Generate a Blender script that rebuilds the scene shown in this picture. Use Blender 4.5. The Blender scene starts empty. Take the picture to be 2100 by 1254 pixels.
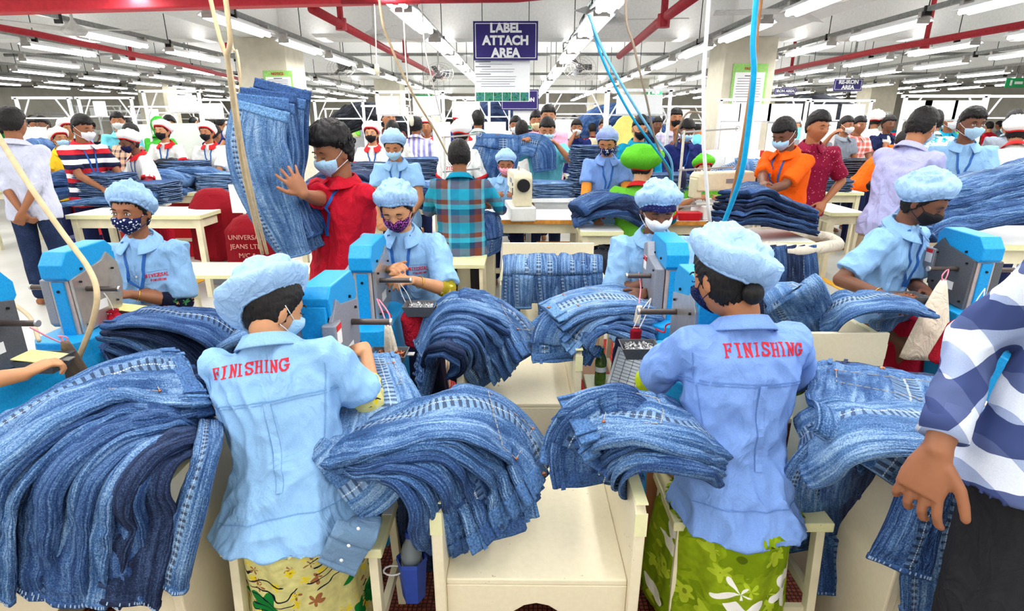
import bpy, bmesh, math, random
import numpy as np
from mathutils import Vector as V, Matrix, noise
from mathutils.bvhtree import BVHTree
random.seed(7)
PI = math.pi
C = bpy.context.scene.collection
SC = bpy.context.scene
# ------------------------------------------------------------ camera
FPX, CAMZ = 1150.0, 1.62
PITCH = math.atan((627-250)/FPX)
YAW = -0.0105
EYE = V((0, 0, CAMZ))
_F = V((math.sin(-YAW*-1)*-1*0+0, 1, 0))
CR = Matrix.Rotation(-YAW, 3, 'Z')
_fwd = CR @ V((0, math.cos(PITCH), -math.sin(PITCH)))
_up = CR @ V((0, math.sin(PITCH), math.cos(PITCH)))
_rt = CR @ V((1, 0, 0))
def ray(px, py):
    return _fwd + _rt*((px-1050)/FPX) - _up*((py-627)/FPX)
def PZ(px, py, z):
    d = ray(px, py); return EYE + d*((z-CAMZ)/d.z)
def PY(px, py, y):
    d = ray(px, py); return EYE + d*(y/d.y)
cam_d = bpy.data.cameras.new('camera'); cam = bpy.data.objects.new('camera', cam_d); C.objects.link(cam)
cam.location = EYE
cam.rotation_euler = (PI/2-PITCH, 0, -YAW)
cam_d.sensor_fit = 'HORIZONTAL'; cam_d.sensor_width = 36; cam_d.lens = 36*FPX/2100
cam_d.clip_end = 200; cam_d.clip_start = .05
SC.camera = cam
# ------------------------------------------------------------ materials
MATS = {}
class NT:
    def __init__(s, name, rough=.6, metal=0, spec=.3):
        s.m = bpy.data.materials.new(name); s.m.use_nodes = True
        s.t = s.m.node_tree; s.n = s.t.nodes; s.l = s.t.links
        s.b = s.n['Principled BSDF']
        s.b.inputs['Roughness'].default_value = rough
        s.b.inputs['Metallic'].default_value = metal
        s.b.inputs['Specular IOR Level'].default_value = spec
        s.tc = s.n.new('ShaderNodeTexCoord')
    def link(s, a, b): s.l.new(a, b)
    def mapping(s, src='Object', scale=(1,1,1), rot=(0,0,0), loc=(0,0,0)):
        m = s.n.new('ShaderNodeMapping'); s.link(s.tc.outputs[src], m.inputs[0])
        m.inputs['Scale'].default_value = scale; m.inputs['Rotation'].default_value = rot
        m.inputs['Location'].default_value = loc
        return m.outputs[0]
    def noise(s, vec, scale=10, detail=3, rough=.55, dist=0):
        n = s.n.new('ShaderNodeTexNoise'); s.link(vec, n.inputs['Vector'])
        n.inputs['Scale'].default_value = scale; n.inputs['Detail'].default_value = detail
        n.inputs['Roughness'].default_value = rough; n.inputs['Distortion'].default_value = dist
        return n.outputs['Fac']
    def vor(s, vec, scale=10, feature='F1', out='Distance', rnd=1):
        n = s.n.new('ShaderNodeTexVoronoi'); s.link(vec, n.inputs['Vector']); n.feature = feature
        n.inputs['Scale'].default_value = scale; n.inputs['Randomness'].default_value = rnd
        return n.outputs[out]
    def math(s, op, a, b=0.0, c=None, clamp=False):
        n = s.n.new('ShaderNodeMath'); n.operation = op; n.use_clamp = clamp
        for i, x in enumerate((a, b) if c is None else (a, b, c)):
            if hasattr(x, 'is_output'): s.link(x, n.inputs[i])
            else: n.inputs[i].default_value = x
        return n.outputs[0]
    def sep(s, vec):
        n = s.n.new('ShaderNodeSeparateXYZ'); s.link(vec, n.inputs[0]); return n.outputs
    def ramp(s, fac, stops, interp='LINEAR'):
        r = s.n.new('ShaderNodeValToRGB'); r.color_ramp.interpolation = interp
        el = r.color_ramp.elements
        while len(el) < len(stops): el.new(.5)
        for e, (p, c) in zip(el, stops):
            e.position = p; e.color = (*c, 1) if len(c) == 3 else c
        s.link(fac, r.inputs[0]); return r.outputs[0]
    def mix(s, fac, a, b, mode='MIX'):
        n = s.n.new('ShaderNodeMix'); n.data_type = 'RGBA'; n.blend_type = mode
        for sock, x in ((n.inputs[0], fac), (n.inputs[6], a), (n.inputs[7], b)):
            if hasattr(x, 'is_output'): s.link(x, sock)
            elif isinstance(x, (int, float)): sock.default_value = x
            else: sock.default_value = (*x, 1) if len(x) == 3 else x
        return n.outputs[2]
    def base(s, x):
        if hasattr(x, 'is_output'): s.link(x, s.b.inputs['Base Color'])
        else: s.b.inputs['Base Color'].default_value = (*x, 1)
    def bump(s, h, strength=.3, dist=.01):
        n = s.n.new('ShaderNodeBump'); s.link(h, n.inputs['Height'])
        n.inputs['Strength'].default_value = strength; n.inputs['Distance'].default_value = dist
        s.link(n.outputs[0], s.b.inputs['Normal'])
def srgb(r, g, b):
    f = lambda c: ((c/255+.055)/1.055)**2.4 if c > 10 else c/255/12.92
    return (f(r), f(g), f(b))
def plain(name, col, rough=.55, metal=0, spec=.3, speck=.06, bump=0, nscale=30):
    if name in MATS: return MATS[name]
    n = NT(name, rough, metal, spec); c = srgb(*col)
    if speck:
        f = n.noise(n.mapping(), nscale, 4)
        lo = tuple(x*(1-speck*2) for x in c); hi = tuple(min(1, x*(1+speck*2)) for x in c)
        n.base(n.ramp(f, [(.3, lo), (.7, hi)]))
        if bump: n.bump(f, bump, .004)
    else: n.base(c)
    MATS[name] = n.m; return n.m
def emit(name, col, strength):
    n = NT(name); n.base((0,0,0)); n.b.inputs['Emission Color'].default_value = (*col, 1)
    n.b.inputs['Emission Strength'].default_value = strength
    MATS[name] = n.m; return n.m
def cloth(name, col, weave=900, var=.10, bump=.35, wr=14):
    """woven cloth: fine weave speckle and soft small creases in the bump"""
    if name in MATS: return MATS[name]
    n = NT(name, .85, 0, .15); c = srgb(*col); v = n.mapping()
    f = n.noise(v, weave*.25, 2); g = n.noise(v, 12, 3)
    s_ = n.math('ADD', n.math('MULTIPLY', f, .6), n.math('MULTIPLY', g, .4))
    n.base(n.ramp(s_, [(.3, tuple(x*(1-var) for x in c)), (.7, tuple(min(1, x*(1+var)) for x in c))]))
    w = n.noise(n.mapping(scale=(1, 1, .55)), wr, 3, .5, .8)
    w2 = n.math('ABSOLUTE', n.math('SUBTRACT', w, .5))
    n.bump(n.math('ADD', n.math('MULTIPLY', w2, -1.6), n.math('MULTIPLY', f, .05)), bump, .03)
    MATS[name] = n.m; return n.m
def denim(name, base, light, dark, inseam=True):
    """denim with twill speckle, worn streaks, and puckered stitched seams laid by the garment's own UV (u around, v metres along)"""
    n = NT(name, .82, 0, .18)
    uv = n.tc.outputs['UV']; su = n.sep(uv)
    ob = n.mapping()
    sp = n.noise(ob, 260, 2, .7)
    wide = n.noise(n.mapping('Object', (1,1,1)), 7, 3, .55)
    st = n.noise(n.mapping('UV', (14, 1.3, 1)), 3.0, 3, .55, .6)
    f = n.math('ADD', n.math('MULTIPLY', sp, .42), n.math('ADD', n.math('MULTIPLY', wide, .2), n.math('MULTIPLY', st, .46)))
    col = n.ramp(f, [(.36, srgb(*dark)), (.53, srgb(*base)), (.72, srgb(*light))])
    h = n.math('MULTIPLY', sp, .12)
    for u0 in ((.22, .66) if inseam else (.22,)):
        d = n.math('ABSOLUTE', n.math('SUBTRACT', su[0], u0))
        band = n.math('LESS_THAN', d, .022)
        ph = n.math('SINE', n.math('MULTIPLY', su[1], 300.0))
        side = n.math('GREATER_THAN', n.math('ABSOLUTE', n.math('SUBTRACT', d, .012)), .0045)
        puck = n.math('MULTIPLY', band, n.math('GREATER_THAN', n.math('ADD', ph, n.math('MULTIPLY', n.math('SUBTRACT', wide, .5), 3)), .15))
        col = n.mix(n.math('MULTIPLY', band, .35), col, srgb(*light))
        col = n.mix(n.math('MULTIPLY', puck, .75), col, srgb(*dark))
        th = n.math('MULTIPLY', n.math('LESS_THAN', d, .0022), n.math('GREATER_THAN', n.math('SINE', n.math('MULTIPLY', su[1], 900.0)), -.5))
        col = n.mix(n.math('MULTIPLY', th, .8), col, srgb(205, 215, 225))
        h = n.math('ADD', h, n.math('MULTIPLY', n.math('MULTIPLY', band, ph), .12))
    n.base(col); w = n.noise(n.mapping('UV', (7, 5, 1)), 2.2, 3, .5, 1.2)
    h = n.math('ADD', h, n.math('MULTIPLY', n.math('ABSOLUTE', n.math('SUBTRACT', w, .5)), -1.5))
    n.bump(h, .7, .022)
    MATS[name] = n.m; return n.m
M_DEN = [denim('denim_mid_blue', (58,96,148), (156,190,222), (12,26,60)),
         denim('denim_light_blue', (84,124,174), (176,206,232), (26,48,92)),
         denim('denim_deep_blue', (42,72,122), (112,148,190), (14,26,58)),
         denim('denim_indigo', (26,40,72), (74,96,136), (8,12,28)),
         denim('denim_black', (26,28,34), (80,86,98), (6,7,10))]
M_DENB = [plain('waistband_denim_%d'%i, c, .8, speck=.3, nscale=160, bump=.5) for i, c in enumerate([(70,108,158),(96,138,184),(48,80,130),(30,44,78),(28,30,36)])]
M_THREAD = plain('pale_thread', (196,208,222), .7)
M_HEMS = plain('hem_thread_blue', (150,176,206), .8)
M_STITCH = plain('ochre_stitch', (168,160,150), .8)
M_INSIDE = plain('denim_inside', (128,146,168), .9, speck=.2, nscale=200)
CREAM = plain('cream_paint', (228,220,188), .4, speck=.05, nscale=9, bump=.15)
def worn_paint(name, col, dirt, amt=.62):
    n = NT(name, .38, 0, .4); v = n.mapping()
    f = n.noise(v, 5, 5, .7); g = n.noise(v, 60, 3, .6)
    k = n.math('MULTIPLY', f, g)
    c = n.ramp(g, [(.3, srgb(*[x-7 for x in col])), (.7, srgb(*col))])
    c = n.mix(n.ramp(k, [(amt*.62, (0,0,0)), (amt*.72, (1,1,1))]), c, srgb(*dirt))
    n.base(c); n.bump(g, .12, .003); MATS[name] = n.m; return n.m
BOXP = worn_paint('cream_box_paint', (233,223,193), (150,120,80))
EDGEP = worn_paint('yellowed_edge_paint', (228,226,178), (150,140,96), .64)
BLUE = plain('machine_blue', (22,150,214), .42, speck=.07, nscale=120, bump=.12)
GREYM = plain('machine_grey', (146,148,156), .42, .25, speck=.06, nscale=160, bump=.1)
DKGREY = plain('machine_dark_grey', (92,94,98), .45, .2, speck=.08, nscale=160, bump=.1)
STEEL = plain('brushed_steel', (190,186,182), .3, .75, speck=.05)
BLACKM = plain('black_metal', (34,32,34), .4, .3)
RODM = plain('spool_rod', (84,74,70), .4, .4)
WHITEP = plain('white_paint', (232,234,234), .4, speck=.02)
REDP = plain('red_paint', (196,26,38), .45, speck=.08, nscale=40)
REDPIPE = plain('red_pipe_paint', (165,38,48), .5, speck=.1)
GALV = plain('galvanised_channel', (140,142,140), .45, .35, speck=.12)
PAPER = plain('paper', (238,240,240), .8, speck=.01)
INK = plain('printed_ink', (70,76,84), .8, speck=0)
RUBBER = plain('black_rubber', (22,22,24), .6)
SKINS = [plain('skin_%d'%i, c, .5, spec=.35, speck=.035, nscale=26) for i, c in enumerate([(196,140,100),(172,114,78),(146,94,64),(112,72,52),(206,156,118)])]
HAIR = None
def hair_mat():
    n = NT('black_hair', .5, 0, .25); f = n.noise(n.mapping(scale=(1,1,.25)), 160, 3, .7)
    n.base(n.ramp(f, [(.35, srgb(5,5,6)), (.75, srgb(36,32,32))])); n.bump(f, .6, .006); MATS['black_hair'] = n.m; return n.m
HAIR = hair_mat()
EYEW = plain('eye_white', (232,228,224), .3, speck=0); EYEB = plain('eye_brown', (34,20,14), .2, speck=0)
# ------------------------------------------------------------ mesh building
class MB:
    def __init__(s): s.v, s.f, s.uv, s.mi, s.cur = [], [], [], [], 0
    def add(s, vs, fs, uvs=None):
        o = len(s.v); s.v += [tuple(p) for p in vs]
        for i, f in enumerate(fs):
            s.f.append(tuple(k+o for k in f)); s.mi.append(s.cur)
            s.uv.append(uvs[i] if uvs else None)
        return s
    def box(s, c, d, R=None):
        c = V(c); hx, hy, hz = d[0]/2, d[1]/2, d[2]/2
        vs = [V((x, y, z)) for x in (-hx, hx) for y in (-hy, hy) for z in (-hz, hz)]
        vs = [c + (R @ p if R else p) for p in vs]
        return s.add(vs, [(0,1,3,2),(4,6,7,5),(0,4,5,1),(2,3,7,6),(0,2,6,4),(1,5,7,3)])
    def prism(s, pts, a, b, axis='x'):
        """pts: 2D polygon, counter-clockwise; extruded a..b along the axis ('x': pts are (y,z); 'y': (x,z); 'z': (x,y))"""
        n = len(pts)
        f = {'x': lambda p, t: (t, p[0], p[1]), 'y': lambda p, t: (p[0], t, p[1]), 'z': lambda p, t: (p[0], p[1], t)}[axis]
        vs = [f(p, a) for p in pts] + [f(p, b) for p in pts]
        fs = [tuple(range(n))[::-1], tuple(range(n, 2*n))] + [(i, (i+1)%n, n+(i+1)%n, n+i) for i in range(n)]
        return s.add(vs, fs)
    def bar(s, p, q, w, h=None, up=(0,0,1)):
        p, q = V(p), V(q); d = (q-p); L = d.length; d.normalize(); u = V(up)
        if abs(d.dot(u)) > .95: u = V((1,0,0))
        x = d.cross(u).normalized(); z = x.cross(d)
        R = Matrix((x, d, z)).transposed()
        return s.box((p+q)/2, (w, L, h or w), R)
    def tube(s, path, r, n=10, cap=True, closed=False):
        path = [V(p) for p in path]; m = len(path); rs = r if hasattr(r, '__len__') else [r]*m
        vs = []; prev = None
        for i, p in enumerate(path):
            t = (path[min(i+1, m-1)]-path[max(i-1, 0)])
            if t.length < 1e-9: t = V((0,0,1))
            t.normalize()
            if prev is None:
                a = t.orthogonal().normalized()
            else:
                a = prev - t*prev.dot(t)
                a = a.normalized() if a.length > 1e-6 else t.orthogonal().normalized()
            prev = a; b = t.cross(a)
            for k in range(n):
                an = 2*PI*k/n; vs.append(p + (a*math.cos(an)+b*math.sin(an))*rs[i])
        fs = [(i*n+k, i*n+(k+1)%n, (i+1)*n+(k+1)%n, (i+1)*n+k) for i in range(m-1) for k in range(n)]
        if cap: fs += [tuple(range(n))[::-1], tuple(range((m-1)*n, m*n))]
        return s.add(vs, fs)
    def cyl(s, p, q, r, n=14, r2=None): return s.tube([p, q], [r, r if r2 is None else r2], n)
    def lathe(s, c, prof, n=20, R=None):
        c = V(c); vs = []
        for r, z in prof:
            for k in range(n):
                p = V((r*math.cos(2*PI*k/n), r*math.sin(2*PI*k/n), z)); vs.append(c+(R @ p if R else p))
        m = len(prof)
        fs = [(i*n+k, i*n+(k+1)%n, (i+1)*n+(k+1)%n, (i+1)*n+k) for i in range(m-1) for k in range(n)]
        fs += [tuple(range(n))[::-1], tuple(range((m-1)*n, m*n))]
        return s.add(vs, fs)
    def loft(s, rings, cap=True, uvs=None):
        n = len(rings[0]); m = len(rings); vs = [p for r in rings for p in r]
        fs, us = [], []
        for i in range(m-1):
            for k in range(n):
                fs.append((i*n+k, i*n+(k+1)%n, (i+1)*n+(k+1)%n, (i+1)*n+k))
                if uvs: us.append([(k/n, uvs[i]), ((k+1)/n, uvs[i]), ((k+1)/n, uvs[i+1]), (k/n, uvs[i+1])])
        if cap:
            fs += [tuple(range(n))[::-1], tuple(range((m-1)*n, m*n))]
            if uvs: us += [[(.5, uvs[0])]*n, [(.5, uvs[-1])]*n]
        return s.add(vs, fs, us if uvs else None)
    def ell(s, c, r, R=None, nu=16, nv=10):
        c = V(c); vs = []
        for j in range(1, nv):
            ph = PI*j/nv
            for k in range(nu):
                a = 2*PI*k/nu
                p = V((r[0]*math.sin(ph)*math.cos(a), r[1]*math.sin(ph)*math.sin(a), -r[2]*math.cos(ph)))
                vs.append(c+(R @ p if R else p))
        top = len(vs)
        for z in (-1, 1):
            p = V((0, 0, r[2]*z)); vs.append(c+(R @ p if R else p))
        fs = [(j*nu+k, j*nu+(k+1)%nu, (j+1)*nu+(k+1)%nu, (j+1)*nu+k) for j in range(nv-2) for k in range(nu)]
        fs += [((k+1)%nu, k, top) for k in range(nu)] + [((nv-2)*nu+k, (nv-2)*nu+(k+1)%nu, top+1) for k in range(nu)]
        return s.add(vs, fs)
    def chain(s, pts, rs, n=12):
        """a limb: tapering round tube with a ball at each joint"""
        for i in range(len(pts)-1): s.tube([pts[i], pts[i+1]], [rs[i], rs[i+1]], n)
        for p, r in zip(pts, rs): s.ell(p, (r, r, r), nu=n, nv=8)
        return s
    def shift(s, loc):
        s.v = [tuple(V(p)-V(loc)) for p in s.v]; return s
    def mesh(s, name, mats, smooth=False):
        me = bpy.data.meshes.new(name); me.from_pydata(s.v, [], s.f)
        for m in mats: me.materials.append(m)
        if len(mats) > 1: me.polygons.foreach_set('material_index', s.mi)
        if any(u is not None for u in s.uv):
            lay = me.uv_layers.new(name='UVMap'); flat = []
            for f, u in zip(s.f, s.uv):
                for k in range(len(f)): flat += list(u[k]) if u else [0., 0.]
            lay.data.foreach_set('uv', flat)
        if smooth: me.shade_smooth()
        me.update(); return me
    def build(s, name, mats, parent=None, loc=None, smooth=False, bevel=0, label=None, cat=None, group=None, kind=None):
        if not isinstance(mats, (list, tuple)): mats = [mats]
        if loc is not None: s.shift(loc)
        o = bpy.data.objects.new(name, s.mesh(name, mats, smooth)); C.objects.link(o)
        if loc is not None and parent is None: o.location = loc
        if parent is not None: o.parent = parent
        if bevel:
            b = o.modifiers.new('bevel', 'BEVEL'); b.width = bevel; b.segments = 2; b.limit_method = 'ANGLE'; b.angle_limit = .6
        tag(o, label, cat, group, kind); return o
def tag(o, label=None, cat=None, group=None, kind=None):
    for k, v in (('label', label), ('category', cat), ('group', group), ('kind', kind)):
        if v: o[k] = v
    return o
def empty(name, loc=(0,0,0), label=None, cat=None, group=None, rz=0):
    o = bpy.data.objects.new(name, None); C.objects.link(o); o.location = loc; o.rotation_euler = (0,0,rz)
    o.empty_display_size = .05
    return tag(o, label, cat, group)
def copy_tree(o, parent=None, label=None):
    c = o.copy(); C.objects.link(c); c.parent = parent
    if label: c['label'] = label
    for ch in list(o.children): copy_tree(ch, c)
    return c
def place(o, loc, rz=0, sc=None, label=None, group=None, rot=None):
    o.location = loc; o.rotation_euler = rot or (0, 0, rz)
    if sc: o.scale = (sc,)*3 if not hasattr(sc, '__len__') else sc
    if label: o['label'] = label
    if group: o['group'] = group
    return o
ORD = ['first','second','third','fourth','fifth','sixth','seventh','eighth','ninth','tenth','eleventh','twelfth','thirteenth','fourteenth','fifteenth','sixteenth','seventeenth','eighteenth','nineteenth','twentieth','twenty-first','twenty-second','twenty-third','twenty-fourth','twenty-fifth']
def smoothpath(pts, n=40):
    """Catmull-Rom through the points"""
    P = [V(p) for p in pts]
    if len(P) < 3: return [P[0].lerp(P[-1], i/(n-1)) for i in range(n)]
    P = [P[0]*2-P[1]] + P + [P[-1]*2-P[-2]]
    out = []; m = len(P)-3
    for i in range(n):
        t = i/(n-1)*m; k = min(int(t), m-1); t -= k
        a, b, c, d = P[k:k+4]
        out.append(.5*((2*b)+(c-a)*t+(2*a-5*b+4*c-d)*t*t+(3*b-a-3*c+d)*t**3))
    # even spacing
    L = [0]
    for i in range(1, n): L.append(L[-1]+(out[i]-out[i-1]).length)
    res = []; j = 0
    for i in range(n):
        s_ = L[-1]*i/(n-1)
        while j < n-2 and L[j+1] < s_: j += 1
        sg = L[j+1]-L[j]
        res.append(out[j].lerp(out[j+1], (s_-L[j])/sg if sg > 1e-9 else 0))
    return res
def remesh(mb, voxel, smooth=4, name='tmp', fac=.5):
    """fuse overlapping closed shells into one continuous surface; returns a mesh"""
    me = mb.mesh(name, []); o = bpy.data.objects.new(name, me); C.objects.link(o)
    r = o.modifiers.new('r', 'REMESH'); r.mode = 'VOXEL'; r.voxel_size = voxel; r.adaptivity = 0
    if smooth:
        s = o.modifiers.new('s', 'SMOOTH'); s.factor = fac; s.iterations = smooth
    dg = bpy.context.evaluated_depsgraph_get(); dg.update()
    out = bpy.data.meshes.new_from_object(o.evaluated_get(dg))
    bpy.data.objects.remove(o); bpy.data.meshes.remove(me)
    out.shade_smooth(); return out
def obj_from(me, name, mats, parent=None):
    me.name = name; me.materials.clear()
    for m in (mats if isinstance(mats, (list, tuple)) else [mats]): me.materials.append(m)
    o = bpy.data.objects.new(name, me); C.objects.link(o); o.parent = parent; return o
# ------------------------------------------------------------ lettering
_S = {  # slab letters on a 0..1 x 0..1.4 grid: strokes (x1,y1,x2,y2), thick
 'F': [(.2,0,.2,1.4),(.05,1.4,.9,1.4),(.2,.72,.7,.72),(.02,0,.42,0),(.9,1.4,.9,1.12),(.7,.9,.7,.55)],
 'I': [(.5,0,.5,1.4),(.25,0,.75,0),(.25,1.4,.75,1.4)],
 'N': [(.2,0,.2,1.4),(.2,1.4,.82,0),(.82,0,.82,1.4),(.04,0,.38,0),(.04,1.4,.3,1.4),(.66,1.4,1,1.4)],
 'H': [(.2,0,.2,1.4),(.8,0,.8,1.4),(.2,.72,.8,.72),(.03,0,.38,0),(.03,1.4,.38,1.4),(.62,0,.97,0),(.62,1.4,.97,1.4)],
 'E': [(.2,0,.2,1.4),(.05,1.4,.85,1.4),(.05,0,.9,0),(.2,.72,.7,.72),(.85,1.4,.85,1.15),(.9,0,.9,.25)],
 'U': [(.2,.35,.2,1.4),(.82,.35,.82,1.4),(.2,.35,.35,0),(.35,0,.67,0),(.67,0,.82,.35),(.04,1.4,.38,1.4),(.66,1.4,1,1.4)],
 'V': [(.15,1.4,.5,0),(.5,0,.85,1.4),(0,1.4,.3,1.4),(.7,1.4,1,1.4)],
 'R': [(.2,0,.2,1.4),(.05,1.4,.7,1.4),(.7,1.4,.85,1.1),(.85,1.1,.7,.72),(.7,.72,.2,.72),(.55,.72,.88,0),(.03,0,.38,0),(.8,0,1,0)],
 'A': [(.15,0,.5,1.4),(.5,1.4,.85,0),(.28,.5,.72,.5),(0,0,.32,0),(.68,0,1,0)],
 'L': [(.2,0,.2,1.4),(.04,1.4,.38,1.4),(.04,0,.85,0),(.85,0,.85,.35)],
 'T': [(.5,0,.5,1.4),(.08,1.4,.92,1.4),(.3,0,.7,0),(.08,1.4,.08,1.1),(.92,1.4,.92,1.1)],
 'S': [(.85,1.1,.7,1.36),(.7,1.36,.35,1.38),(.35,1.38,.15,1.1),(.15,1.1,.25,.85),(.25,.85,.75,.6),(.75,.6,.87,.3),(.87,.3,.65,.02),(.65,.02,.3,.02),(.3,.02,.13,.3),(.85,1.4,.85,1.05),(.13,0,.13,.38)],
 'G': [(.85,1.05,.65,1.37),(.65,1.37,.35,1.37),(.35,1.37,.12,1.0),(.12,1.0,.12,.4),(.12,.4,.35,.02),(.35,.02,.65,.02),(.65,.02,.85,.25),(.85,.25,.85,.62),(.6,.62,.98,.62),(.85,1.4,.85,1.0)],
 'M': [(.15,0,.15,1.4),(.15,1.4,.5,.5),(.5,.5,.85,1.4),(.85,1.4,.85,0),(0,0,.3,0),(.7,0,1,0)],
 'C': [(.85,1.1,.6,1.38),(.6,1.38,.3,1.3),(.3,1.3,.12,.9),(.12,.9,.12,.5),(.12,.5,.3,.1),(.3,.1,.6,.02),(.6,.02,.87,.25)],
 '/': [(.2,0,.8,1.4)], 'P': [(.2,0,.2,1.4),(.05,1.4,.7,1.4),(.7,1.4,.85,1.05),(.85,1.05,.7,.7),(.7,.7,.2,.7),(.03,0,.4,0)],
 'O': [(.12,.4,.12,1),(.12,1,.35,1.38),(.35,1.38,.65,1.38),(.65,1.38,.88,1),(.88,1,.88,.4),(.88,.4,.65,.02),(.65,.02,.35,.02),(.35,.02,.12,.4)],
 'Y': [(.1,1.4,.5,.7),(.9,1.4,.5,.7),(.5,.7,.5,0),(.3,0,.7,0)], '&': [(.9,0,.3,1.1),(.3,1.1,.5,1.4),(.5,1.4,.65,1.1),(.65,1.1,.15,.4),(.15,.4,.4,0),(.4,0,.9,.5)],
 'D': [(.2,0,.2,1.4),(.05,1.4,.6,1.4),(.6,1.4,.88,1.0),(.88,1.0,.88,.4),(.88,.4,.6,0),(.6,0,.05,0)],
}
def slab_quads(text, h, thick=.2, gap=.28):
    """2D quads (lists of 4 points) of slab lettering, height h, centred on 0"""
    k = h/1.4; q = []; x0 = 0
    W = len(text)*(1+gap)-gap
    for i, ch in enumerate(text):
        for j, (x1, y1, x2, y2) in enumerate(_S.get(ch, [])):
            d = V((x2-x1, y2-y1)); L = d.length
            if L < 1e-6: continue
            d /= L; vert = abs(d.y) > .5
            t = thick/2 if vert or ch in 'SGRC' else thick*.3
            nrm = V((-d.y, d.x))*t; a = V((x1, y1))-d*t*.6; b = V((x2, y2))+d*t*.6
            n = max(1, int((b-a).length/.25))
            for s_ in range(n):
                aa = a.lerp(b, s_/n); bb = a.lerp(b, (s_+1)/n)
                q.append([(V((x0, 0))+p-V((W/2, .7)))*k for p in (aa-nrm, bb-nrm, bb+nrm, aa+nrm)])
        x0 += 1+gap
    return q
def font_mesh(text, size, name='lettering', extrude=.002, bold=.0, align='CENTER'):
    cu = bpy.data.curves.new('t', 'FONT'); cu.body = text; cu.size = size; cu.extrude = extrude
    cu.align_x = align; cu.align_y = 'CENTER'; cu.offset = bold; cu.resolution_u = 3
    o = bpy.data.objects.new('t', cu); C.objects.link(o)
    dg = bpy.context.evaluated_depsgraph_get(); dg.update()
    me = bpy.data.meshes.new_from_object(o.evaluated_get(dg)); bpy.data.objects.remove(o); bpy.data.curves.remove(cu)
    me.name = name; return me
def text_obj(text, size, loc, R, mat, parent, name='lettering', bold=0, ext=.0015, align='CENTER'):
    me = font_mesh(text, size, name, ext, bold, align); me.materials.clear(); me.materials.append(mat)
    me.transform(Matrix.Translation(V(loc)) @ R.to_4x4())
    o = bpy.data.objects.new(name, me); C.objects.link(o); o.parent = parent; return o
# ------------------------------------------------------------ room
X0, X1, Y0, Y1, ZC = -17., 17., -7., 31., 3.45
def floor_mat():
    n = NT('hall_floor', .35, 0, .4); v = n.mapping()
    f = n.noise(v, 1.3, 4); g = n.noise(v, 30, 3)
    n.base(n.mix(n.math('MULTIPLY', g, .3), n.ramp(f, [(.3, srgb(176,176,170)), (.7, srgb(206,206,200))]), srgb(180,176,166)))
    n.bump(g, .05, .003); return n.m
def mat_mat(name, a, b):
    n = NT(name, .7, 0, .2); v = n.mapping(scale=(1,1,1))
    d = n.vor(v, 62, 'DISTANCE_TO_EDGE', rnd=.12)
    n.base(n.ramp(d, [(.08, srgb(*a)), (.22, srgb(*b))])); n.bump(d, .8, .01); return n.m
MB().box(((X0+X1)/2, (Y0+Y1)/2, -.05), (X1-X0, Y1-Y0, .1)).build('floor', floor_mat(), kind='structure')
ceil_m = plain('ceiling_paint', (232,233,234), .8, speck=.03, nscale=60)
MB().box(((X0+X1)/2, (Y0+Y1)/2, ZC+.1), (X1-X0, Y1-Y0, .2)).build('ceiling', ceil_m, kind='structure')
wall_m = plain('wall_paint', (206,202,190), .8, speck=.04, nscale=3)
for nm, c, d in (('wall_left', (X0-.1, (Y0+Y1)/2, ZC/2), (.2, Y1-Y0, ZC)), ('wall_right', (X1+.1, (Y0+Y1)/2, ZC/2), (.2, Y1-Y0, ZC)),
                 ('wall_back', ((X0+X1)/2, Y1+.1, ZC/2), (X1-X0, .2, ZC)), ('wall_front', ((X0+X1)/2, Y0-.1, ZC/2), (X1-X0, .2, ZC))):
    MB().box(c, d).build(nm, wall_m, kind='structure')
# beams under the slab and pillars
beam_m = plain('beam_paint', (226,226,222), .75, speck=.03)
PX = [-10.6, -3.75, 3.35, 10.4]; PYS = [9.2, 17.5, 25.5]; BZ = 2.78
for i, x in enumerate(PX):
    MB().box((x, 12, (BZ+ZC)/2), (.5, 38, ZC-BZ)).build('beam_%d'%(i+1), beam_m, kind='structure')
for i, y in enumerate([1.2]+PYS):
    b = MB()
    xs = [X0]+PX+[X1]
    for a, c in zip(xs[:-1], xs[1:]):
        a2 = a+(.25 if a != X0 else 0); c2 = c-(.25 if c != X1 else 0)
        b.box(((a2+c2)/2, y+1.0*0, (BZ+.0+ZC)/2), (c2-a2, .4, ZC-BZ))
    if i: b.build('beam_%d'%(i+5), beam_m, kind='structure')
pil_m = plain('pillar_paint', (206,200,180), .7, speck=.04, nscale=8)
red_band = plain('pillar_red_band', (206,38,34), .5)
k = 0
for yi, y in enumerate(PYS):
    for x in PX:
        k += 1
        b = MB(); b.box((x, y, BZ/2), (.74, .74, BZ-.002)); b.cur = 1
        b.box((x, y, .95), (.75, .75, .52))
        b.build('pillar_%d'%k, [pil_m, red_band if x > 0 else plain('pillar_cream', (214,208,188), .7)], kind='structure', bevel=.01)
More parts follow.
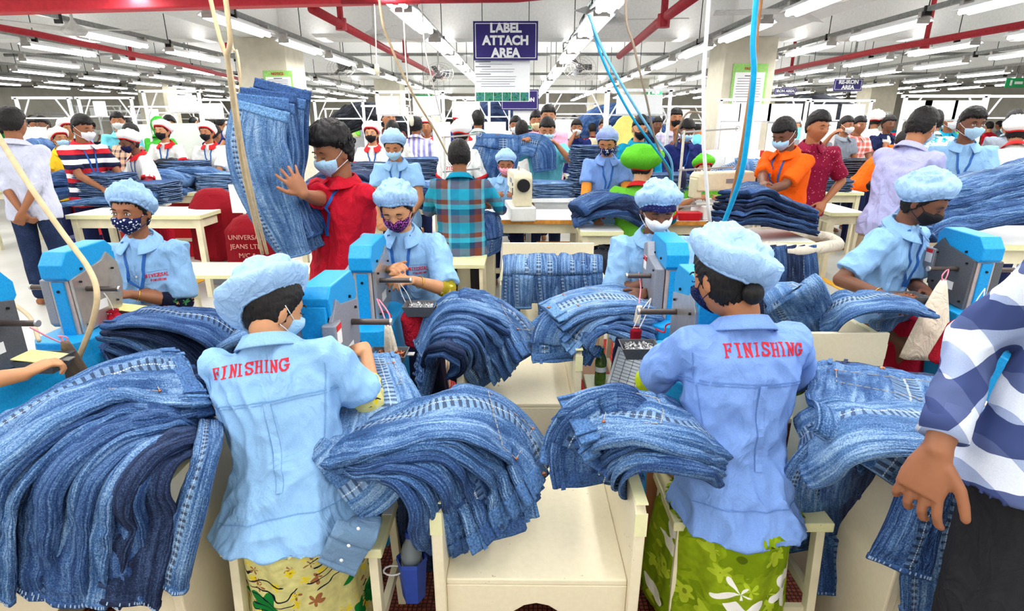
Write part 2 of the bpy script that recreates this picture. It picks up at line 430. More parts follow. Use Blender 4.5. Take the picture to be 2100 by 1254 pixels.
# notices on the two nearest pillars
def notice(x, y, z, w, h, lab, head):
    root = empty('pillar_notice', (x, y, z), lab, 'notice')
    MB().box((0, 0, 0), (w, .012, h)).build('board', plain('notice_green', (150,205,110), .5), root)
    MB().box((0, -.009, -.03), (w*.86, .006, h*.82)).build('sheet', PAPER, root)
    text_obj(head, .05, (0, -.014, h*.43), Matrix.Rotation(PI/2, 3, 'X'), plain('notice_red_ink', (190,40,50), .6, speck=0), root, bold=.001)
    lb = MB()
    for j in range(20):
        if j in (0, 9): lb.box((0, -.0135, h*.33-j*h*.036), (w*.3, .002, .012)); continue
        lb.box((random.uniform(-.01, .0), -.0135, h*.33-j*h*.036), (w*random.uniform(.66, .78), .002, .006))
    lb.build('printed_lines', INK, root)
notice(3.36, 8.815, 1.93, .5, .98, 'green-edged printed notice hung on the thick pillar right of the hanging sign', 'PACIFIC')
notice(-3.52, 8.815, 2.02, .42, .62, 'green-edged notice on the pillar behind the man carrying jeans', 'NOTICE')
# red ribbed mats on the floor of the aisle
m_red = mat_mat('red_mesh_mat', (120,26,24), (206,66,58)); m_brown = mat_mat('brown_mesh_mat', (60,24,20), (150,78,60))
MB().box((.0, 1.75, .006), (4.6, 2.1, .012)).build('floor_mat', m_brown, label='brown rubber mesh mat under the stools of the nearest row', cat='mat')
MB().box((.35, 3.45, .006), (1.6, 1.25, .012)).build('floor_mat', m_red, label='red rubber mesh mat between the second and third cream boxes', cat='mat')
MB().box((2.55, 4.35, .006), (2.2, 1.3, .012)).build('floor_mat', mat_mat('rust_mesh_mat', (110,40,26), (176,84,58)), label='rust brown mesh mat behind the masked woman in black mask', cat='mat')
yl = plain('yellow_floor_paint', (232,170,40), .5)
for i, (x, y, w, d) in enumerate([(3.3, 6.0, .08, 3.2), (-3.4, 6.2, .08, 3.0)]):
    MB().box((x, y, .003), (w, d, .006)).build('floor_line', yl, label=['yellow painted line on the floor behind the orange-shirted man', 'yellow painted line on the floor by the red machine covers'][i], cat='floor marking')
# ------------------------------------------------------------ lights
TUBE = emit('tube_glow', (1., .985, .96), 9)
REFL = plain('white_reflector', (240,242,244), .25, speck=0, spec=.5)
def make_lamp():
    r = empty('hanging_tube_lamp', (0,0,0), 'x', 'lamp', 'fluorescent tube lamps hung in rows')
    MB().prism([(-.085, .012), (-.05, .045), (.05, .045), (.085, .012), (.078, .010), (.044, .036), (-.044, .036), (-.078, .010)][::-1], -.62, .62, 'y').build('reflector', REFL, r)
    for sx in (-.025, .025):
        MB().cyl((sx*1.3, -.6, -.002), (sx*1.3, .6, -.002), .019, 8).build('tube', TUBE, r)
    for sy in (-.6, .6):
        MB().box((0, sy, .055), (.07, .05, .06)).box((0, sy*1.005, .015), (.1, .02, .05)).build('end_holder', STEEL, r)
    return r
RZ = 2.55
ROWS = [-13.6, -11.8, -10.0, -8.3, -6.5, -4.7, -2.9, -1.02, .74, 2.4, 4.1, 5.8, 7.5, 9.3, 11.1, 12.9]
lamp0 = make_lamp(); first = True
ROWN = {x: n for x, n in zip(ROWS, ['farthest left row', 'second row from the left wall', 'third row from the left wall', 'fourth row from the left wall', 'fifth row from the left wall', 'sixth row from the left wall', 'row over the man carrying jeans', 'row just left of the hanging sign', 'row just right of the hanging sign', 'second row right of the sign', 'third row right of the sign', 'fourth row right of the sign', 'fifth row right of the sign', 'sixth row right of the sign', 'seventh row right of the sign', 'farthest right row'])}
for ri, x in enumerate(ROWS):
    dzr = random.uniform(-.03, .05)
    step = 1.48 if abs(x) < 1.5 else 1.75
    y = 4.6+random.uniform(0, .6); j = 0
    zr = RZ+dzr
    nr = int((27-y)/step)
    while y < 26.5:
        if not (abs(x) > 6 and y < 4.9+abs(x)*.25):
            o = lamp0 if first else copy_tree(lamp0); first = False
            place(o, (x, y, zr), random.uniform(-.012, .012), sc=((1.55 if abs(x) < 1.2 else 1.3), 1, 1.15), label='%s fluorescent tube lamp in the %s' % (ORD[min(j, 24)], ROWN[x]))
            j += 1
        y += step*(1+random.uniform(-.02, .02)) + (0 if random.random() > .08 else .5)
    # channel above the row with hangers up to the slab
    b = MB(); b.box((x, 15.2, zr+.115), (.05, 23, .045))
    o = b.build('lamp_rail', GALV, loc=(x, 4, zr), label='grey metal channel carrying the %s of lamps' % ROWN[x], cat='rail', group='lamp channels')
    hb = MB(); yy = 4.4
    while yy < 26:
        hb.cyl((x, yy, zr+.13), (x, yy, ZC), .006, 5)
        if random.random() < .55: hb.box((x, yy, zr+.1), (.07, .03, .09))
        yy += 1.9
    hb.shift((x, 4, zr)).build('hanger_rod', BLACKM, o)
# light of each row's tubes as long narrow area lamps, plus added upward fill
def area(x, y, z, sx, sy, power):
    L = bpy.data.lights.new('row_or_fill_light', 'AREA'); L.shape = 'RECTANGLE'; L.size = sx; L.size_y = sy; L.energy = power
    L.color = (1, .985, .965)
    o = bpy.data.objects.new('row_or_fill_light', L); C.objects.link(o); o.location = (x, y, z); return o
for x in ROWS[3:13]:
    for (ya, yb) in ((-4.5, -.5), (.2, 4.0), (4.6, 11), (11.5, 19), (19.5, 26)):
        area(x, (ya+yb)/2, RZ-.03, .12, yb-ya, 12*(yb-ya))
        if ya > 4: area(x, (ya+yb)/2, RZ+.22, .12, yb-ya, 2.2*(yb-ya)).rotation_euler = (PI, 0, 0)  # added upward fill above the rails to brighten the ceiling, no fixture of its own
SC.world = bpy.data.worlds.new('world'); SC.world.use_nodes = True
SC.world.node_tree.nodes['Background'].inputs[0].default_value = (.8, .85, .9, 1)
SC.world.node_tree.nodes['Background'].inputs[1].default_value = .3
SC.view_settings.view_transform = 'Standard'; SC.view_settings.look = 'None'; SC.view_settings.gamma = 1
SC.view_settings.exposure = 0.12
SC.cycles.max_bounces = 5; SC.cycles.diffuse_bounces = 3; SC.cycles.glossy_bounces = 2; SC.cycles.transmission_bounces = 4
SC.cycles.use_adaptive_sampling = True; SC.cycles.adaptive_threshold = .03
SC.cycles.caustics_reflective = False; SC.cycles.caustics_refractive = False
# ------------------------------------------------------------ pipes, fans
def pipe(pts, r, label, mat=REDPIPE, hang=(), n=12):
    b = MB(); b.tube(pts, r, n)
    o = b.build('hanging_sprinkler_pipe', mat, loc=V(pts[0]), label=label, cat='pipe', smooth=True)
    for t in hang:
        p = V(pts[0]).lerp(V(pts[-1]), t)
        MB().cyl(p, (p.x, p.y, ZC), r*.75, 8).cyl(p+V((0,0,-r*1.3)), p+V((0,0,r*1.3)), r*1.35, 10).shift(pts[0]).build('drop_pipe', mat, o)
    return o
pipe([PY(-60, 46, 6.2), PY(75, 70, 6.6), PY(372, 132, 9.5), PY(560, 180, 16)], .035, 'long red sprinkler pipe crossing over the striped-shirt man', hang=(0.02, .3, .7))
pipe([PY(640, 18, 5.2), PY(800, 105, 8), PY(905, 160, 13)], .04, 'red pipe slanting down behind the lamps left of the sign', hang=(.1, .5))
pipe([PY(2160, 40, 6.2), PY(1800, 104, 8.5), PY(1480, 170, 15)], .04, 'long red sprinkler pipe over the masked men at the right', hang=(.2, .6))
pipe([PY(1440, -20, 4.6), PY(1352, 45, 6.3), PY(1270, 115, 9)], .045, 'red pipe slanting above the blue air hose', hang=(.3,))
g = MB(); g.bar(PY(-120, 12, 4.6), PY(860, -12, 5.2), .14, .13)
g.build('crane_beam', plain('red_crane_beam', (206,52,64), .5, speck=.06), loc=PY(0, 12, 4.8), bevel=.01, label='thick red steel girder across the ceiling over the left half', cat='girder')
for j_, (y_, z_) in enumerate(((14.6, 2.72), (12.2, 2.9), (18.8, 2.68))): pipe([(X0+.3, y_, z_), (X1-.3, y_, z_)], .03, ['dark grey pipe running across the hall above the sign', 'thin grey conduit crossing the hall nearest', 'grey pipe crossing the hall farthest away'][j_], GALV, hang=(.12,.3,.5,.7,.88))
pipe([PY(700, 2, 4.9), PY(1060, -2, 4.9), PY(1180, -14, 4.9)], .025, 'thin red pipe running level above the hanging sign')
for i, (px, py, y) in enumerate([(250, 108, 8.2), (1400, 172, 14), (1062, 133, 15.5), (400, 173, 14)]):
    pass
fan_m = plain('fan_enamel', (206,206,200), .4)
for i, (px, py, y, lab) in enumerate([(152, 62, 6.3, 'ceiling fan hanging above the men at far left'), (768, 72, 7.2, 'ceiling fan left of the hanging sign'), (1262, 40, 6.4, 'ceiling fan right of the hanging sign'), (1640, 22, 5.6, 'ceiling fan nearest the right side lamps')]):
    c = PY(px, py, y); r = empty('ceiling_fan', c, lab, 'fan')
    MB().lathe((0,0,0), [(.0,-.05),(.09,-.045),(.12,-.01),(.1,.03),(.04,.06),(.015,.1),(.012,ZC-c.z)], 18).build('motor', fan_m, r, smooth=True)
    for k2 in range(3):
        a = k2*2*PI/3+i
        MB().box((.42, 0, 0), (.62, .12, .008), Matrix.Rotation(.18, 3, 'X')).build('blade', fan_m, r).rotation_euler = (0, 0, a)
for i, (px, py, y, lab) in enumerate([(899, 152, 10.5, 'round caged wall fan hanging left of the sign'), (1188, 138, 9.5, 'round caged fan hanging under the lamps right of the sign'), (700, 138, 11, 'round caged fan by the pillar left of the aisle')]):
    c = PY(px, py, y); r = empty('cage_fan', c, lab, 'fan')
    R = Matrix.Rotation(.9, 3, 'X')
    cg = MB()
    for rr in (.08, .14, .2, .26):
        cg.tube([R @ V((rr*math.cos(t*PI/12), rr*math.sin(t*PI/12), .05*(1-rr/.26))) for t in range(25)], .004, 5, False)
    for t in range(18): cg.tube([R @ V((0,0,.05)), R @ V((.26*math.cos(t*PI/9), .26*math.sin(t*PI/9), 0))], .0025, 4)
    cg.build('cage', STEEL, r)
    for k2 in range(3):
        MB().box(R @ V((.11*math.cos(k2*2.09), .11*math.sin(k2*2.09), .0)), (.17, .09, .006), R @ Matrix.Rotation(k2*2.09, 3, 'Z') @ Matrix.Rotation(.35, 3, 'X')).build('blade', DKGREY, r)
    MB().lathe((0,0,0), [(.01,-.06),(.06,-.05),(.06,.03),(.02,.05)], 14, R).build('motor', DKGREY, r, smooth=True)
    MB().cyl((0, .03, .05), (0, .03, ZC-c.z), .012, 8).build('rod', STEEL, r)
# hanging signs
def sign(px, py, w, h, y, txt, lab, size, navy=(44,34,104)):
    c = PY(px, py, y); r = empty('hanging_sign', c, lab, 'sign')
    MB().box((0,0,0), (w, .02, h)).build('board', plain('sign_navy', navy, .45, speck=.03), r)
    fr = MB(); t = .012; i_ = .022
    for s_ in (-1, 1):
        fr.box((0, -.0115, s_*(h/2-i_)), (w-2*i_, .003, t*.5)); fr.box((s_*(w/2-i_), -.0115, 0), (t*.5, .003, h-2*i_))
    fr.build('border_line', WHITEP, r)
    for j, tx in enumerate(txt):
        text_obj(tx, size, (0, -.0125, (len(txt)/2-.5-j)*size*.98), Matrix.Rotation(PI/2, 3, 'X'), WHITEP, r, bold=size*.045)
    for s_ in (-1, 1): MB().cyl((s_*w*.36, 0, h/2), (s_*w*.36, 0, ZC-c.z), .004, 5).build('hanging_wire', BLACKM, r)
    return r
sign(1037, 84, .66, .365, 6.3, ['LABEL', 'ATTACH', 'AREA'], 'navy hanging sign reading label attach area', .118)
sign(1066, 205, .62, .32, 9.8, ['INSPECTION'], 'navy hanging sign mostly hidden behind the white poster', .085)
sign(1739, 174, .56, .22, 12.0, ['RE-IRON', 'AREA'], 'small navy hanging sign reading re-iron area', .1)
sign(1610, 187, .52, .16, 15.0, ['IRON AREA'], 'small navy hanging sign reading iron area, farther away', .085)
c = PY(1030, 160, 6.34); r = empty('hanging_poster', c, 'white printed poster with a strip of photos hanging below the navy sign', 'poster')
MB().box((0,0,0), (.58, .008, .47)).build('sheet', PAPER, r)
lb = MB()
for j in range(13):
    if j in (0, 2, 4, 7): lb.box((-.2, -.0055, .205-j*.024), (.16, .002, .009))
    else: lb.box((-.06+random.uniform(-.02,.02), -.0055, .205-j*.024), (random.uniform(.3,.44), .002, .004))
lb.build('printed_lines', plain('pale_ink', (120,126,134), .8, speck=0), r)
n = NT('poster_photos', .6); v = n.mapping(); nf = n.noise(v, 28, 3)
n.base(n.ramp(nf, [(.35, srgb(10,70,52)), (.5, srgb(60,150,110)), (.62, srgb(40,80,130)), (.75, srgb(225,235,240))]))
for j in range(6): MB().box((-.235+j*.094, -.006, -.185), (.086, .003, .085)).build('photo', n.m, r)
for s_ in (-1, 1): MB().cyl((s_*.2, 0, .235), (s_*.2, 0, .3), .003, 5).build('hanging_wire', BLACKM, r)
c = PY(1088, 240, 9.85); r = empty('hanging_poster', c, 'second white poster farther down the aisle behind the first', 'poster')
MB().box((0,0,0), (.58, .008, .4)).build('sheet', PAPER, r)
for j in range(5): MB().box((-.22+j*.1, -.006, -.16), (.08, .003, .06)).build('photo', n.m, r)
MB().box((0, -.006, .13), (.05, .003, .05)).build('emblem', plain('sign_navy', (44,34,104)), r)
for i, (px, py, y, w) in enumerate([(870, 202, 11, .3), (1340, 190, 17, .5), (1221, 231, 14, .2), (1993+90, 170, 12, .4)]):
    c = PY(px, py, y); r = empty('exit_sign', c, ['small green exit sign on a pillar left of the aisle', 'dark green running man sign high beyond the pillar', 'tiny green sign on the white pillar past the aisle', 'green and white sign at the far right'][i], 'sign')
    MB().box((0,0,0), (w, .02, w*.45)).build('board', plain('exit_green', (20,150,84), .5), r)
    MB().box((w*.12, -.012, 0), (w*.4, .003, w*.12)).box((-w*.25, -.012, 0), (w*.1, .003, w*.25)).build('symbol', WHITEP, r)
    MB().cyl((0, 0, w*.22), (0, 0, ZC-c.z), .004, 5).build('hanging_rod', BLACKM, r)
# ------------------------------------------------------------ people
UP = V((0,0,1))
def rot_axis(v, ax, a): return Matrix.Rotation(a, 3, ax) @ v
def G(x, m, s): return math.exp(-((x-m)/s)**2)
def headpt(d, grow=0., face=True):
    """point of the head surface in direction d (x person's right, y forward, z up), centre of the skull at 0"""
    x, y, z = d
    p = V((x*(.072+grow), y*(.094+grow), z*(.116+grow)))
    if p.z < 0:
        t = min(1, -p.z/.116)
        p.x *= 1-.30*t*t
        if y > 0: p.y *= 1-.10*t*t
        else: p.y *= 1-.22*t
    if y < 0 and z > 0: p.y *= 1.04
    if y > 0:
        p.y *= .97
        if face:
            X, Z = p.x, p.z; w = min(1, y*2.2)
            e = G(abs(X), .030, .015)*G(Z, .006, .013)
            dy = (.021*G(X, 0, .0105)*(G(Z, -.022, .013)+.55*G(Z, -.004, .016)) + .005*G(X, 0, .05)*G(Z, .028, .010)
                  - .0085*e + .006*G(abs(X), .040, .016)*G(Z, -.022, .016)
                  + .0075*G(X, 0, .021)*(G(Z, -.052, .006)+G(Z, -.066, .006)) + .009*G(X, 0, .02)*G(Z, -.094, .014)
                  + .004*G(abs(X), .0125, .007)*G(Z, -.030, .008))
            p.y += dy*w
    return p
def sph(nu, nv, fn):
    """closed sphere-like shell: fn(dir, az, el) -> point"""
    vs = []
    for j in range(1, nv):
        th = PI*j/nv
        for k in range(nu):
            a = 2*PI*k/nu
            d = V((math.sin(th)*math.sin(a), math.sin(th)*math.cos(a), -math.cos(th)))
            vs.append(fn(d))
    top = len(vs); vs += [fn(V((0,0,-1))), fn(V((0,0,1)))]
    fs = [(j*nu+(k+1)%nu, j*nu+k, (j+1)*nu+k, (j+1)*nu+(k+1)%nu) for j in range(nv-2) for k in range(nu)]
    fs += [(k, (k+1)%nu, top) for k in range(nu)] + [((nv-2)*nu+(k+1)%nu, (nv-2)*nu+k, top+1) for k in range(nu)]
    return vs, fs
def xf(M, vs): return [M @ V(p) for p in vs]
def sm(a, b, x):
    t = max(0, min(1, (x-a)/(b-a))); return t*t*(3-2*t)
def hairline(d, sex):
    """height (z of the skull) above which hair grows in direction d"""
    y = d.y
    if sex == 'm': return .052*sm(-.15, .5, y) - .052*(1-sm(-.55, .05, y)) + .004
    return .058*sm(.1, .75, y) - .072*(1-sm(-.35, .3, y)) + .003
def hand(mb, W, d, n, side, curl=.6, spread=.1, s=1., fist=0, thumb=.8):
    """palm and five fingers: W wrist, d direction of the fingers, n back-of-hand normal, side +1 thumb on d x n side"""
    d = V(d).normalized(); n = (V(n)-d*V(n).dot(d)).normalized(); l = d.cross(n)*side  # l points to the thumb
    L = .085*s
    rings = []
    for t, w, h in ((-.1, .024, .019), (.1, .028, .019), (.4, .037, .017), (.75, .041, .015), (1.0, .040, .012)):
        c = W+d*L*t
        rings.append([c+l*(math.cos(a)*w*s)+n*(math.sin(a)*h*s) for a in [2*PI*k/14 for k in range(14)]])
    mb.loft(rings)
    for i, (off, ln, r) in enumerate(((.031, .073, .0088), (.0105, .080, .0090), (-.0105, .075, .0086), (-.030, .060, .0078))):
        b = W+d*L*.96+l*off*s
        c0 = curl*(1+.12*i)
        dd = (d+l*(spread*(1.5-i)*.6)).normalized()
        pts = [b-dd*.012*s]; cur = dd; p = b
        ax = n.cross(dd).normalized()
        for k, f in enumerate((.42, .33, .25)):
            cur = rot_axis(cur, ax, c0*(.55 if k == 0 else .8))
            p2 = p+cur*ln*f*s; pts.append(p2.copy()); p = p2
        mb.chain(pts, [r*s*1.02, r*s, r*s*.93, r*s*.82], 9)
    b = W+d*L*.28+l*.026*s
    cur = (d*.75+l*thumb-n*.25*curl).normalized(); ax = l.cross(d)
    p1 = b+cur*.036*s; cur2 = (cur*.85+d*.45-l*.12*curl-n*.2*curl).normalized(); p2 = p1+cur2*.028*s; p3 = p2+(cur2*.9+d*.2).normalized()*.022*s
    mb.chain([b, p1, p2, p3], [.0125*s, .0105*s, .0098*s, .0085*s], 9)
def ik(S, W, a, b, pole):
    """elbow of a two-bone arm from shoulder S to wrist W; if W is out of reach it is pulled in"""
    d = W-S; L = d.length
    if L > (a+b)*.985: W = S+d*((a+b)*.985/L); d = W-S; L = d.length
    d.normalize(); x = (a*a-b*b+L*L)/(2*L); h = math.sqrt(max(0, a*a-x*x))
    pl = V(pole); pl = (pl-d*pl.dot(d)).normalized()
    return S+d*x+pl*h, W
def wrinkle(me, amp, freq, seed=0, stretch=(1,1,.55), mask=None, folds=()):
    """push a cloth mesh along its normals in soft creases"""
    n = len(me.vertices); nr = [v.normal.copy() for v in me.vertices]
    for i, v in enumerate(me.vertices):
        p = v.co
        q = V((p.x*stretch[0]*freq+seed, p.y*stretch[1]*freq+seed*.7, p.z*stretch[2]*freq))
        w = noise.noise(q*1.0+V((0,0,noise.noise(q*.6)*1.6)))
        a = (1-abs(w)*2.4)
        w2 = noise.noise(q*2.3+V((5,1,2))); b = 1-abs(w2)*2.4
        k = mask(p) if mask else 1
        v.co = p+nr[i]*(amp*k*(a*.8+b*.35-.5))
    me.update()
def strip_on(bvh, pts, width, out, up_hint, lift=.0015, thick=.0015):
    """a ribbon laid on a surface: pts (3D), each snapped to the surface, as a thin closed band"""
    c = []; nn = []
    for p in pts:
        loc, nrm, _, _ = bvh.find_nearest(V(p))
        if loc is None: continue
        c.append(loc+nrm*lift); nn.append(nrm)
    m = len(c)
    if m < 2: return
    vs = []
    for i in range(m):
        t = (c[min(i+1, m-1)]-c[max(i-1, 0)]).normalized(); s_ = t.cross(nn[i]).normalized()*width/2
        a, b = c[i]-s_, c[i]+s_
        vs += [a, b, b+nn[i]*thick, a+nn[i]*thick]
    fs = [(i*4+k, i*4+(k+1)%4, (i+1)*4+(k+1)%4, (i+1)*4+k) for i in range(m-1) for k in range(4)]
    fs += [(0,1,2,3), ((m-1)*4+3, (m-1)*4+2, (m-1)*4+1, (m-1)*4)]
    out.add(vs, fs)
CAPC = cloth('cap_light_blue', (160,196,236), bump=.45, wr=26)
CAPW = cloth('cap_white', (238,238,236), bump=.3); CAPG = cloth('cap_green', (96,190,44), bump=.4)
REDC = cloth('red_cloth_band', (206,40,44))
SHIRT_B = cloth('uniform_light_blue', (142,186,230), bump=.6, wr=9)
SHIRT_B2 = cloth('uniform_periwinkle_blue', (122,158,222), bump=.6, wr=9)
SURG = cloth('surgical_mask_blue', (168,208,236), bump=.3, wr=30)
LANY = plain('lanyard_blue', (36,96,176), .6)
BADGE = plain('badge_plastic', (236,234,236), .3)
def dotted(name, bg, fg, scale, thr=.3):
    n = NT(name, .8, 0, .15); v = n.mapping(); d = n.vor(v, scale)
    n.base(n.ramp(d, [(thr, srgb(*fg)), (thr+.05, srgb(*bg))])); MATS[name] = n.m; return n.m
MASKN = dotted('mask_navy_floral', (22,30,78), (220,226,240), 70)
MASKP = dotted('mask_purple_floral', (40,16,50), (190,90,190), 150, .38)
MASKK = plain('mask_black', (22,22,26), .8); MASKW = plain('mask_white', (228,230,232), .8)
MASKD = dotted('mask_dark_navy', (18,24,62), (70,80,130), 200, .25)
MASKPK = dotted('mask_pink', (232,140,160), (250,220,226), 90)
def person(name, label, pelvis, face=90, H=1.62, lean=8, side=0, hd=(0,0,0), LH=None, RH=None, sex='f', seated=True, voxel=.006,
           shirt=None, sleeve=.62, sleeve_inner=None, bottom=None, skirt=False, head=None, cap=None, capcol=None, mask=None, skin=0,
           lany=False, group=None, cat='person', pole=None, poleL=None, poleR=None, curl=.7, curlR=None, nL=None, nR=None, dL=None, dR=None, hair=True, bun=False,
           legs=None, eyes='down', seed=1, wr=.006, shvox=None, capkw=None, collar=None, longt=False, turn=0, text=None, hem=-.13, fat=1., belt=False, cuffs=None, spread=.1, noarms=False, hair_h=1., badge=None, open_neck=False, hoff=(0,0,0), armk=1., hemw=1., skback=0., earmask=True, hood=False):
    s = H/1.62; P = V(pelvis); random.seed(seed*31+5)
    fa = math.radians(face); f = V((math.cos(fa), math.sin(fa), 0)); r = V((f.y, -f.x, 0))
    ln = math.radians(lean); sd = math.radians(side)
    u = (UP*math.cos(ln)+f*math.sin(ln)); u = (u*math.cos(sd)+r*math.sin(sd)).normalized()
    tr = math.radians(turn); r2 = (r*math.cos(tr)-f*math.sin(tr)); f2 = u.cross(r2).normalized(); r2 = f2.cross(u).normalized()
    wdt = (1.0 if sex == 'f' else 1.12)*s*fat
    N = P+u*.49*s
    SL = N-u*.068*s-r2*.160*wdt; SR = N-u*.068*s+r2*.160*wdt
    # head frame
    yaw, pit, rol = [math.radians(a) for a in hd]
    hf = (f2*.75+f*.25); hf = V((hf.x, hf.y, 0)).normalized()
    hf = Matrix.Rotation(yaw, 3, 'Z') @ hf
    hr = V((hf.y, -hf.x, 0)); Rp = Matrix.Rotation(pit, 3, hr)
    hfw = Rp @ hf; hup = Rp @ UP
    Rr = Matrix.Rotation(rol, 3, hfw); hup = Rr @ hup; hr = Rr @ hr
    nk = N+u*.03*s
    hc = nk+(u*.35+hup*.65).normalized()*.125*s+hfw*.02*s
    hc = hc+r2*hoff[0]+f2*hoff[1]+u*hoff[2]
    HM = Matrix.Translation(hc) @ Matrix((hr, hfw, hup)).transposed().to_4x4() @ Matrix.Scale(s*(1.03 if sex == 'f' else 1.07), 4)
    root = empty(name, (P.x, P.y, 0), label, cat, group)
    off = V((P.x, P.y, 0))
    # ---- body: one continuous surface
    b = MB()
    if voxel <= .008:
        vs, fs = sph(56, 48, lambda d: headpt(d)); b.add(xf(HM, vs), fs)
        for sx in (-1, 1):
            er = Matrix.Rotation(.25*sx, 3, 'Z') @ Matrix.Rotation(-.15, 3, 'X')
            m = MB(); m.ell((sx*.076, -.006, -.004), (.009, .018, .031), er, 12, 8); b.add(xf(HM, m.v), m.f)
    else:
        vs, fs = sph(20, 16, lambda d: headpt(d)); b.add(xf(HM, vs), fs)
        for sx in (-1, 1):
            m = MB(); m.ell((sx*.075, -.006, -.004), (.012, .018, .031), None, 8, 6); b.add(xf(HM, m.v), m.f)
    b.chain([N-u*.07*s, nk+u*.02*s, HM @ V((0, -.022, -.055))], [.062*s, (.050 if sex == 'f' else .058)*s, (.05 if sex == 'f' else .056)*s], 14)
    b.chain([P+u*.0, P+u*.2*s, P+u*.34*s], [.10*s, .088*s, .085*s], 14)
    b.chain([SL, N-u*.085*s, SR], [.042*s, .055*s, .042*s], 10)
    ua, fo = .275*s*armk, .245*s*armk; arms = {}
    for sg, S, T, cu, nn, dd, pp in ((-1, SL, LH, curl, nL, dL, poleL), (1, SR, RH, curlR if curlR is not None else curl, nR, dR, poleR)):
        if T is None: T = P+r2*sg*.27*wdt+UP*.0-UP*.02+f*.06
        T = V(T)
        E, W = ik(S, T, ua, fo, pp or pole or (r2*sg*.75-UP*.8-f*.35))
        arms[sg] = (S, E, W)
        if noarms and noarms == sg: continue
        b.chain([S, S.lerp(E, .5), E], [.050*wdt, .044*s, .037*s], 12)
        b.chain([E, E.lerp(W, .3), W], [.038*s, .037*s, .0235*s], 12)
        fd = V(dd) if dd else (W-E).normalized()*.8+f*.2-UP*.12
        nrm = V(nn) if nn else (UP*.8+r2*sg*.5)
        hand(b, W, fd, nrm, -sg*1, cu, spread, s*(.95 if sex == 'f' else 1.05))
    legp = None
    if legs == 'stand' or (legs is None and not seated):
        legp = [[P+r*sg*.09*s, P+r*sg*.11*s+f*(.03 if sg > 0 else 0)+UP*(.47*s-P.z), V((P.x, P.y, .07))+r*sg*.12*s] for sg in (-1, 1)]
    elif legs is None and seated:
        kz = min(P.z-.02, .52*s)
        legp = [[P+r*sg*.09*s+UP*.02, V((P.x, P.y, kz))+f*(.28 if skirt else .40)*s+r*sg*.12*s, V((P.x, P.y, .07))+f*(.27 if skirt else .36)*s+r*sg*.12*s] for sg in (-1, 1)]
    if legp:
        for L in legp:
            b.chain(L, [.082*s, .055*s, .036*s], 12)
            b.loft([[V((0,0,0))+L[2]+f*t+r*math.cos(a)*w+UP*(math.sin(a)*h-.03) for a in [2*PI*k/10 for k in range(10)]] for t, w, h in ((-.06,.025,.03),(.0,.036,.038),(.1,.042,.028),(.17,.03,.016))])
    b.shift(off)
    bo = obj_from(remesh(b, voxel, 3 if voxel <= .008 else 2, fac=.42), 'body', SKINS[skin], root)
    # ---- shirt
    if shirt is None: shirt = SHIRT_B
    sb = MB()
    def ring(c, a, bb, uu=None, nseg=26, ff=None, rr=None):
        ff = ff or f2; rr = rr or r2
        return [c+rr*(math.copysign(abs(math.cos(t))**.85, math.cos(t))*a)+ff*(math.copysign(abs(math.sin(t))**.9, math.sin(t))*bb) for t in [2*PI*k/nseg for k in range(nseg)]]
    wf = wdt
    prof = [(hem, (.178*wf+(.035 if seated else 0))*hemw, .135*s+(.03 if seated else .0)), (-.03, .182*wf*(1+(hemw-1)*.5), .142*s), (.10, .160*wf, .120*s), (.22, .166*wf, .118*s), (.33, .182*wf, .118*s), (.395, .182*wf, .104*s), (.44, .152*wf, .084*s), (.478, .090*wf, .070*s), (.51, .060*s, .060*s)]
    rings = []
    for h, a, bb in prof:
        k = h
        base = P+u*h*s if h > 0 else P+(UP*.75+u*.25)*h*s
        if k < .15: rings.append(ring(base+f2*.012-f*skback*(.42 if h < -.05 else .36 if h < 0 else .14), a, bb+skback*(.28 if h < -.05 else .22 if h < 0 else .08), rr=r, ff=f))
        else: rings.append(ring(base, a, bb))
    hemr = rings[0]
    inner = [p.lerp(sum(hemr, V())/len(hemr), .12) for p in hemr]
    inner2 = [p+UP*.03 for p in [q.lerp(sum(hemr, V())/len(hemr), .16) for q in hemr]]
    sb.loft([inner2, inner]+rings)
    for sg, (S, E, W) in arms.items():
        if noarms and noarms == sg: continue
        path = [S-r2*sg*.06-u*.01, S, S.lerp(E, .5), E, W]
        if sleeve <= 1.0:
            tip = S.lerp(E, sleeve); pts = [S-r2*sg*.07-u*.015, S-r2*sg*.0+u*.004, S.lerp(E, sleeve*.5), tip]; rs = [.075*s, .073*s, .068*s, .070*s]
        else:
            tip = E.lerp(W, sleeve-1); pts = [S-r2*sg*.07-u*.015, S, S.lerp(E, .5), E, tip]; rs = [.070*s, .066*s, .056*s, .048*s, .038*s]
        dirn = (pts[-1]-pts[-2]).normalized()
        back = tip-dirn*.035
        sb.tube(pts+[tip+dirn*.001, back], rs+[rs[-1]*.86, rs[-1]*.8], 18)
        sb.ell(S-r2*sg*.010-u*.008, (.070*s,)*3, nu=16, nv=10)
        if sleeve_inner:
            mt, to = sleeve_inner
            te = S.lerp(E, to) if to <= 1 else E.lerp(W, to-1)
            q = MB()
            if to <= 1: q.tube([S.lerp(E, sleeve*.7), S.lerp(E, sleeve), te], [.05*s, .053*s, .052*s], 16)
            else: q.chain([S.lerp(E, sleeve*.8), E, te], [.05*s, .048*s, .043*s], 16)
            me = remesh(q.shift(off), .007, 2); wrinkle(me, .003, 22, seed)
            obj_from(me, 'inner_sleeve', mt, root)
        if cuffs:
            q = MB(); dd = (E-S).normalized()
            q.tube([tip-dd*.028, tip+dd*.003], [rs[-1]*1.03, rs[-1]*1.05], 20)
            q.shift(off).build('sleeve_band', cuffs, root, smooth=True)
    sb.shift(off)
    sv = shvox or (.0065 if voxel <= .006 else .010 if voxel <= .009 else .016)
    sme = remesh(sb, sv, 5, fac=.5)
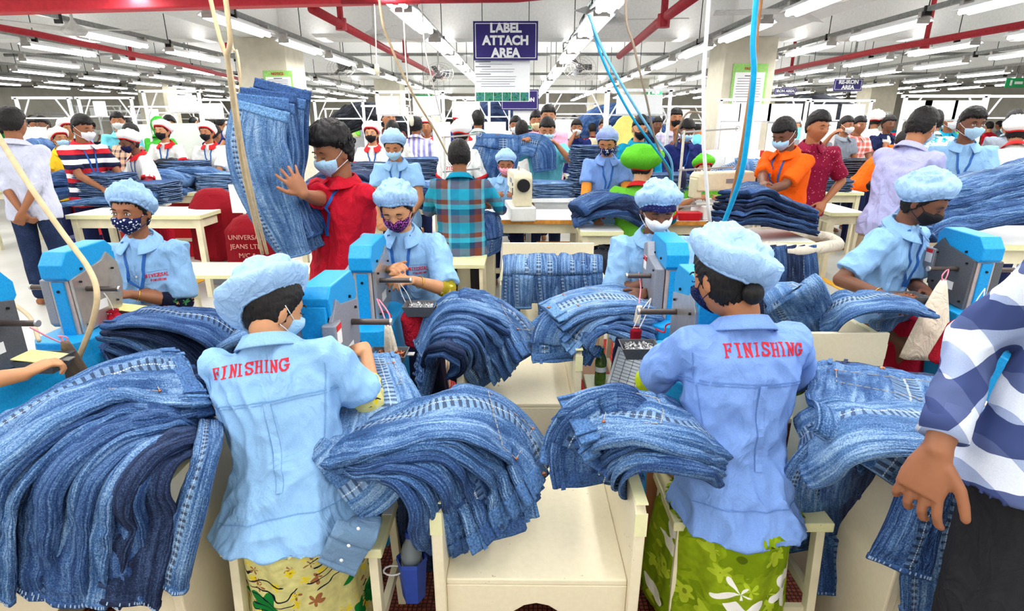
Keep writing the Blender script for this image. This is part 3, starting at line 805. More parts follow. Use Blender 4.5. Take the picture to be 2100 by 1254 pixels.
    def fold_mask(p):
        return 1
    wrinkle(sme, wr*1.9, 7.5, seed, (1.15, 1.15, .7))
    so = obj_from(sme, 'shirt', shirt, root)
    bm = bmesh.new(); bm.from_mesh(sme); bvh = BVHTree.FromBMesh(bm); bm.free()
    tips = []
    for sg, (S, E, W) in arms.items():
        hv = (W-E).normalized()*.16
        if sleeve <= 1: t_ = S.lerp(E, sleeve)-off; tips.append((t_, (E-S).normalized(), [(t_, E-off), (E-off, W-off), (W-off, W-off+hv)]))
        else: t_ = E.lerp(W, sleeve-1)-off; tips.append((t_, (W-E).normalized(), [(t_, W-off), (W-off, W-off+hv)]))
    No, Po = N-off, P-off
    def tuck(me, depth=.006, reach_=.035, skin=True):
        for v in me.vertices:
            p = v.co
            if skin:
                if (p-No).dot(u) > .004: continue
                if p.z < Po.z-.03: continue
                ex = False
                for t, d, segs in tips:
                    if (p-t).dot(d) > -.006:
                        for a_, b_ in segs:
                            ab = b_-a_; k_ = max(0, min(1, (p-a_).dot(ab)/max(1e-9, ab.length_squared)))
                            if (p-a_-ab*k_).length < .075: ex = True
                if ex: continue
            elif p.z < Po.z+hem*1.08: continue
            loc, nrm, _, dist = bvh.find_nearest(p, reach_)
            if loc is None: continue
            sd_ = (p-loc).dot(nrm)
            if sd_ > -depth: v.co = loc-nrm*depth
        me.update()
    if voxel <= .0125: tuck(bo.data)
    # collar
    ccol = collar or shirt
    if voxel <= .012:
        cb = MB(); m = 28; a0 = -.32 if not open_neck else -.5
        vs = []
        for i in range(m):
            t = PI/2+.30+(2*PI-.60)*i/(m-1)
            fr = .5+.5*math.sin(t)  # 1 at the front
            c0 = P+u*(.505-.030*fr)*s
            rr_ = .063*s if sex == 'f' else .070*s
            inn = c0+(r2*math.cos(t)+f2*math.sin(t))*rr_+u*.028*s*(1-fr*.3)
            topo = c0+(r2*math.cos(t)+f2*math.sin(t))*(rr_+.010*s)+u*.032*s*(1-fr*.3)
            out_ = c0+(r2*math.cos(t)+f2*math.sin(t))*(rr_+(.040+.035*fr**3)*s)-u*(.004+.020*fr)*s
            out2 = out_-u*.006*s
            vs += [inn-off, topo-off, out_-off, out2-off]
        fs = [(i*4+k, i*4+(k+1)%4, (i+1)*4+(k+1)%4, (i+1)*4+k) for i in range(m-1) for k in range(4)] + [(3,2,1,0), ((m-1)*4, (m-1)*4+1, (m-1)*4+2, (m-1)*4+3)]
        cb.add(vs, fs).build('collar', ccol, root, smooth=True)
    # ---- trousers or skirt
    if bottom:
        tb = MB()
        if skirt:
            rr = []
            tops = ((P.z+.05, .13, .11, .01), (P.z+.02, .165, .20, .10)) if not skback else ((P.z-.065, .12, .10, .10), (P.z-.082, .155, .18, .12))
            for z, a, bb, fo_ in tops+((P.z-(.115 if skback else .09), .195, .25, .14), (P.z-.22, .205, .26, .16), (P.z*.45, .215, .27, .17), (.10, .235, .28, .17), (.05, .22, .26, .17)):
                cc = V((P.x, P.y, z))+f*(fo_-skback)*s
                rr.append([cc+r*(math.cos(t)*(a+.010*math.sin(t*9+z*3))*s)+f*(math.sin(t)*(bb+.010*math.sin(t*11))*s) for t in [2*PI*k/48 for k in range(48)]])
            tb.loft(rr[::-1])
        elif legp:
            for L in legp:
                tb.chain([L[0], L[1], L[2]+UP*.04], [.092*s, .075*s, .060*s], 14)
            tb.ell(P-UP*.03, (.150*wdt, .12*s, .12*s), Matrix((r, f, UP)).transposed())
            tb.chain([P, P+u*.05*s], [.11*s, .105*s], 14)
        if tb.v:
            me = remesh(tb.shift(off), .009 if voxel <= .008 else .014, 3); wrinkle(me, .005, 9, seed+3, (1.1,1.1,.5)); tuck(me, .010, .05, False)
            obj_from(me, 'skirt' if skirt else 'trousers', bottom, root)
    # ---- things on the head
    def on_head(mesh_vs, fs, nm, mt, smooth=True, par=None):
        q = MB(); q.add([p-off for p in xf(HM, mesh_vs)], fs); return q.build(nm, mt, par or root, smooth=smooth)
    res = (84, 64) if voxel <= .0066 else (64, 50) if voxel <= .01 else (26, 20)
    if hair and not hood:
        hh = .012*hair_h if sex == 'm' else .009
        def fh(d):
            p = headpt(d, 0, False); L = hairline(d, sex)+noise.noise(d*11+V((0,seed,0)))*.009+noise.noise(d*27+V((0,seed,0)))*.006
            w = sm(L-.010, L+.006, p.z)
            # keep the ears and the face clear
            if d.y > -.25 and p.z < .03 and sex == 'm': w *= sm(.35, -.25, d.y)
            g_ = noise.noise(d*9+V((seed,0,0)))*.004+noise.noise(d*24+V((seed,3,0)))*.003
            vol = hh*(1+(.9*sm(.0, .9, d.z) if sex == 'm' else 0)*hair_h)+g_*hair_h
            return headpt(d, vol, False)*1.0 if w > .5 else headpt(d, -.008+.014*w, False)
        vs, fs = sph(*res, fh); ho = on_head(vs, fs, 'hair', HAIR)
        if bun:
            q = MB(); q.ell((0, -.105, -.045), (.036, .028, .034)); on_head([V(p) for p in q.v], q.f, 'hair_bun', HAIR)
    ck = dict(tilt=.0, puff=1., droop=0., wide=1.)
    if capkw: ck.update(capkw)
    if cap == 'bouffant' or cap == 'beret':
        cc = capcol or CAPC; pf = ck['puff']*(1 if cap == 'bouffant' else 1.15)
        def edge(d): return .056*sm(-.2, .8, d.y)-.030*(1-sm(-.8, .1, d.y))+.012+ck['tilt']*d.x
        def fc(d):
            p = headpt(d, 0, False); L = edge(d); zz = p.z-L
            if zz < -.004: return headpt(d, -.012, False)
            az = math.atan2(d.x, d.y)
            t = max(0, min(1, zz/.075))
            bulge = (.016+.040*pf*math.sin(min(1, t*1.15)*PI/1.35)**.8) if cap == 'bouffant' else (.012+.036*pf*math.sin(min(1, t*1.3)*PI/1.6)**.7*(1-.35*sm(.6, 1, d.z)))
            bulge *= 1+ck['droop']*(-d.y*.6+.3)
            ple = .0045*math.sin(az*26+noise.noise(d*5)*2)*(1-t)**1.5+noise.noise(d*4.2+V((seed*2.1,0,0)))*.018*t+abs(noise.noise(d*8+V((0,seed,0))))*-.014*t
            g_ = bulge+ple
            q = headpt(d, g_, False)
            q.x *= ck['wide']
            return q
        vs, fs = sph(112 if voxel <= .006 else 48 if voxel <= .01 else 28, 64 if voxel <= .006 else 30 if voxel <= .01 else 18, fc)
        co = on_head(vs, fs, 'cap', cc)
        # gathered elastic edge
        m = 96 if voxel <= .006 else 32; vs2 = []
        for i in range(m):
            a = 2*PI*i/m; d = V((math.sin(a), math.cos(a), 0)); L = edge(d)
            for it in range(3):
                zc = L/.116; dd = V((d.x*math.sqrt(max(.01, 1-zc*zc)), d.y*math.sqrt(max(.01, 1-zc*zc)), zc)); L = edge(dd)
            vs2.append((dd, i))
        q = MB()
        for k_, (g1, dz) in enumerate(((.010, -.010), (.019, -.007), (.020, .004), (.012, .006))):
            for dd, i in vs2:
                p = headpt(dd, g1+(.0022*math.sin(i*PI*.5) if voxel <= .006 else 0), False); p.x *= ck['wide']*.98; p.z += dz; q.v.append(p)
        fs = [(k_*m+i, k_*m+(i+1)%m, ((k_+1)%4)*m+(i+1)%m, ((k_+1)%4)*m+i) for k_ in range(4) for i in range(m)]
        bc = REDC if cap == 'beret' else cc
        on_head(q.v, fs, 'cap_band', bc, par=None)
    if hood:
        def fhd(d):
            p = headpt(d, 0, False)
            w = (d.y < .62 or p.z > .05 or p.z < -.10)
            return headpt(d, .02+noise.noise(d*4)*.006, False)+(V((0,0,-.05)) if d.z < -.5 else V()) if w else headpt(d, -.01, False)
        vs, fs = sph(40, 30, fhd); on_head(vs, fs, 'headscarf', hood)
    if mask:
        low = .0
        def fm(d):
            p = headpt(d, 0, False); az = abs(math.atan2(d.x, d.y))
            zt = -.008-.010*(az/1.2); zb = -.098+.028*(az/1.1)
            if p.z < zt+.0 and p.z > zb and az < 1.12 and d.y > 0:
                c_ = (1-(az/1.12)**2)
                e_ = min(1, (zt-p.z)/.02)*min(1, (p.z-zb)/.02)
                q = headpt(d, .006+.013*c_*(.45+.55*e_)+.010*c_*G(p.z, -.03, .03), False)
                return q
            return headpt(d, -.014, False)*.94
        vs, fs = sph(80 if voxel <= .006 else 44, 60 if voxel <= .006 else 34, fm)
        on_head(vs, fs, 'mask', mask)
        if voxel <= .009 and earmask:
            q = MB()
            for sx in (-1, 1):
                for z0, z1 in ((-.02, .028), (-.072, -.030)):
                    q.tube(smoothpath([(sx*.062, .045, z0), (sx*.078, .015, (z0+z1)/2), (sx*.084, -.012, z1)], 8), .0016, 5)
                    break
                q.tube(smoothpath([(sx*.055, .052, -.07), (sx*.074, .018, -.05), (sx*.084, -.014, -.034)], 8), .0016, 5)
            on_head([V(p) for p in q.v], q.f, 'ear_loop', mask if mask not in (SURG,) else MASKW)
    if eyes and voxel <= .009:
        q = MB(); qe = MB(); lash = MB(); brow = MB()
        for sx in (-1, 1):
            c0 = V((sx*.030, .0785, .006)); 
            if eyes == 'open':
                q.ell(c0, (.0135, .008, .0065), nu=14, nv=10); qe.ell(c0+V((0, .0045, .0)), (.0052, .0042, .0055), nu=12, nv=8)
                lash.tube(smoothpath([c0+V((-.0145, .003, -.001)), c0+V((-.006, .0085, .0062)), c0+V((.006, .0085, .0062)), c0+V((.0145, .003, -.001))], 10), .0014, 6)
            else:
                lash.tube(smoothpath([c0+V((-.0145, .004, -.002)), c0+V((-.006, .009, -.006)), c0+V((.006, .009, -.006)), c0+V((.0145, .004, -.002))], 10), .0015, 6)
            brow.tube(smoothpath([c0+V((-.017*1, .008, .018)), c0+V((0, .0125, .024)), c0+V((.018, .005, .018))], 9), [.0012,.002,.0026,.003,.003,.003,.0026,.002,.0012], 6)
        if q.v:
            on_head([V(p) for p in q.v], q.f, 'eye', EYEW); on_head([V(p) for p in qe.v], qe.f, 'iris', EYEB)
        on_head([V(p) for p in lash.v], lash.f, 'eyelash', HAIR); on_head([V(p) for p in brow.v], brow.f, 'eyebrow', HAIR)
    # ---- lanyard and badge
    if lany:
        q = MB()
        for sg in (-1, 1):
            pts = [P-off+u*(.50-.0*t)*s+f2*.055*s+r2*sg*.062*s+ (-u*.30*s*t - r2*sg*.055*s*t + f2*.10*s*min(1, t*2)) for t in [i/12 for i in range(13)]]
            strip_on(bvh, pts, .016*s, q, f2, .003, .002)
        if q.v: q.build('lanyard', LANY, root)
        loc, nrm, _, _ = bvh.find_nearest(P-off+u*.15*s+f2*.2*s)
        if loc is not None and badge is not False:
            x_ = nrm.cross(UP).normalized(); y_ = x_.cross(nrm).normalized()
            Rm = Matrix((x_, y_, nrm)).transposed()
            MB().box(loc+nrm*.006-y_*.02, (.06*s, .085*s, .004), Rm).build('badge', badge or BADGE, root, bevel=.002)
    # ---- buttons, placket for near people
    root['bvh_off'] = list(off)
    return root, dict(P=P, N=N, u=u, f=f2, r=r2, off=off, bvh=bvh, arms=arms, HM=HM, root=root, s=s)
def print_on(info, text, h, centre, xdir, ydir, frm, mat, name='lettering', thick=.2, arc=0, gap=.28, single=None):
    """slab lettering printed on the garment: each stroke is thrown onto the cloth from the side frm"""
    q = MB(); bvh = info['bvh']; off = info['off']
    for quad in slab_quads(text, h, thick, gap):
        vs = []
        for p in quad:
            w = V(centre)+V(xdir)*p.x+V(ydir)*(p.y+arc*p.x*p.x)
            o = w-off-V(frm)*.4
            loc, nrm, _, _ = bvh.ray_cast(o, V(frm).normalized())
            if loc is None: vs = None; break
            vs.append(loc-V(frm).normalized()*.0022)
        if not vs: continue
        back = [v+V(frm).normalized()*.0016 for v in vs]
        q.add(vs+back, [(0,1,2,3), (7,6,5,4), (0,4,5,1), (1,5,6,2), (2,6,7,3), (3,7,4,0)])
    if q.v: return q.build(name, mat, info['root'])
def seam_on(info, pts, width, mat, name='seam', frm=None, thick=.0012, lift=.001):
    q = MB(); P2 = []
    for p in pts:
        p = V(p)-info['off']
        if frm is not None:
            loc, nrm, _, _ = info['bvh'].ray_cast(p-V(frm)*.4, V(frm).normalized())
            if loc is None: continue
            p = loc
        P2.append(p)
    strip_on(info['bvh'], P2, width, q, None, lift, thick)
    if q.v: return q.build(name, mat, info['root'], smooth=False)
# ------------------------------------------------------------ furniture
def arch_panel(w, h, arch_w, arch_h, n=14):
    """front board outline (x,z) with an arch cut out of its foot"""
    pts = [(-w/2, 0), (-w/2, h), (w/2, h), (w/2, 0), (arch_w/2, 0)]
    pts += [(arch_w/2*math.cos(PI*i/n), arch_h*math.sin(PI*i/n)) for i in range(1, n)] + [(-arch_w/2, 0)]
    return pts[::-1]
def box_bench(x0, x1, y0, y1, seat, top, label, back=0, tape=False):
    """cream painted box seat with a raised board on both sides and an arch cut from the front"""
    cx, w, d = (x0+x1)/2, x1-x0, y1-y0
    r = empty('box_bench', (cx, y0, 0), label, 'bench'); t = .022
    MB().box((0, d/2, seat-.01), (w, d, .02)).build('seat', BOXP, r, bevel=.004)
    for yy in (t/2, d-t/2):
        MB().prism(arch_panel(w, seat-.02, w*.62, seat*.80), yy-t/2, yy+t/2, 'y').build('end_board', BOXP, r, bevel=.003)
    for sx in (-1, 1):
        pts = [(-.012, 0), (d, 0), (d, top-.0), (.03, top), (-.03, top-.03), (-.03, top-.10)]
        a = sx*(w/2); b_ = sx*(w/2+.03)
        pr = MB().prism(pts if sx > 0 else pts, min(a, b_), max(a, b_), 'x').build('side_board', BOXP, r, bevel=.005)
        MB().box((sx*(w/2+.015), .07, top+.0015), (.032, .2, .004)).box((sx*(w/2+.015), -.032, top-.06), (.032, .004, .07)).build('edge_tape', EDGEP, pr)
    if back: MB().box((0, d+.012, (seat+back)/2), (w+.06, .02, back-seat)).build('back_board', BOXP, r, bevel=.004)
    return r
def stool(cx, cy, w, d, h, label, rz=0, legspread=.03):
    r = empty('wooden_stool', (cx, cy, 0), label, 'stool', rz=rz)
    MB().box((0, 0, h-.016), (w, d, .032)).build('seat', EDGEP, r, bevel=.004)
    for sx in (-1, 1):
        for sy in (-1, 1):
            MB().bar((sx*(w/2-.03), sy*(d/2-.03), h-.03), (sx*(w/2-.03+legspread*.3), sy*(d/2-.03+legspread), 0), .034, .026).build('leg', CREAM, r, bevel=.002)
        MB().bar((sx*(w/2-.025), -(d/2-.02), h*.42), (sx*(w/2-.025), (d/2-.02), h*.42), .02, .034).build('stretcher', CREAM, r)
    MB().bar((-(w/2-.03), -(d/2-.02), h*.28), ((w/2-.03), -(d/2-.02), h*.28), .02, .034).build('stretcher', CREAM, r)
    return r
TOPW = plain('white_laminate', (236,238,238), .3, speck=.015); EDGEO = plain('orange_wood_edge', (216,148,62), .5, speck=.12, nscale=20)
def table(x, y, w, d, h, label, rz=0, edge=None, shelf=True, frame=None, group=None):
    r = empty('work_table', (x, y, 0), label, 'table', group, rz=rz); fm = frame or CREAM
    MB().box((0, 0, h-.014), (w, d, .028)).build('table_top', [TOPW], r, bevel=.003)
    MB().box((0, -d/2-.004, h-.02), (w, .008, .036)).box((-w/2-.004, 0, h-.02), (.008, d, .036)).box((w/2+.004, 0, h-.02), (.008, d, .036)).build('edge_strip', edge or EDGEP, r)
    for sx in (-1, 1):
        for sy in (-1, 1):
            MB().box((sx*(w/2-.04), sy*(d/2-.05), (h-.03)/2), (.05, .05, h-.03)).build('leg', fm, r)
        if shelf: MB().box((sx*(w/2-.04), 0, h-.09), (.03, d-.15, .07)).build('rail', fm, r)
    MB().box((0, -(d/2-.05), h-.085), (w-.13, .025, .09)).build('apron', fm, r)
    if shelf: MB().box((0, 0, .22), (w-.13, .06, .04)).build('foot_rail', fm, r)
    return r
# ------------------------------------------------------------ button attaching machine
TAGW = plain('white_sticker', (236,236,232), .5, speck=.01); TAGR = plain('red_sticker', (214,44,44), .5); TAGY = plain('yellow_sticker', (240,190,30), .5)
BTN_C = plain('copper_buttons', (176,112,84), .35, .7, speck=.3, nscale=90); BTN_S = plain('silver_buttons', (214,216,222), .3, .7, speck=.3, nscale=90)
BAGR = cloth('red_bag_cloth', (186,28,48), bump=.8, wr=40); BAGW = cloth('calico', (220,208,188), bump=.6, wr=18); BAGT = cloth('taupe_cloth', (120,104,92), bump=.5)
def machine(x, y, rz, label, plate=GREYM, nose=True, mirror=1, sticker=None):
    """operator stands at local -Y; column at +Y. local z up from the floor"""
    r = empty('button_machine', (x, y, 0), label, 'button machine', rz=math.radians(rz)); m_ = mirror
    base = MB(); rings = []
    for z, a, f0, b0 in ((0, .15, -.10, .25), (.56, .15, -.10, .25), (.68, .125, -.19, .24), (.745, .12, -.20, .235)):
        rings.append([V(p) for p in ((-a+.045, f0, z), (a-.045, f0, z), (a, f0+.055, z), (a, b0-.05, z), (a-.045, b0, z), (-a+.045, b0, z), (-a, b0-.05, z), (-a, f0+.055, z))])
    base.loft(rings).build('pedestal', BLUE, r, bevel=.006)
    MB().cyl((-.02, .245, .50), (-.02, .256, .50), .014, 16).build('hole_plug', BLACKM, r)
    MB().box((0, .10, .87), (.082, .065, .27)).build('column', plain('column_grey_pink', (196,176,168), .5, .2), r, bevel=.004)
    MB().box((0, .137, .85), (.052, .010, .26)).build('face_plate', BLUE, r, bevel=.003)
    MB().cyl((0, .14, .94), (0, .147, .94), .006, 8).build('screw', BLACKM, r)
    prof = [(-.13, .80), (-.10, .765), (.125, .745), (.13, .99), (-.06, 1.03), (-.10, 1.06), (-.155, 1.0), (-.165, .90)]
    lo, hi = sorted((.044*m_, .058*m_))
    MB().prism(prof[::-1], lo, hi, 'x').build('side_plate', plate, r, bevel=.002)
    prof2 = [(-.12, .83), (-.08, .775), (.11, .77), (.125, .79), (.125, .985), (-.05, 1.01), (-.09, 1.07), (-.15, 1.05), (-.155, .93)]
    lo, hi = sorted((-.044*m_, -.088*m_))
    MB().prism(prof2[::-1], lo, hi, 'x').build('side_casing', DKGREY if plate is DKGREY else GREYM, r, bevel=.005)
    for (yy, zz) in ((-.11, .98), (.09, .97), (-.10, .83), (.1, .78)):
        for fx, dx in ((.058*m_, .008*m_), (-.088*m_, -.007*m_)):
            MB().cyl((fx, yy, zz), (fx+dx, yy, zz), .005, 8).build('screw', BLACKM, r)
    MB().box((.0592*m_, .0, .84), (.002, .075, .04)).build('name_plate', TAGW, r)
    if sticker:
        sx = -.0885*m_; MB().box((sx, -.09, .965), (.003, .055, .065)).build('sticker', TAGW, r); MB().box((sx-.001*m_, -.09, .985), (.003, .055, .022)).build('sticker_head', sticker, r)
    cov = [(-.14, 1.005), (.14, .985), (.155, 1.0), (.155, 1.055), (.115, 1.105), (-.12, 1.11), (-.155, 1.075)]
    rr = []
    for xx, k in ((-.050, .965), (-.043, 1), (.043, 1), (.050, .965)):
        rr.append([V((xx, yy*(.99 if k < 1 else 1), 1.04+(zz-1.04)*k)) for yy, zz in cov])
    MB().loft(rr).build('top_cover', BLUE, r, bevel=.003)
    for yy in (-.06, .06):
        for sx in (-1, 1): MB().cyl((sx*.050, yy, 1.02), (sx*.057, yy, 1.02), .006, 8).build('screw', BLACKM, r)
    if nose:
        MB().box((-.004, -.152, .985), (.085, .022, .13)).box((-.004, -.166, .90), (.045, .012, .10)).build('front_cover', BLUE, r, bevel=.003)
        MB().cyl((-.004, -.135, .82), (-.004, -.135, .93), .036, 18).build('cam_barrel', plain('column_grey_pink', (196,176,168)), r, smooth=False)
        MB().box((.05, -.15, .94), (.045, .07, .11)).build('needle_housing', plate if plate is not DKGREY else GREYM, r, bevel=.005)
        MB().cyl((.03, -.14, .77), (.03, -.14, .88), .007, 10).box((.036, -.14, .835), (.025, .03, .06)).build('needle_bar', BLACKM, r)
        MB().box((.01, -.16, .762), (.09, .13, .012)).box((.01, -.12, .79), (.05, .05, .05)).build('work_plate', STEEL, r)
        MB().box((.0735, -.15, .955), (.002, .045, .07)).build('sticker', TAGW, r)
        MB().box((.0745, -.15, .98), (.002, .045, .02)).build('sticker_head', TAGR, r)
    for sx, yy, zz in ((1, .04, .93), (-1, .06, .93)):
        q = MB().cyl((sx*.045, yy, zz), (sx*.20, yy, zz), .0115, 12).build('spool_rod', RODM, r)
        MB().cyl((sx*.198, yy, zz), (sx*.206, yy, zz), .0128, 12).build('rod_cap', STEEL, q)
    return r
def button_tray(loc, label, fill, rz=0, card=None):
    r = empty('button_tray', loc, label, 'tray', rz=rz)
    a, b_, t = .075, .055, .004; q = MB()
    lo = [V((sx*a*.72, sy*b_*.72, -.03)) for sx, sy in ((-1,-1),(1,-1),(1,1),(-1,1))]; hi = [V((sx*a, sy*b_, .02)) for sx, sy in ((-1,-1),(1,-1),(1,1),(-1,1))]
    li = [p*.93+V((0,0,.001)) for p in lo]; hi2 = [V((p.x*.94, p.y*.93, p.z)) for p in hi]
    q.loft([lo, hi], cap=False).loft([hi, hi2], cap=False).loft([hi2, li], cap=False)
    q.add(lo, [(3,2,1,0)]).add(li, [(0,1,2,3)]).build('tray', DKGREY, r)
    if fill:
        f = MB(); random.seed(int(abs(loc[0])*100))
        for i in range(150):
            x, y = random.uniform(-.058, .058), random.uniform(-.04, .04)
            z = .0+.008*(1-(x/.07)**2)+random.uniform(-.004, .006)
            R = Matrix.Rotation(random.uniform(0, 3), 3, 'X') @ Matrix.Rotation(random.uniform(0, 3), 3, 'Y')
            f.lathe((x, y, z), [(.005,-.001),(.006,.001)], 7, R)
        f.box((0, 0, -.012), (.10, .072, .02)); f.build('buttons', fill, r, kind='stuff')
    if card: MB().box((0, -.01, .023), (.14, .09, .003), Matrix.Rotation(.12, 3, 'Y')).build('yellow_card', card, r)
    MB().box((a+.012, 0, .012), (.03, .03, .004)).build('bracket', STEEL, r)
    return r
def drawbag(top, ln, rad, label, mat=BAGR, tilt=(0,0,0), cord=None, flat=.8, name='drawstring_bag'):
    top = V(top); r = empty('hanging_'+name, top, label, 'bag')
    rings = []; n = 40; T = V(tilt)
    for i in range(26):
        t = i/25; z = -ln*t
        w = rad*(.30+.75*sm(0, .30, t)) if t < .88 else rad*1.05*math.sqrt(max(.02, 1-((t-.88)/.125)**2))
        if t < .06: w = rad*(.55-3.5*t)
        c = T*t
        rings.append([V((math.cos(a)*w*(1+.10*math.sin(a*9+t*2)*(1-t)**1.6+.05*noise.noise(V((math.cos(a)*3, math.sin(a)*3, t*6)))), math.sin(a)*w*flat*(1+.10*math.sin(a*11)*(1-t)**1.6), z))+c for a in [2*PI*k/n for k in range(n)]])
    me = MB().loft(rings).build('pouch', mat, r, smooth=True)
    q = MB()
    if cord is not None:
        c = V(cord)-top
        q.tube(smoothpath([V((-.012,0,-.01)), c*.5+V((-.012,0,0)), c], 8), .0022, 6).tube(smoothpath([V((.012,0,-.01)), c*.5+V((.014,0,0)), c], 8), .0022, 6)
    q.tube([V((rad*.36*math.cos(t), rad*.3*math.sin(t), -ln*.055)) for t in [2*PI*k/16 for k in range(17)]], .003, 6)
    q.build('drawstring', plain('white_cord', (226,220,214), .8), r)
    return r
def sheet_bag(top, pts, label, mat=BAGW, cord=None):
    """flat calico bag hanging from a rod: top point, bottom outline centre & width"""
    top = V(top); r = empty('cloth_bag', top, label, 'bag'); bot, w, d = V(pts[0])-top, pts[1], pts[2]
    rings = []
    for i in range(14):
        t = i/13; c = bot*t; ww = .012+(w/2-.012)*t**.8; dd = .012+(d/2-.012)*t**.8
        rings.append([c+V((math.cos(a)*ww*(1+.08*math.sin(a*5+t)), math.sin(a)*dd*(1+.1*math.sin(a*7)), 0)) for a in [2*PI*k/28 for k in range(28)]])
    MB().loft(rings).build('pouch', mat, r, smooth=True)
    if cord is not None:
        c = V(cord)-top; q = MB(); q.tube(smoothpath([V((-.004,0,-.01)), V((-.012,0,c.z*.6)), c, V((.012,0,c.z*.6)), V((.004,0,-.01))], 14), .003, 6)
        q.build('cord', plain('pink_cord', (226,130,150), .7), r)
    return r
def cable(pts, rad, mat, label, name='cable', n=60, cat='cable'):
    q = MB().tube(smoothpath(pts, n), rad, 10)
    return q.build(name, mat, loc=V(pts[0]), label=label, cat=cat, smooth=True)
# ------------------------------------------------------------ jeans
def jeans(name, label, pts, side, w=(.125,.13,.115,.10), th=.030, mat=0, seed=0, nseg=32, nlen=70, wr=.010, band=True, loops=True, hemline=True, group=None, roll=0, wide_start=0, cat='jeans', twist=0, sag=0, pocket=False, phase=0):
    """one pair of jeans folded lengthwise and draped along pts (waist first); side = direction of its width"""
    path = smoothpath(pts, nlen); m = len(path)
    L = [0]
    for i in range(1, m): L.append(L[-1]+(path[i]-path[i-1]).length)
    Lt = L[-1]; loc = path[0].copy(); sd = V(side).normalized() if not isinstance(side, (list, tuple)) or not hasattr(side[0], '__len__') else None
    rings, nrm, sds, ws = [], [], [], []
    for i in range(m):
        t = L[i]/Lt
        tg = (path[min(i+1, m-1)]-path[max(i-1, 0)]).normalized()
        if sd is None:
            k = t*(len(side)-1); a = min(int(k), len(side)-2); s_ = V(side[a]).normalized().lerp(V(side[a+1]).normalized(), k-a)
        else: s_ = sd
        s_ = (s_-tg*s_.dot(tg)).normalized()
        if twist: s_ = Matrix.Rotation(twist*t, 3, tg) @ s_
        n_ = s_.cross(tg).normalized()
        if n_.z < -.1 and not twist: n_ = -n_
        kk = t*(len(w)-1); a = min(int(kk), len(w)-2); hw = w[a]+(w[a+1]-w[a])*sm(0, 1, kk-a)
        h = th*(1+.35*math.sin(t*5+seed))*(.75 if t > .94 or t < .03 else 1)
        nrm.append(n_); sds.append(s_); ws.append(hw); ring = []
        for k in range(nseg):
            a = 2*PI*k/nseg; cx = math.cos(a); sy = math.sin(a)
            x = math.copysign(abs(cx)**.75, cx)*hw; z = math.copysign(abs(sy)**.65, sy)*h/2
            # long soft folds running with the leg, bunching and crumples
            f1 = math.sin(x*38+noise.noise(V((t*2.6, seed*1.7, 0)))*5+seed)*.5+.5
            f2 = noise.noise(V((x*13+seed*3.1, L[i]*3.6+phase, seed*.9)))
            f3 = 1-abs(noise.noise(V((x*17+seed, L[i]*8.5, seed*2.3))))*2.4
            f4 = 1-abs(noise.noise(V((x*34+seed, L[i]*17, seed*4.3))))*2.4
            up = wr*(f1*.6*(.35+.65*sm(.08, .4, t))+f2*1.5+f3*.55+f4*.28)
            wob = noise.noise(V((L[i]*3.2, seed*5.1, math.copysign(1, cx))))*.020*(abs(cx))
            if sy < -.2: up *= .25
            ring.append(path[i]+s_*(x+wob)+n_*(z+up)-loc)
        rings.append(ring)
    q = MB(); q.loft(rings, True, L)
    o = q.build(name, M_DEN[mat], smooth=True, loc=None); o.location = loc
    tag(o, label, cat, group)
    def bandpart(i0, i1, g_, nm, mt, par=o):
        rr = []
        idx = list(range(i0, i1+1))
        for j, i in enumerate(idx):
            c = sum(rings[i], V())/nseg
            rr.append([c+(p-c)*(1+g_/max(.02, (p-c).length)) for p in rings[i]])
        b = MB(); b.loft(rr, True, [L[i] for i in idx]); return b.build(nm, mt, par, smooth=True)
    if band:
        nb = max(2, int(.042/Lt*m)+1)
        bandpart(0, nb, .003, 'waistband', M_DENB[mat])
        if loops:
            lb = []
            for kx in (.13, .38):
                k = int(nseg*kx)
                p0, p1 = rings[0][k], rings[min(nb+1, m-1)][k]
                b = MB(); nn = nrm[0]*.006; b.bar(p0+nn-(p1-p0)*.05, p1+nn, .013, .004, up=nrm[0]); b.build('belt_loop', M_DENB[mat], o)
    if pocket:
        i0, i1 = int(.12/Lt*m), int(.27/Lt*m); b = MB()
        for ka, kb in ((.16, .36),):
            ids = [(i0, ka), (i1-2, ka+.0), (i1, (ka+kb)/2), (i1-2, kb), (i0, kb)]
            pp = [rings[i][int(nseg*k)]+nrm[i]*.0045 for i, k in ids]
            for a_, b_ in list(zip(pp, pp[1:]))+[(pp[-1], pp[0])]:
                for s2 in range(6):
                    u0 = a_.lerp(b_, s2/6); u1 = a_.lerp(b_, (s2+.7)/6); b.bar(u0, u1, .0022, .002, up=nrm[i0])
        b.build('pocket_stitching', M_STITCH, o)
        b = MB()
        for i_, k_ in ((i0, .16), (i0, .36)): b.ell(rings[i_][int(nseg*k_)]+nrm[i_]*.005, (.0055,.0055,.0035), None, 10, 6)
        b.build('rivets', BTN_C, o)
        kb_ = int(nseg*.26); MB().ell(rings[1][kb_]+nrm[1]*.007, (.009,.009,.005), None, 12, 6).build('waist_button', BTN_C, o)
    if hemline:
        bandpart(m-max(2, int(.018/Lt*m)+1), m-1, .0022, 'hem', M_DENB[mat])
        b = MB(); i = m-1; stp = max(1, nseg//16)
        for k in range(0, nseg//2, 1):
            c = rings[i][k]; c2 = rings[i-1][k]; dirn = (c2-c).normalized(); nn = nrm[i]*.004
            b.bar(c+dirn*.005+nn, c+dirn*.013+nn, .003, .0015, up=nrm[i])
        b.build('hem_stitching', M_HEMS, o)
    return o
def lerp3(A, B, t): return [V(a).lerp(V(b), t) for a, b in zip(A, B)]
def jitter(pts, a):
    return [V(p)+V((random.uniform(-a, a), random.uniform(-a, a), random.uniform(-a, a)*.3)) for p in pts]
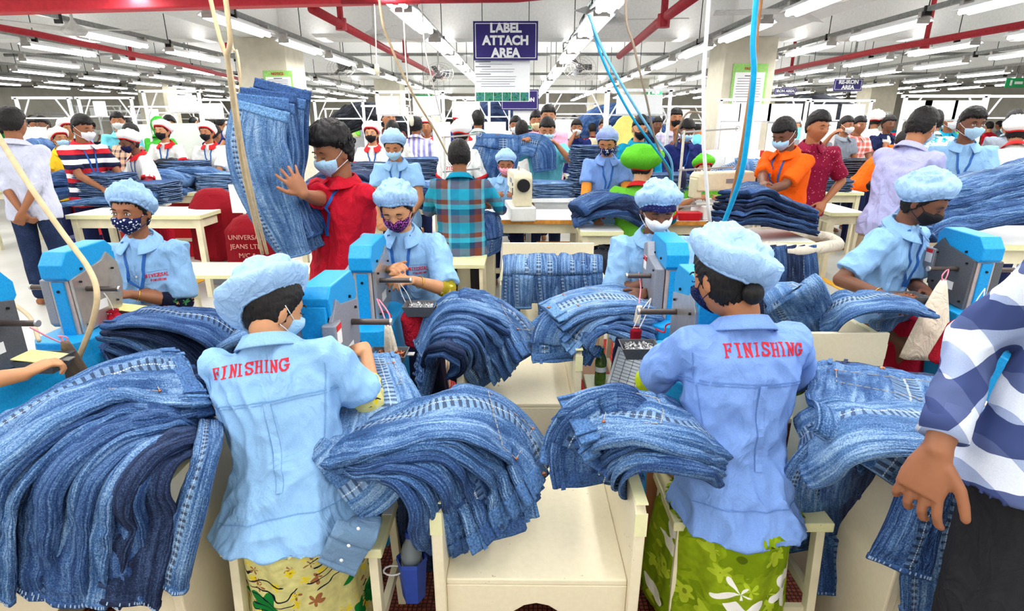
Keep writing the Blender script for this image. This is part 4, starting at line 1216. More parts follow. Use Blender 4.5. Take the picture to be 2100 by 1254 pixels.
def folded_proto(seed, mat, w=.36, d=.27, layers=3, name='folded_jeans'):
    """jeans folded to a slab: the fold edges show as wavy lips"""
    r = empty(name, (0,0,0), 'x', 'jeans'); q = MB(); e = MB(); random.seed(seed)
    hh = .0
    for l in range(layers):
        t = .011; n = 44; ring0 = []
        for j, zz in enumerate((0, t*.5, t)):
            g_ = 1 if j == 1 else .965
            ring = []
            for k in range(n):
                a = 2*PI*k/n; cx, sy = math.cos(a), math.sin(a)
                x = math.copysign(abs(cx)**.35, cx)*w/2*g_; y = math.copysign(abs(sy)**.35, sy)*d/2*g_
                wv = .010*math.sin(a*7+seed+l*2)+.006*math.sin(a*13+l)
                x += wv*.8*cx; y += wv*sy
                ring.append(V((x+l*.004*math.sin(seed+l*3), y, hh+zz+.009*noise.noise(V((x*9+seed, y*9, l*1.3))))))
            ring0.append(ring)
        top = [p*.6+V((0, 0, .4*(p.z)+.004*noise.noise(V((p.x*20, p.y*20, seed))))) for p in ring0[2]]
        q.loft(ring0+[top], True, [0, .02, .04, .14])
        rim = ring0[1]
        e.tube([p*1.006+V((0,0,.001)) for p in rim]+[rim[0]*1.006], .0016, 5, False)
        hh += t+.001
    q.build('fabric', M_DEN[mat], r, smooth=True); e.build('pale_edge', M_INSIDE, r)
    return r, hh
PROTO = {}
def stack(x, y, z, n, label, mat=0, rz=0, sc=1., group=None, fan=(0,0), jit=.012, spread=1.):
    """a pile of folded jeans, every pair its own thing"""
    h = z; random.seed(int(x*97+y*31+n)); g = group or label
    for i in range(n):
        mm = mat if isinstance(mat, int) else random.choice(mat)
        sd_ = random.randrange(3); key = (mm, sd_)
        if key not in PROTO: PROTO[key] = [folded_proto(sd_+mm*3, mm), False]
        (r, hh), used = PROTO[key]
        o = copy_tree(r) if used else r; PROTO[key][1] = True
        nm = 'topmost' if i == n-1 else 'lowest' if i == 0 else ORD[min(i, 24)]+' from the bottom'
        lab = 'folded jeans, %s in %s' % (nm, label)
        place(o, (x+fan[0]*i+random.uniform(-jit, jit), y+fan[1]*i+random.uniform(-jit, jit), h), rz+random.uniform(-.08, .08), sc, lab, g)
        h += (hh+.0015)*sc
    return h
# ------------------------------------------------------------ sewing machine
SEWC = plain('sewing_machine_cream', (226,216,184), .35, speck=.03); SEWW = plain('sewing_machine_white', (228,230,226), .3, speck=.02)
def sewing(x, y, z, rz, label, col=SEWC, big=True):
    r = empty('sewing_machine', (x, y, z), label, 'sewing machine', rz=rz)
    # arm runs along local X; end face at +X
    MB().box((.05, 0, .05), (.44, .18, .10)).build('bed', SEWW, r, bevel=.01)
    MB().prism([(.12, .10), (.24, .10), (.245, .30), (.22, .335), (-.20, .33), (-.22, .30), (-.22, .20), (.10, .20), (.12, .17)], -.065, .065, 'y').build('arm', col, r, bevel=.012)
    MB().box((-.20, 0, .22), (.055, .10, .14)).build('head', col, r, bevel=.01)
    MB().cyl((-.20, 0, .10), (-.20, 0, .16), .006, 8).box((-.20, 0, .105), (.03, .02, .012)).build('needle_bar', STEEL, r)
    MB().cyl((.245, 0, .25), (.275, 0, .25), .045, 20).build('hand_wheel', BLACKM, r)
    MB().box((.05, -.067, .27), (.10, .004, .03)).build('vent_panel', GREYM, r)
    MB().box((.17, -.067, .25), (.02, .004, .02)).box((.17, -.067, .2), (.02, .004, .05)).build('dial', BLACKM, r)
    for k in range(2): MB().cyl((-.05+k*.06, .0, .33), (-.05+k*.06, 0, .36), .004, 6).build('thread_post', STEEL, r)
    return r
def cone(x, y, z, mat, label, parent=None):
    r = empty('thread_cone', (x, y, z), label, 'thread cone')
    MB().lathe((0,0,0), [(.008,0),(.028,.005),(.022,.11),(.010,.115)], 14).build('thread', mat, r, smooth=True)
    MB().cyl((0,0,-.004), (0,0,.13), .006, 8).build('core', WHITEP, r); return r
def bottle(x, y, z, h, label, col, capc, liquid=None):
    r = empty('plastic_bottle', (x, y, z), label, 'bottle')
    n = NT('bottle_'+label[:12], .08, 0, .6); n.base(srgb(*col)); n.b.inputs['Transmission Weight'].default_value = .65; n.b.inputs['Alpha'].default_value = 1
    s_ = h/.24
    MB().lathe((0,0,0), [(.026,0),(.033,.008),(.034,.05),(.031,.09),(.034,.13),(.034,.155),(.026,.185),(.013,.21),(.0125,.222)], 20).build('body', n.m, r, smooth=True).scale = (s_,)*3
    MB().lathe((0,0,.220), [(.0155,0),(.0155,.018),(.013,.02)], 16).build('cap', capc, r).scale = (s_,)*3
    MB().lathe((0,0,.0), [(.0350,.095),(.0350,.125)], 20).build('label_band', WHITEP, r).scale = (s_,)*3
    r.children[1].location = (0, 0, 0)
    return r
# ------------------------------------------------------------ benches, stools, machines near the camera
box_bench(-.195, .305, 1.234, 1.87, .42, .69, 'nearest cream box bench in the aisle, waistbands of jeans on its seat')
box_bench(-.236, .25, 2.25, 2.90, .42, .69, 'second cream box bench in the aisle, behind the nearest one')
box_bench(-.08, .52, 3.35, 3.98, .42, .69, 'third cream box bench with jeans draped over its front and a tall back board', back=.79)
box_bench(-1.50, -.96, 1.24, 1.88, .42, .70, 'cream box bench under the big jeans pile at the left edge')
box_bench(1.06, 1.60, 1.26, 1.88, .42, .70, 'cream box bench under the jeans pile beside the plaid-shirted man')
box_bench(-1.52, -.98, 2.36, 2.95, .42, .69, 'cream box bench behind the nearest woman, on her left')
MB().box((-1.25, 2.335, .50), (.60, .02, .44)).build('bench_board', BOXP, bevel=.004, label='upright cream board of the bench left of the nearest cap', cat='board')
box_bench(1.16, 1.64, 2.40, 2.98, .42, .69, 'cream box bench behind the woman in hibiscus skirt')
MB().box((1.40, 2.375, .50), (.54, .02, .44)).build('bench_board', BOXP, bevel=.004, label='upright cream board of the bench right of the periwinkle shirt', cat='board')
stool(-.61, 1.415, .46, .28, .48, 'wooden stool under the woman in green floral skirt')
stool(.71, 1.53, .48, .27, .48, 'wooden stool under the woman in lime hibiscus skirt')
stool(-1.95, 2.98, .4, .28, .48, 'wooden stool under the woman in navy floral mask')
stool(-.62, 3.10, .4, .28, .48, 'wooden stool under the woman in purple floral mask')
stool(.74, 3.12, .4, .28, .48, 'wooden stool under the woman in white surgical mask and dark hairnet')
stool(2.02, 3.12, .4, .28, .48, 'wooden stool under the woman in black mask')
stool(-2.05, 1.45, .4, .28, .48, 'wooden stool at the far left end of the nearest row')
machine(-.66, 1.87, 0, 'blue button machine in front of the nearest woman with cap seen from behind')
machine(-.69, 2.53, 180, 'blue button machine between the red bag and the woman in purple mask', STEEL, mirror=-1)
machine(.665, 1.975, 0, 'blue button machine in front of the woman in periwinkle shirt', STEEL, mirror=-1)
machine(.715, 2.60, 180, 'blue button machine in front of the woman in dark hairnet', STEEL, mirror=-1, sticker=TAGR)
machine(-1.93, 2.38, 180, 'blue button machine in front of the woman in navy floral mask', STEEL, mirror=-1)
machine(-1.93, 1.84, 0, 'blue button machine cut by the left edge, dark side casing', DKGREY)
machine(2.23, 2.75, 180, 'blue button machine with dark casing and yellow sticker, in front of the black mask', DKGREY, sticker=TAGY)
machine(2.02, 2.02, 0, 'blue button machine half hidden behind the plaid-shirted man', GREYM)
# ------------------------------------------------------------ the seated women
def floral_skirt(name, bg, blobs, curls=None, sc=14):
    n = NT(name, .85, 0, .12); v = n.mapping('Object', (1,1,1))
    wv = n.n.new('ShaderNodeTexNoise'); n.link(v, wv.inputs[0]); wv.inputs['Scale'].default_value = 9
    va = n.n.new('ShaderNodeVectorMath'); va.operation = 'MULTIPLY_ADD'; n.link(wv.outputs['Color'], va.inputs[0]); va.inputs[1].default_value = (.05,.05,.05); n.link(v, va.inputs[2])
    c = n.mix(.0, bg and srgb(*bg), srgb(*bg))
    f0 = n.noise(v, 30, 3); c = n.ramp(f0, [(.3, srgb(*[x*.86 for x in bg])), (.7, srgb(*bg))])
    for (col, scale, thr, off, dark) in blobs:
        m = n.n.new('ShaderNodeVectorMath'); m.operation = 'ADD'; n.link(va.outputs[0], m.inputs[0]); m.inputs[1].default_value = (off, off*.3, off*.7)
        # petals: cell-centred polar wobble
        vo = n.n.new('ShaderNodeTexVoronoi'); n.link(m.outputs[0], vo.inputs['Vector']); vo.inputs['Scale'].default_value = scale
        loc = n.n.new('ShaderNodeVectorMath'); loc.operation = 'SUBTRACT'; n.link(vo.outputs['Position'], loc.inputs[1])
        sc_ = n.n.new('ShaderNodeVectorMath'); sc_.operation = 'SCALE'; n.link(m.outputs[0], sc_.inputs[0]); sc_.inputs['Scale'].default_value = 1
        n.link(sc_.outputs[0], loc.inputs[0]); sp = n.sep(loc.outputs[0])
        an = n.math('ARCTAN2', sp[2], sp[0]); pet = n.math('MULTIPLY', n.math('SINE', n.math('MULTIPLY', an, 5)), .28)
        dist = n.math('ADD', vo.outputs['Distance'], n.math('MULTIPLY', pet, .42))
        pick = n.math('GREATER_THAN', n.sep(vo.outputs['Color'])[0], dark)
        msk = n.math('MULTIPLY', n.math('LESS_THAN', dist, thr), pick)
        c = n.mix(msk, c, srgb(*col))
        core = n.math('MULTIPLY', n.math('LESS_THAN', vo.outputs['Distance'], thr*.3), pick)
        c = n.mix(core, c, tuple(x*.45 for x in srgb(*col)))
    if curls:
        w = n.n.new('ShaderNodeTexWave'); n.link(v, w.inputs[0]); w.wave_type = 'RINGS'; w.inputs['Scale'].default_value = 13; w.inputs['Distortion'].default_value = 9; w.inputs['Detail'].default_value = 1.5
        k = n.math('MULTIPLY', n.math('GREATER_THAN', w.outputs['Fac'], .93), n.math('GREATER_THAN', n.noise(v, 6, 1), .52))
        c = n.mix(k, c, srgb(*curls))
    n.base(c); n.bump(n.noise(v, 10, 3), .5, .03); MATS[name] = n.m; return n.m
SK_A = floral_skirt('skirt_green_flower_print', (218,212,140), [((150,100,60), 17, .33, 3.1, .55), ((222,200,40), 26, .34, 7.7, .6), ((16,120,50), 8.5, .40, 0, .35)], (18,20,40))
SK_B = floral_skirt('skirt_lime_hibiscus_print', (146,172,24), [((118,144,14), 10, .55, 1.3, .1), ((176,198,48), 12, .38, 5.2, .45), ((246,246,240), 5.2, .36, 9.4, .45)])
SK_R = cloth('skirt_crimson', (170,20,44), bump=.6); SK_N = cloth('skirt_navy', (30,36,66), bump=.5)
IN_A = SK_A; IN_LIME = cloth('lime_sleeve', (170,190,30), bump=.6); IN_OR = floral_skirt('orange_print', (220,110,50), [((40,30,30), 30, .3, 0, .4)])
IN_NAVY = floral_skirt('navy_flower_print', (24,28,50), [((236,170,120), 34, .3, 2, .5), ((230,70,130), 22, .3, 5, .75), ((60,130,80), 24, .3, 8, .7)])
IN_OLV = floral_skirt('olive_print', (166,150,40), [((226,214,120), 40, .3, 2, .5)])
RED_INK = plain('red_print_ink', (206,36,54), .7, speck=.04)
SEAM = plain('uniform_seam', (112,158,206), .8, speck=.1, nscale=300); SEAM2 = plain('uniform_seam_deep', (96,132,196), .8, speck=.1, nscale=300)
def back_details(i, sm_, text_h, dx=0):
    N, u, f, r = i['N'], i['u'], i['f'], i['r']
    print_on(i, 'FINISHING', text_h, N-u*.055+r*dx-f*.0, r, u, f, RED_INK, 'printed_name', .22, arc=-.35, gap=.12)
    for dz, w in ((.150, .0035), (.158, .0022)):
        seam_on(i, [N-u*(dz+.05*abs(t)**2*0)+r*(t*.19) for t in [k/14-1 for k in range(29)]], w, sm_, 'yoke_seam', f)
    seam_on(i, [N-u*(.155+.25*k/12)+r*.012 for k in range(13)], .020, i['shirtmat'], 'back_pleat', f, .003, .001)
    seam_on(i, [N-u*(.155+.25*k/12)-r*.0 for k in range(13)], .002, sm_, 'pleat_seam', f)
    for sg in (-1, 1):
        seam_on(i, [N-u*(.07+.28*k/12)+r*sg*(.175-.004*k) for k in range(13)], .003, sm_, 'side_seam', f)
    seam_on(i, [i['P']+V((0,0,-.035))+r*(t*.18) for t in [k/14-1 for k in range(29)]], .003, sm_, 'hem_seam', f)
A, ia = person('person', 'woman seated with her back to us in puffy light blue cap and green floral skirt', (-.67, 1.44, .575), face=92, H=1.45, lean=12, side=-8, hd=(-42, -22, 0), voxel=.005,
    hoff=(-.025, .03, -.035), hemw=1.13, LH=(-.80, 1.82, .84), RH=PZ(752, 728, .87), armk=.93, sleeve=.80, sleeve_inner=(IN_A, 1.42), bottom=SK_A, skirt=True, cap='bouffant', mask=SURG, skin=0, seed=3, fat=1.10, hem=-.10, skback=.12, curlR=1.15, nR=(.3,-.5,.8), dR=(-.45,.6,.15), poleR=(.45,-.35,-.8), wr=.010, capkw=dict(puff=1.25, droop=.35, tilt=.10))
ia['shirtmat'] = SHIRT_B; back_details(ia, SEAM, .031, -.035)
B, ib = person('person', 'woman seated with her back to us in periwinkle shirt and lime skirt with white hibiscus', (.665, 1.50, .58), face=97, H=1.55, lean=10, side=2, hd=(22, -16, 0), voxel=.005,
    hoff=(-.03, .02, -.012), LH=(.57, 1.86, .86), RH=(.80, 1.88, .86), armk=.93, sleeve=.88, sleeve_inner=(IN_LIME, 1.06), bottom=SK_B, skirt=True, cap='bouffant', capcol=CAPC, mask=MASKD, skin=1, seed=8, shirt=SHIRT_B2, fat=1.0, hem=-.10, skback=.12, poleL=(-.75,-.1,-.8), wr=.009, capkw=dict(puff=1.35, droop=.1, wide=1.04, tilt=-.05), bun=True)
ib['shirtmat'] = SHIRT_B2; back_details(ib, SEAM2, .034, .03)
def front_details(i, sm_, word='UNIVERSAL', side=1, h=.016, frm=None):
    N, u, f, r = i['N'], i['u'], i['f'], i['r']
    print_on(i, word, h, N-u*.155-r*side*.085, -r, u, -f, RED_INK, 'printed_name', .24, gap=.1)
    print_on(i, 'FINISHING', h*.6, N-u*.18-r*side*.095, -r, u, -f, RED_INK, 'printed_line', .24, gap=.1)
    seam_on(i, [N-u*(.10+.34*k/14)+r*.012 for k in range(15)], .012, i.get('shirtmat', SHIRT_B), 'button_placket', -f, .002, .001)
    q = MB()
    for k in range(4):
        p = N-u*(.16+.075*k)+r*.006-i['off']-f*-.4
        loc, nrm, _, _ = i['bvh'].ray_cast(p, -f)
        if loc is not None: q.lathe(loc+f*.003, [(.005,-.001),(.006,.001),(.001,.0015)], 8, Matrix.Rotation(PI/2, 3, 'X'))
    if q.v: q.build('shirt_buttons', WHITEP, i['root'], kind='stuff')
    seam_on(i, [N-u*(.135)-r*side*(.05+.012*k) for k in range(8)], .002, sm_, 'pocket_seam', -f)
def gold_bangle(i, sg, t=.86):
    S, E, W = i['arms'][sg]; d = (W-E).normalized(); c = E.lerp(W, t)-i['off']; a = d.orthogonal().normalized(); b = d.cross(a)
    MB().tube([c+(a*math.cos(k*PI/9)+b*math.sin(k*PI/9))*.030 for k in range(19)], .0022, 6, False).build('bangle', plain('gold', (222,170,70), .25, .9), i['root'], smooth=True)
D, idd = person('person', 'woman looking at the camera in navy floral mask and light blue cap', (-1.95, 2.88, .565), face=-84, H=1.58, lean=6, side=0, hd=(-4, -3, -3), voxel=.0055,
    LH=PZ(268, 604, .80), RH=(-2.06, 2.55, .82), sleeve=.88, sleeve_inner=(IN_NAVY, 1.35), bottom=SK_N, skirt=True, cap='bouffant', mask=MASKN, skin=2, eyes='open', lany=True, seed=5, badge=BADGE, wr=.008, capkw=dict(puff=.75), fat=1.05)
idd['shirtmat'] = SHIRT_B; front_details(idd, SEAM); gold_bangle(idd, -1)
E_, ie = person('person', 'woman looking down in purple floral mask with olive sleeves', (-.60, 2.98, .60), face=-92, H=1.57, lean=10, side=0, hd=(0, -26, 3), voxel=.0055,
    LH=PZ(845, 575, .90), RH=PZ(793, 555, .93), sleeve=.9, sleeve_inner=(IN_OLV, 1.18), bottom=SK_N, skirt=True, cap='bouffant', mask=MASKP, skin=0, lany=True, seed=11, badge=False, wr=.008, capkw=dict(puff=.85), fat=1.10)
ie['shirtmat'] = SHIRT_B; front_details(ie, SEAM); gold_bangle(ie, -1, .8)
F_, if_ = person('person', 'woman in dark lace hairnet and white surgical mask, looking down', (.73, 2.98, .585), face=-92, H=1.58, lean=8, side=2, hd=(2, -22, 0), voxel=.0055,
    LH=(.62, 2.62, .83), RH=PZ(1335, 575, .86), sleeve=.88, sleeve_inner=(IN_OR, 1.15), bottom=SK_N, skirt=True, cap='bouffant', mask=MASKW, skin=3, lany=True, seed=13, badge=False, shirt=SHIRT_B, wr=.008, capkw=dict(puff=1.0), fat=1.02, hair_h=1.0)
if_['shirtmat'] = SHIRT_B; front_details(if_, SEAM)
G_, ig = person('person', 'woman bending over her work in plain black mask, gathered blue cap', (1.96, 3.02, .62), face=-58, H=1.62, lean=12, side=0, hd=(6, -26, 4), voxel=.0055,
    LH=PZ(1900, 598, .80), RH=PZ(1815, 608, .82), sleeve=.82, bottom=SK_R, skirt=True, cap='bouffant', mask=MASKK, skin=3, lany=True, seed=17, badge=plain('pink_badge', (236,186,196), .4), wr=.008, capkw=dict(puff=.95, droop=.2))
ig['shirtmat'] = SHIRT_B; gold_bangle(ig, 1, .85)
Cc, ic = person('person', 'woman at the left edge of whom only the hand on the button tray shows', (-2.12, 1.48, .60), face=85, H=1.58, lean=8, hd=(0, -15, 0), voxel=.005, LH=(-2.0, 1.85, .85), RH=PZ(48, 768, .84), sleeve=.8, sleeve_inner=(IN_NAVY, 1.4),
    bottom=SK_N, skirt=True, cap='bouffant', mask=SURG, skin=0, seed=21, curlR=.9, dR=(.5,.8,.2), nR=(-.2,-.3,1), poleR=(.6,-.6,-.5))
# hairnet of the fourth woman
HM = if_['HM']; off = if_['off']
def fnet(d):
    p = headpt(d, 0, False); zz = p.z-(.030*sm(.0, .8, d.y)-.02*(1-sm(-.7, .1, d.y)))
    return headpt(d, .0155+.001*math.sin(math.atan2(d.x, d.y)*40), False) if (zz > 0) else headpt(d, -.01, False)
vs, fs = sph(80, 50, fnet)
q = MB(); q.add([p-off for p in xf(HM, vs)], fs); q.build('hairnet', dotted('hairnet_navy_lace', (30,34,84), (96,100,150), 110, .22), if_['root'], smooth=True)
# ------------------------------------------------------------ man in the plaid shirt at the right edge
def plaid(name, cols, scale, rot=0, axes=(0, 2), mode='MIX'):
    """woven checks from the cloth's own coordinates"""
    n = NT(name, .8, 0, .15); v = n.mapping('Object', (1,1,1), (0, rot, 0)); s_ = n.sep(v)
    def bands(sock, seq, per):
        m = n.math('FRACT', n.math('MULTIPLY', sock, 1/per)); return n.ramp(m, seq, 'CONSTANT')
    a = bands(s_[axes[0]], cols[0], scale); b = bands(s_[axes[1]], cols[1], scale)
    c = n.mix(.5 if mode == 'MIX' else 1., a, b, mode); f = n.noise(n.mapping(), 300, 2)
    n.base(n.mix(n.math('MULTIPLY', f, .25), c, (.05, .06, .1))); w = n.noise(v, 9, 3)
    n.bump(n.math('ABSOLUTE', n.math('SUBTRACT', w, .5)), -.6, .03); MATS[name] = n.m; return n.m
nv, lt, md = srgb(46,56,104), srgb(226,234,248), srgb(150,168,210)
PL_R = plaid('blue_white_check', ([(0, lt), (.5, (.36,.44,.66))], [(0, (1,1,1)), (.5, (.12,.15,.30))]), .10, .55, mode='MULTIPLY')
R_, ir = person('person', 'man standing at the right edge in blue and white checked shirt and black trousers', (1.165, 1.0, .93), face=-103, H=1.74, armk=.98, lean=2, hd=(0, 0, 0), sex='m', seated=False, voxel=.0042, shirt=PL_R, sleeve=1.86,
    bottom=cloth('black_trousers', (36,36,40), bump=.6), RH=PZ(1922, 925, .985), LH=(1.42, .86, .92), skin=2, seed=31, curlR=.55, dR=(-.28,-.12,-1), nR=(-.85,-.55,.1), poleR=(.15,.9,-.1), wr=.005, fat=1.17, side=-15, hem=-.005, hemw=.84, spread=.22)
S, Eb, W = ir['arms'][1]; dd = (W-Eb).normalized(); offr = ir['off']
tip = Eb.lerp(W, .86)
MB().tube([tip-dd*.055-offr, tip+dd*.004-offr], [.044, .046], 26).tube([tip+dd*.004-offr, tip-dd*.03-offr], [.043, .040], 26, False).build('cuff', PL_R, R_, smooth=True)
Pm, f_, r_ = ir['P'], ir['f'], ir['r']
bz = .874
ringp = [Pm-offr+r_*math.cos(t)*.190+f_*(.010+math.sin(t)*.139) + UP*(bz-Pm.z) for t in [2*PI*k/48 for k in range(49)]]
q = MB()
for k in range(48):
    a, b = ringp[k], ringp[k+1]; q.bar(a, b, .006, .036)
q.build('belt', plain('black_leather', (24,22,22), .35), R_)
c = Pm-offr+f_*.152+UP*(bz-Pm.z)
Rb = Matrix((r_, f_, UP)).transposed()
MB().box(c+r_*.03, (.006,.008,.044), Rb).box(c-r_*.03, (.006,.008,.044), Rb).box(c+UP*.02, (.06,.008,.006), Rb).box(c-UP*.02, (.06,.008,.006), Rb).build('buckle', STEEL, R_, bevel=.001)
q = MB()
for k in range(5):
    p = Pm+UP*(.10+.095*k)+f_*.5-offr+r_*.0
    loc, nrm, _, _ = ir['bvh'].ray_cast(p, -f_)
    if loc is not None: q.lathe(loc+f_*.003, [(.006,-.001),(.0075,.001),(.006,.0022),(.001,.0015)], 12, Matrix((r_, UP, f_)).transposed())
q.build('shirt_buttons', plain('ivory_button', (236,230,206), .3), R_, kind='stuff')
seam_on(ir, [Pm+UP*(.03+.5*k/20)-r_*.016 for k in range(21)], .002, plain('navy_seam', (40,50,90)), 'placket_seam', -f_)
# ------------------------------------------------------------ man in red carrying jeans
RED_T = cloth('red_tshirt', (190,22,44), bump=.7)
Rm, irm = person('person', 'curly-haired man in red t-shirt and blue mask hugging a bundle of jeans', PY(700, 552, 3.05)+V((.02,0,0)), face=-118, H=1.60, armk=1.08, lean=-4, side=0, hd=(-8, -14, 0), sex='m', seated=False, voxel=.0055, shirt=RED_T, sleeve=.82,
    bottom=M_DEN[2], RH=PY(622, 400, 2.60), LH=PY(600, 420, 3.1), skin=2, mask=SURG, lany=True, badge=False, seed=41, curlR=.25, spread=.32, dR=(-.55,.15,.75), nR=(.3,-1,.1), poleR=(.9,-.7,-.5), hair_h=1.7, wr=.008, fat=1.03, collar=RED_T)
# curls
HMm = irm['HM']; q = MB(); random.seed(5)
for i in range(150):
    d = V((random.uniform(-1,1), random.uniform(-.9,1), random.uniform(.1,1))).normalized()
    p = headpt(d, .030, False)
    if p.z < hairline(d, 'm')+.02: continue
    c = HMm @ p - irm['off']; a = d.orthogonal().normalized(); b = d.cross(a); rr = random.uniform(.007, .012)
    q.tube([c+(a*math.cos(t)+b*math.sin(t))*rr+d*.002*t for t in [k*.7 for k in range(9)]], .0045, 5)
q.build('curls', HAIR, Rm, smooth=True, kind='stuff')
# ------------------------------------------------------------ jeans in the foreground
def pz(*l): return [PZ(*p) for p in l]
def fan(n, A, B, side_a, side_b, labelfn, group, mats, w=(.13,.135,.12,.10), dz=.012, jit=.012, th=.028, seed0=0, pockets=(), **kw):
    """n pairs laid one on another between path A (lowest) and path B (topmost)"""
    random.seed(seed0+77); out = []
    for i in range(n):
        t = i/(n-1) if n > 1 else 0
        pts = jitter(lerp3(A, B, t), jit); pts = [p+V((0,0,dz*i*0)) for p in pts]
        sd = [V(a).lerp(V(b), t) for a, b in zip(side_a, side_b)]
        out.append(jeans('jeans', labelfn(i, n), pts, [tuple(x) for x in sd], w=[x*random.uniform(.93, 1.07) for x in w], th=th, mat=mats[i % len(mats)], seed=seed0+i*1.37, group=group, pocket=(i in pockets), **kw))
    return out
def lab(where):
    def fn(i, n):
        nm = 'topmost' if i == n-1 else 'lowest' if i == 0 else ORD[min(n-1-i, 24)]+' from the top'
        return 'jeans %s in the %s' % (nm, where)
    return fn
Y_, X_ = (0,1,0), (1,0,0)
# left pile
fan(12, pz((400,860,.70),(345,890,.76))+[PY(280,965,1.20), PY(258,1080,1.17), PY(254,1222,1.15)],
        pz((395,770,.86),(230,790,.90),(40,880,.86))+[PY(-75,985,1.18), PY(-130,1190,1.14)],
        [Y_, (-.6,.7,0), (-1,.1,0), (-1,0,0)], [(.1,1,0), (-.15,1,0), (-.7,.7,0), (-.9,.3,0)],
        lab('big pile at the left edge'), 'jeans in the big left pile', [3,2,3,0,2,0,2,2,0,2,1,0], seed0=3, w=(.15,.14,.125,.11), th=.034, nlen=96, nseg=40, wr=.013, pockets=(10,9))
jeans('jeans', 'blue jeans hanging between the left box bench and the floral skirt', [PY(432,870,1.45), PY(428,930,1.27), PY(412,1000,1.2), PY(388,1090,1.18), PY(358,1205,1.16)], [(-.9,.2,0),(-1,0,0)], w=(.03,.038,.042,.04), band=False, loops=False, mat=0, seed=9.3, nlen=80)
jeans('jeans', 'dark jeans hanging far under the left pile', pz((330,930,.6),(320,1010,.5),(318,1110,.33),(322,1230,.1)), [(-1,0,0)]*2, w=(.07,.075,.08,.07), mat=3, seed=19.3, nlen=60)
# from the nearest woman's lap onto the nearest box
fan(8, pz((985,1120,.455),(950,1040,.60),(905,960,.74),(830,930,.74),(730,925,.66)),
       pz((1108,985,.60),(1050,885,.74),(940,850,.84),(840,870,.82),(715,905,.72)),
       [(1,.1,0), (.7,.6,0), (.1,1,0), (0,1,0)], [(.25,1,0), (.1,1,0), (0,1,0), (0,1,0)],
       lab('bundle over the nearest box bench'), 'jeans over the nearest box bench', [2,0,2,0,2,0,0,0], seed0=31, w=(.15,.145,.13,.12), th=.026, nlen=90, nseg=40, wr=.011, pockets=(7,), hemline=False)
for k, (xx, m) in enumerate(((838, 3), (868, 3), (895, 2))):
    jeans('jeans', 'dark jeans hanging beside the nearest box bench, %s of three' % ['leftmost', 'middle', 'rightmost'][k], pz((xx+10,915,.70),(xx+2,980,.58),(xx,1080,.34),(xx+4,1165,.14)), [X_]*2, w=(.055,.06,.065,.06), mat=m, seed=40+k, nlen=60, group='dark jeans beside the nearest box', band=False, loops=False)
jeans('jeans', 'light jeans on the lap of the nearest woman, under her hand', pz((755,742,.775),(770,800,.76),(775,880,.73),(745,950,.68),(690,1000,.63)), [(1,.15,0),(1,.1,0)], w=(.115,.125,.14,.15,.13), mat=1, seed=51, nlen=80, nseg=40, th=.05, wr=.014, pocket=True, hemline=False)
jeans('jeans', 'jeans waistband lying under the machine needle of the nearest woman', pz((712,712,.80),(716,745,.78),(712,800,.74)), [(1,.1,0)]*2, w=(.07,.08,.08), mat=2, seed=52, nlen=30, th=.03, hemline=False)
# between second box and machines
fan(9, pz((1000,775,.455),(968,740,.62),(930,705,.75))+[PY(892,735,2.32), PY(868,840,2.22)],
       pz((1098,720,.60),(1040,650,.74),(955,622,.85),(900,645,.80))+[PY(868,720,2.36), PY(850,835,2.25)],
       [(1,.2,0), (.8,.6,0), (.1,1,0), (0,1,0), (0,1,0)], [(.3,1,0), (.1,1,0), (0,1,0), (-.2,1,0), (-.4,1,0)],
       lab('rounded heap over the second box bench'), 'jeans over the second box bench', [2,3,0,2,0,2,0,2,0], seed0=61, w=(.14,.14,.125,.11), th=.030, nlen=80, wr=.012, pockets=(8,))
fan(7, pz((1160,742,.60),(1170,690,.72),(1215,668,.76),(1275,680,.74),(1310,700,.70)),
       pz((1122,640,.80),(1190,618,.84),(1270,612,.84),(1320,615,.80),(1350,600,.76)),
       [(1,.2,0), (.7,-.8,0), (0,-1,0), (0,-1,0)], [(.0,-1,0), (0,-1,0), (0,-1,0)],
       lab('bundle on the right side of the second bench'), 'jeans beside the hairnet woman', [0,2,0,1,0,0,1], seed0=81, w=(.15,.14,.12,.11), th=.026, nlen=70, hemline=False, pockets=(6,))
# over the third box
for k in range(8):
    x = 1052+k*23; Yn = 3.30-.01*(k % 2)
    jeans('jeans', 'faded jeans draped over the third box bench, %s from its left end' % ORD[k], [PY(x+2, 520, 3.72)+V((0,0,-.05)), PY(x, 528, 3.45), PY(x, 550, Yn), PY(x-3+k, 600, Yn-.01), PY(x-4+k*1.4, 645-(k % 3)*12, Yn)], [X_]*2, w=(.06,.065,.07,.055), mat=[0,1,0,0,1,0,2,0][k], seed=90+k*1.7, nlen=44, nseg=24, th=.03, wr=.008, group='jeans draped on the third box', band=False, loops=False)
# woman in periwinkle: bundle at her left elbow
fan(6, pz((1210,995,.60),(1222,930,.70),(1280,915,.76),(1360,930,.76),(1425,945,.68)),
       pz((1168,865,.80),(1230,845,.83),(1300,850,.84),(1370,870,.82),(1440,890,.74)),
       [(1,.3,0), (.7,-.8,0), (0,-1,0), (0,-1,0)], [(.15,-1,0), (0,-1,0), (0,-1,0)],
       lab('bundle at the periwinkle shirt\'s left elbow'), 'jeans at the left elbow of the second nearest woman', [2,0,0,2,0,0], seed0=111, w=(.13,.14,.12,.115), th=.028, nlen=80, nseg=40, wr=.011, pockets=(5,4), hemline=False)
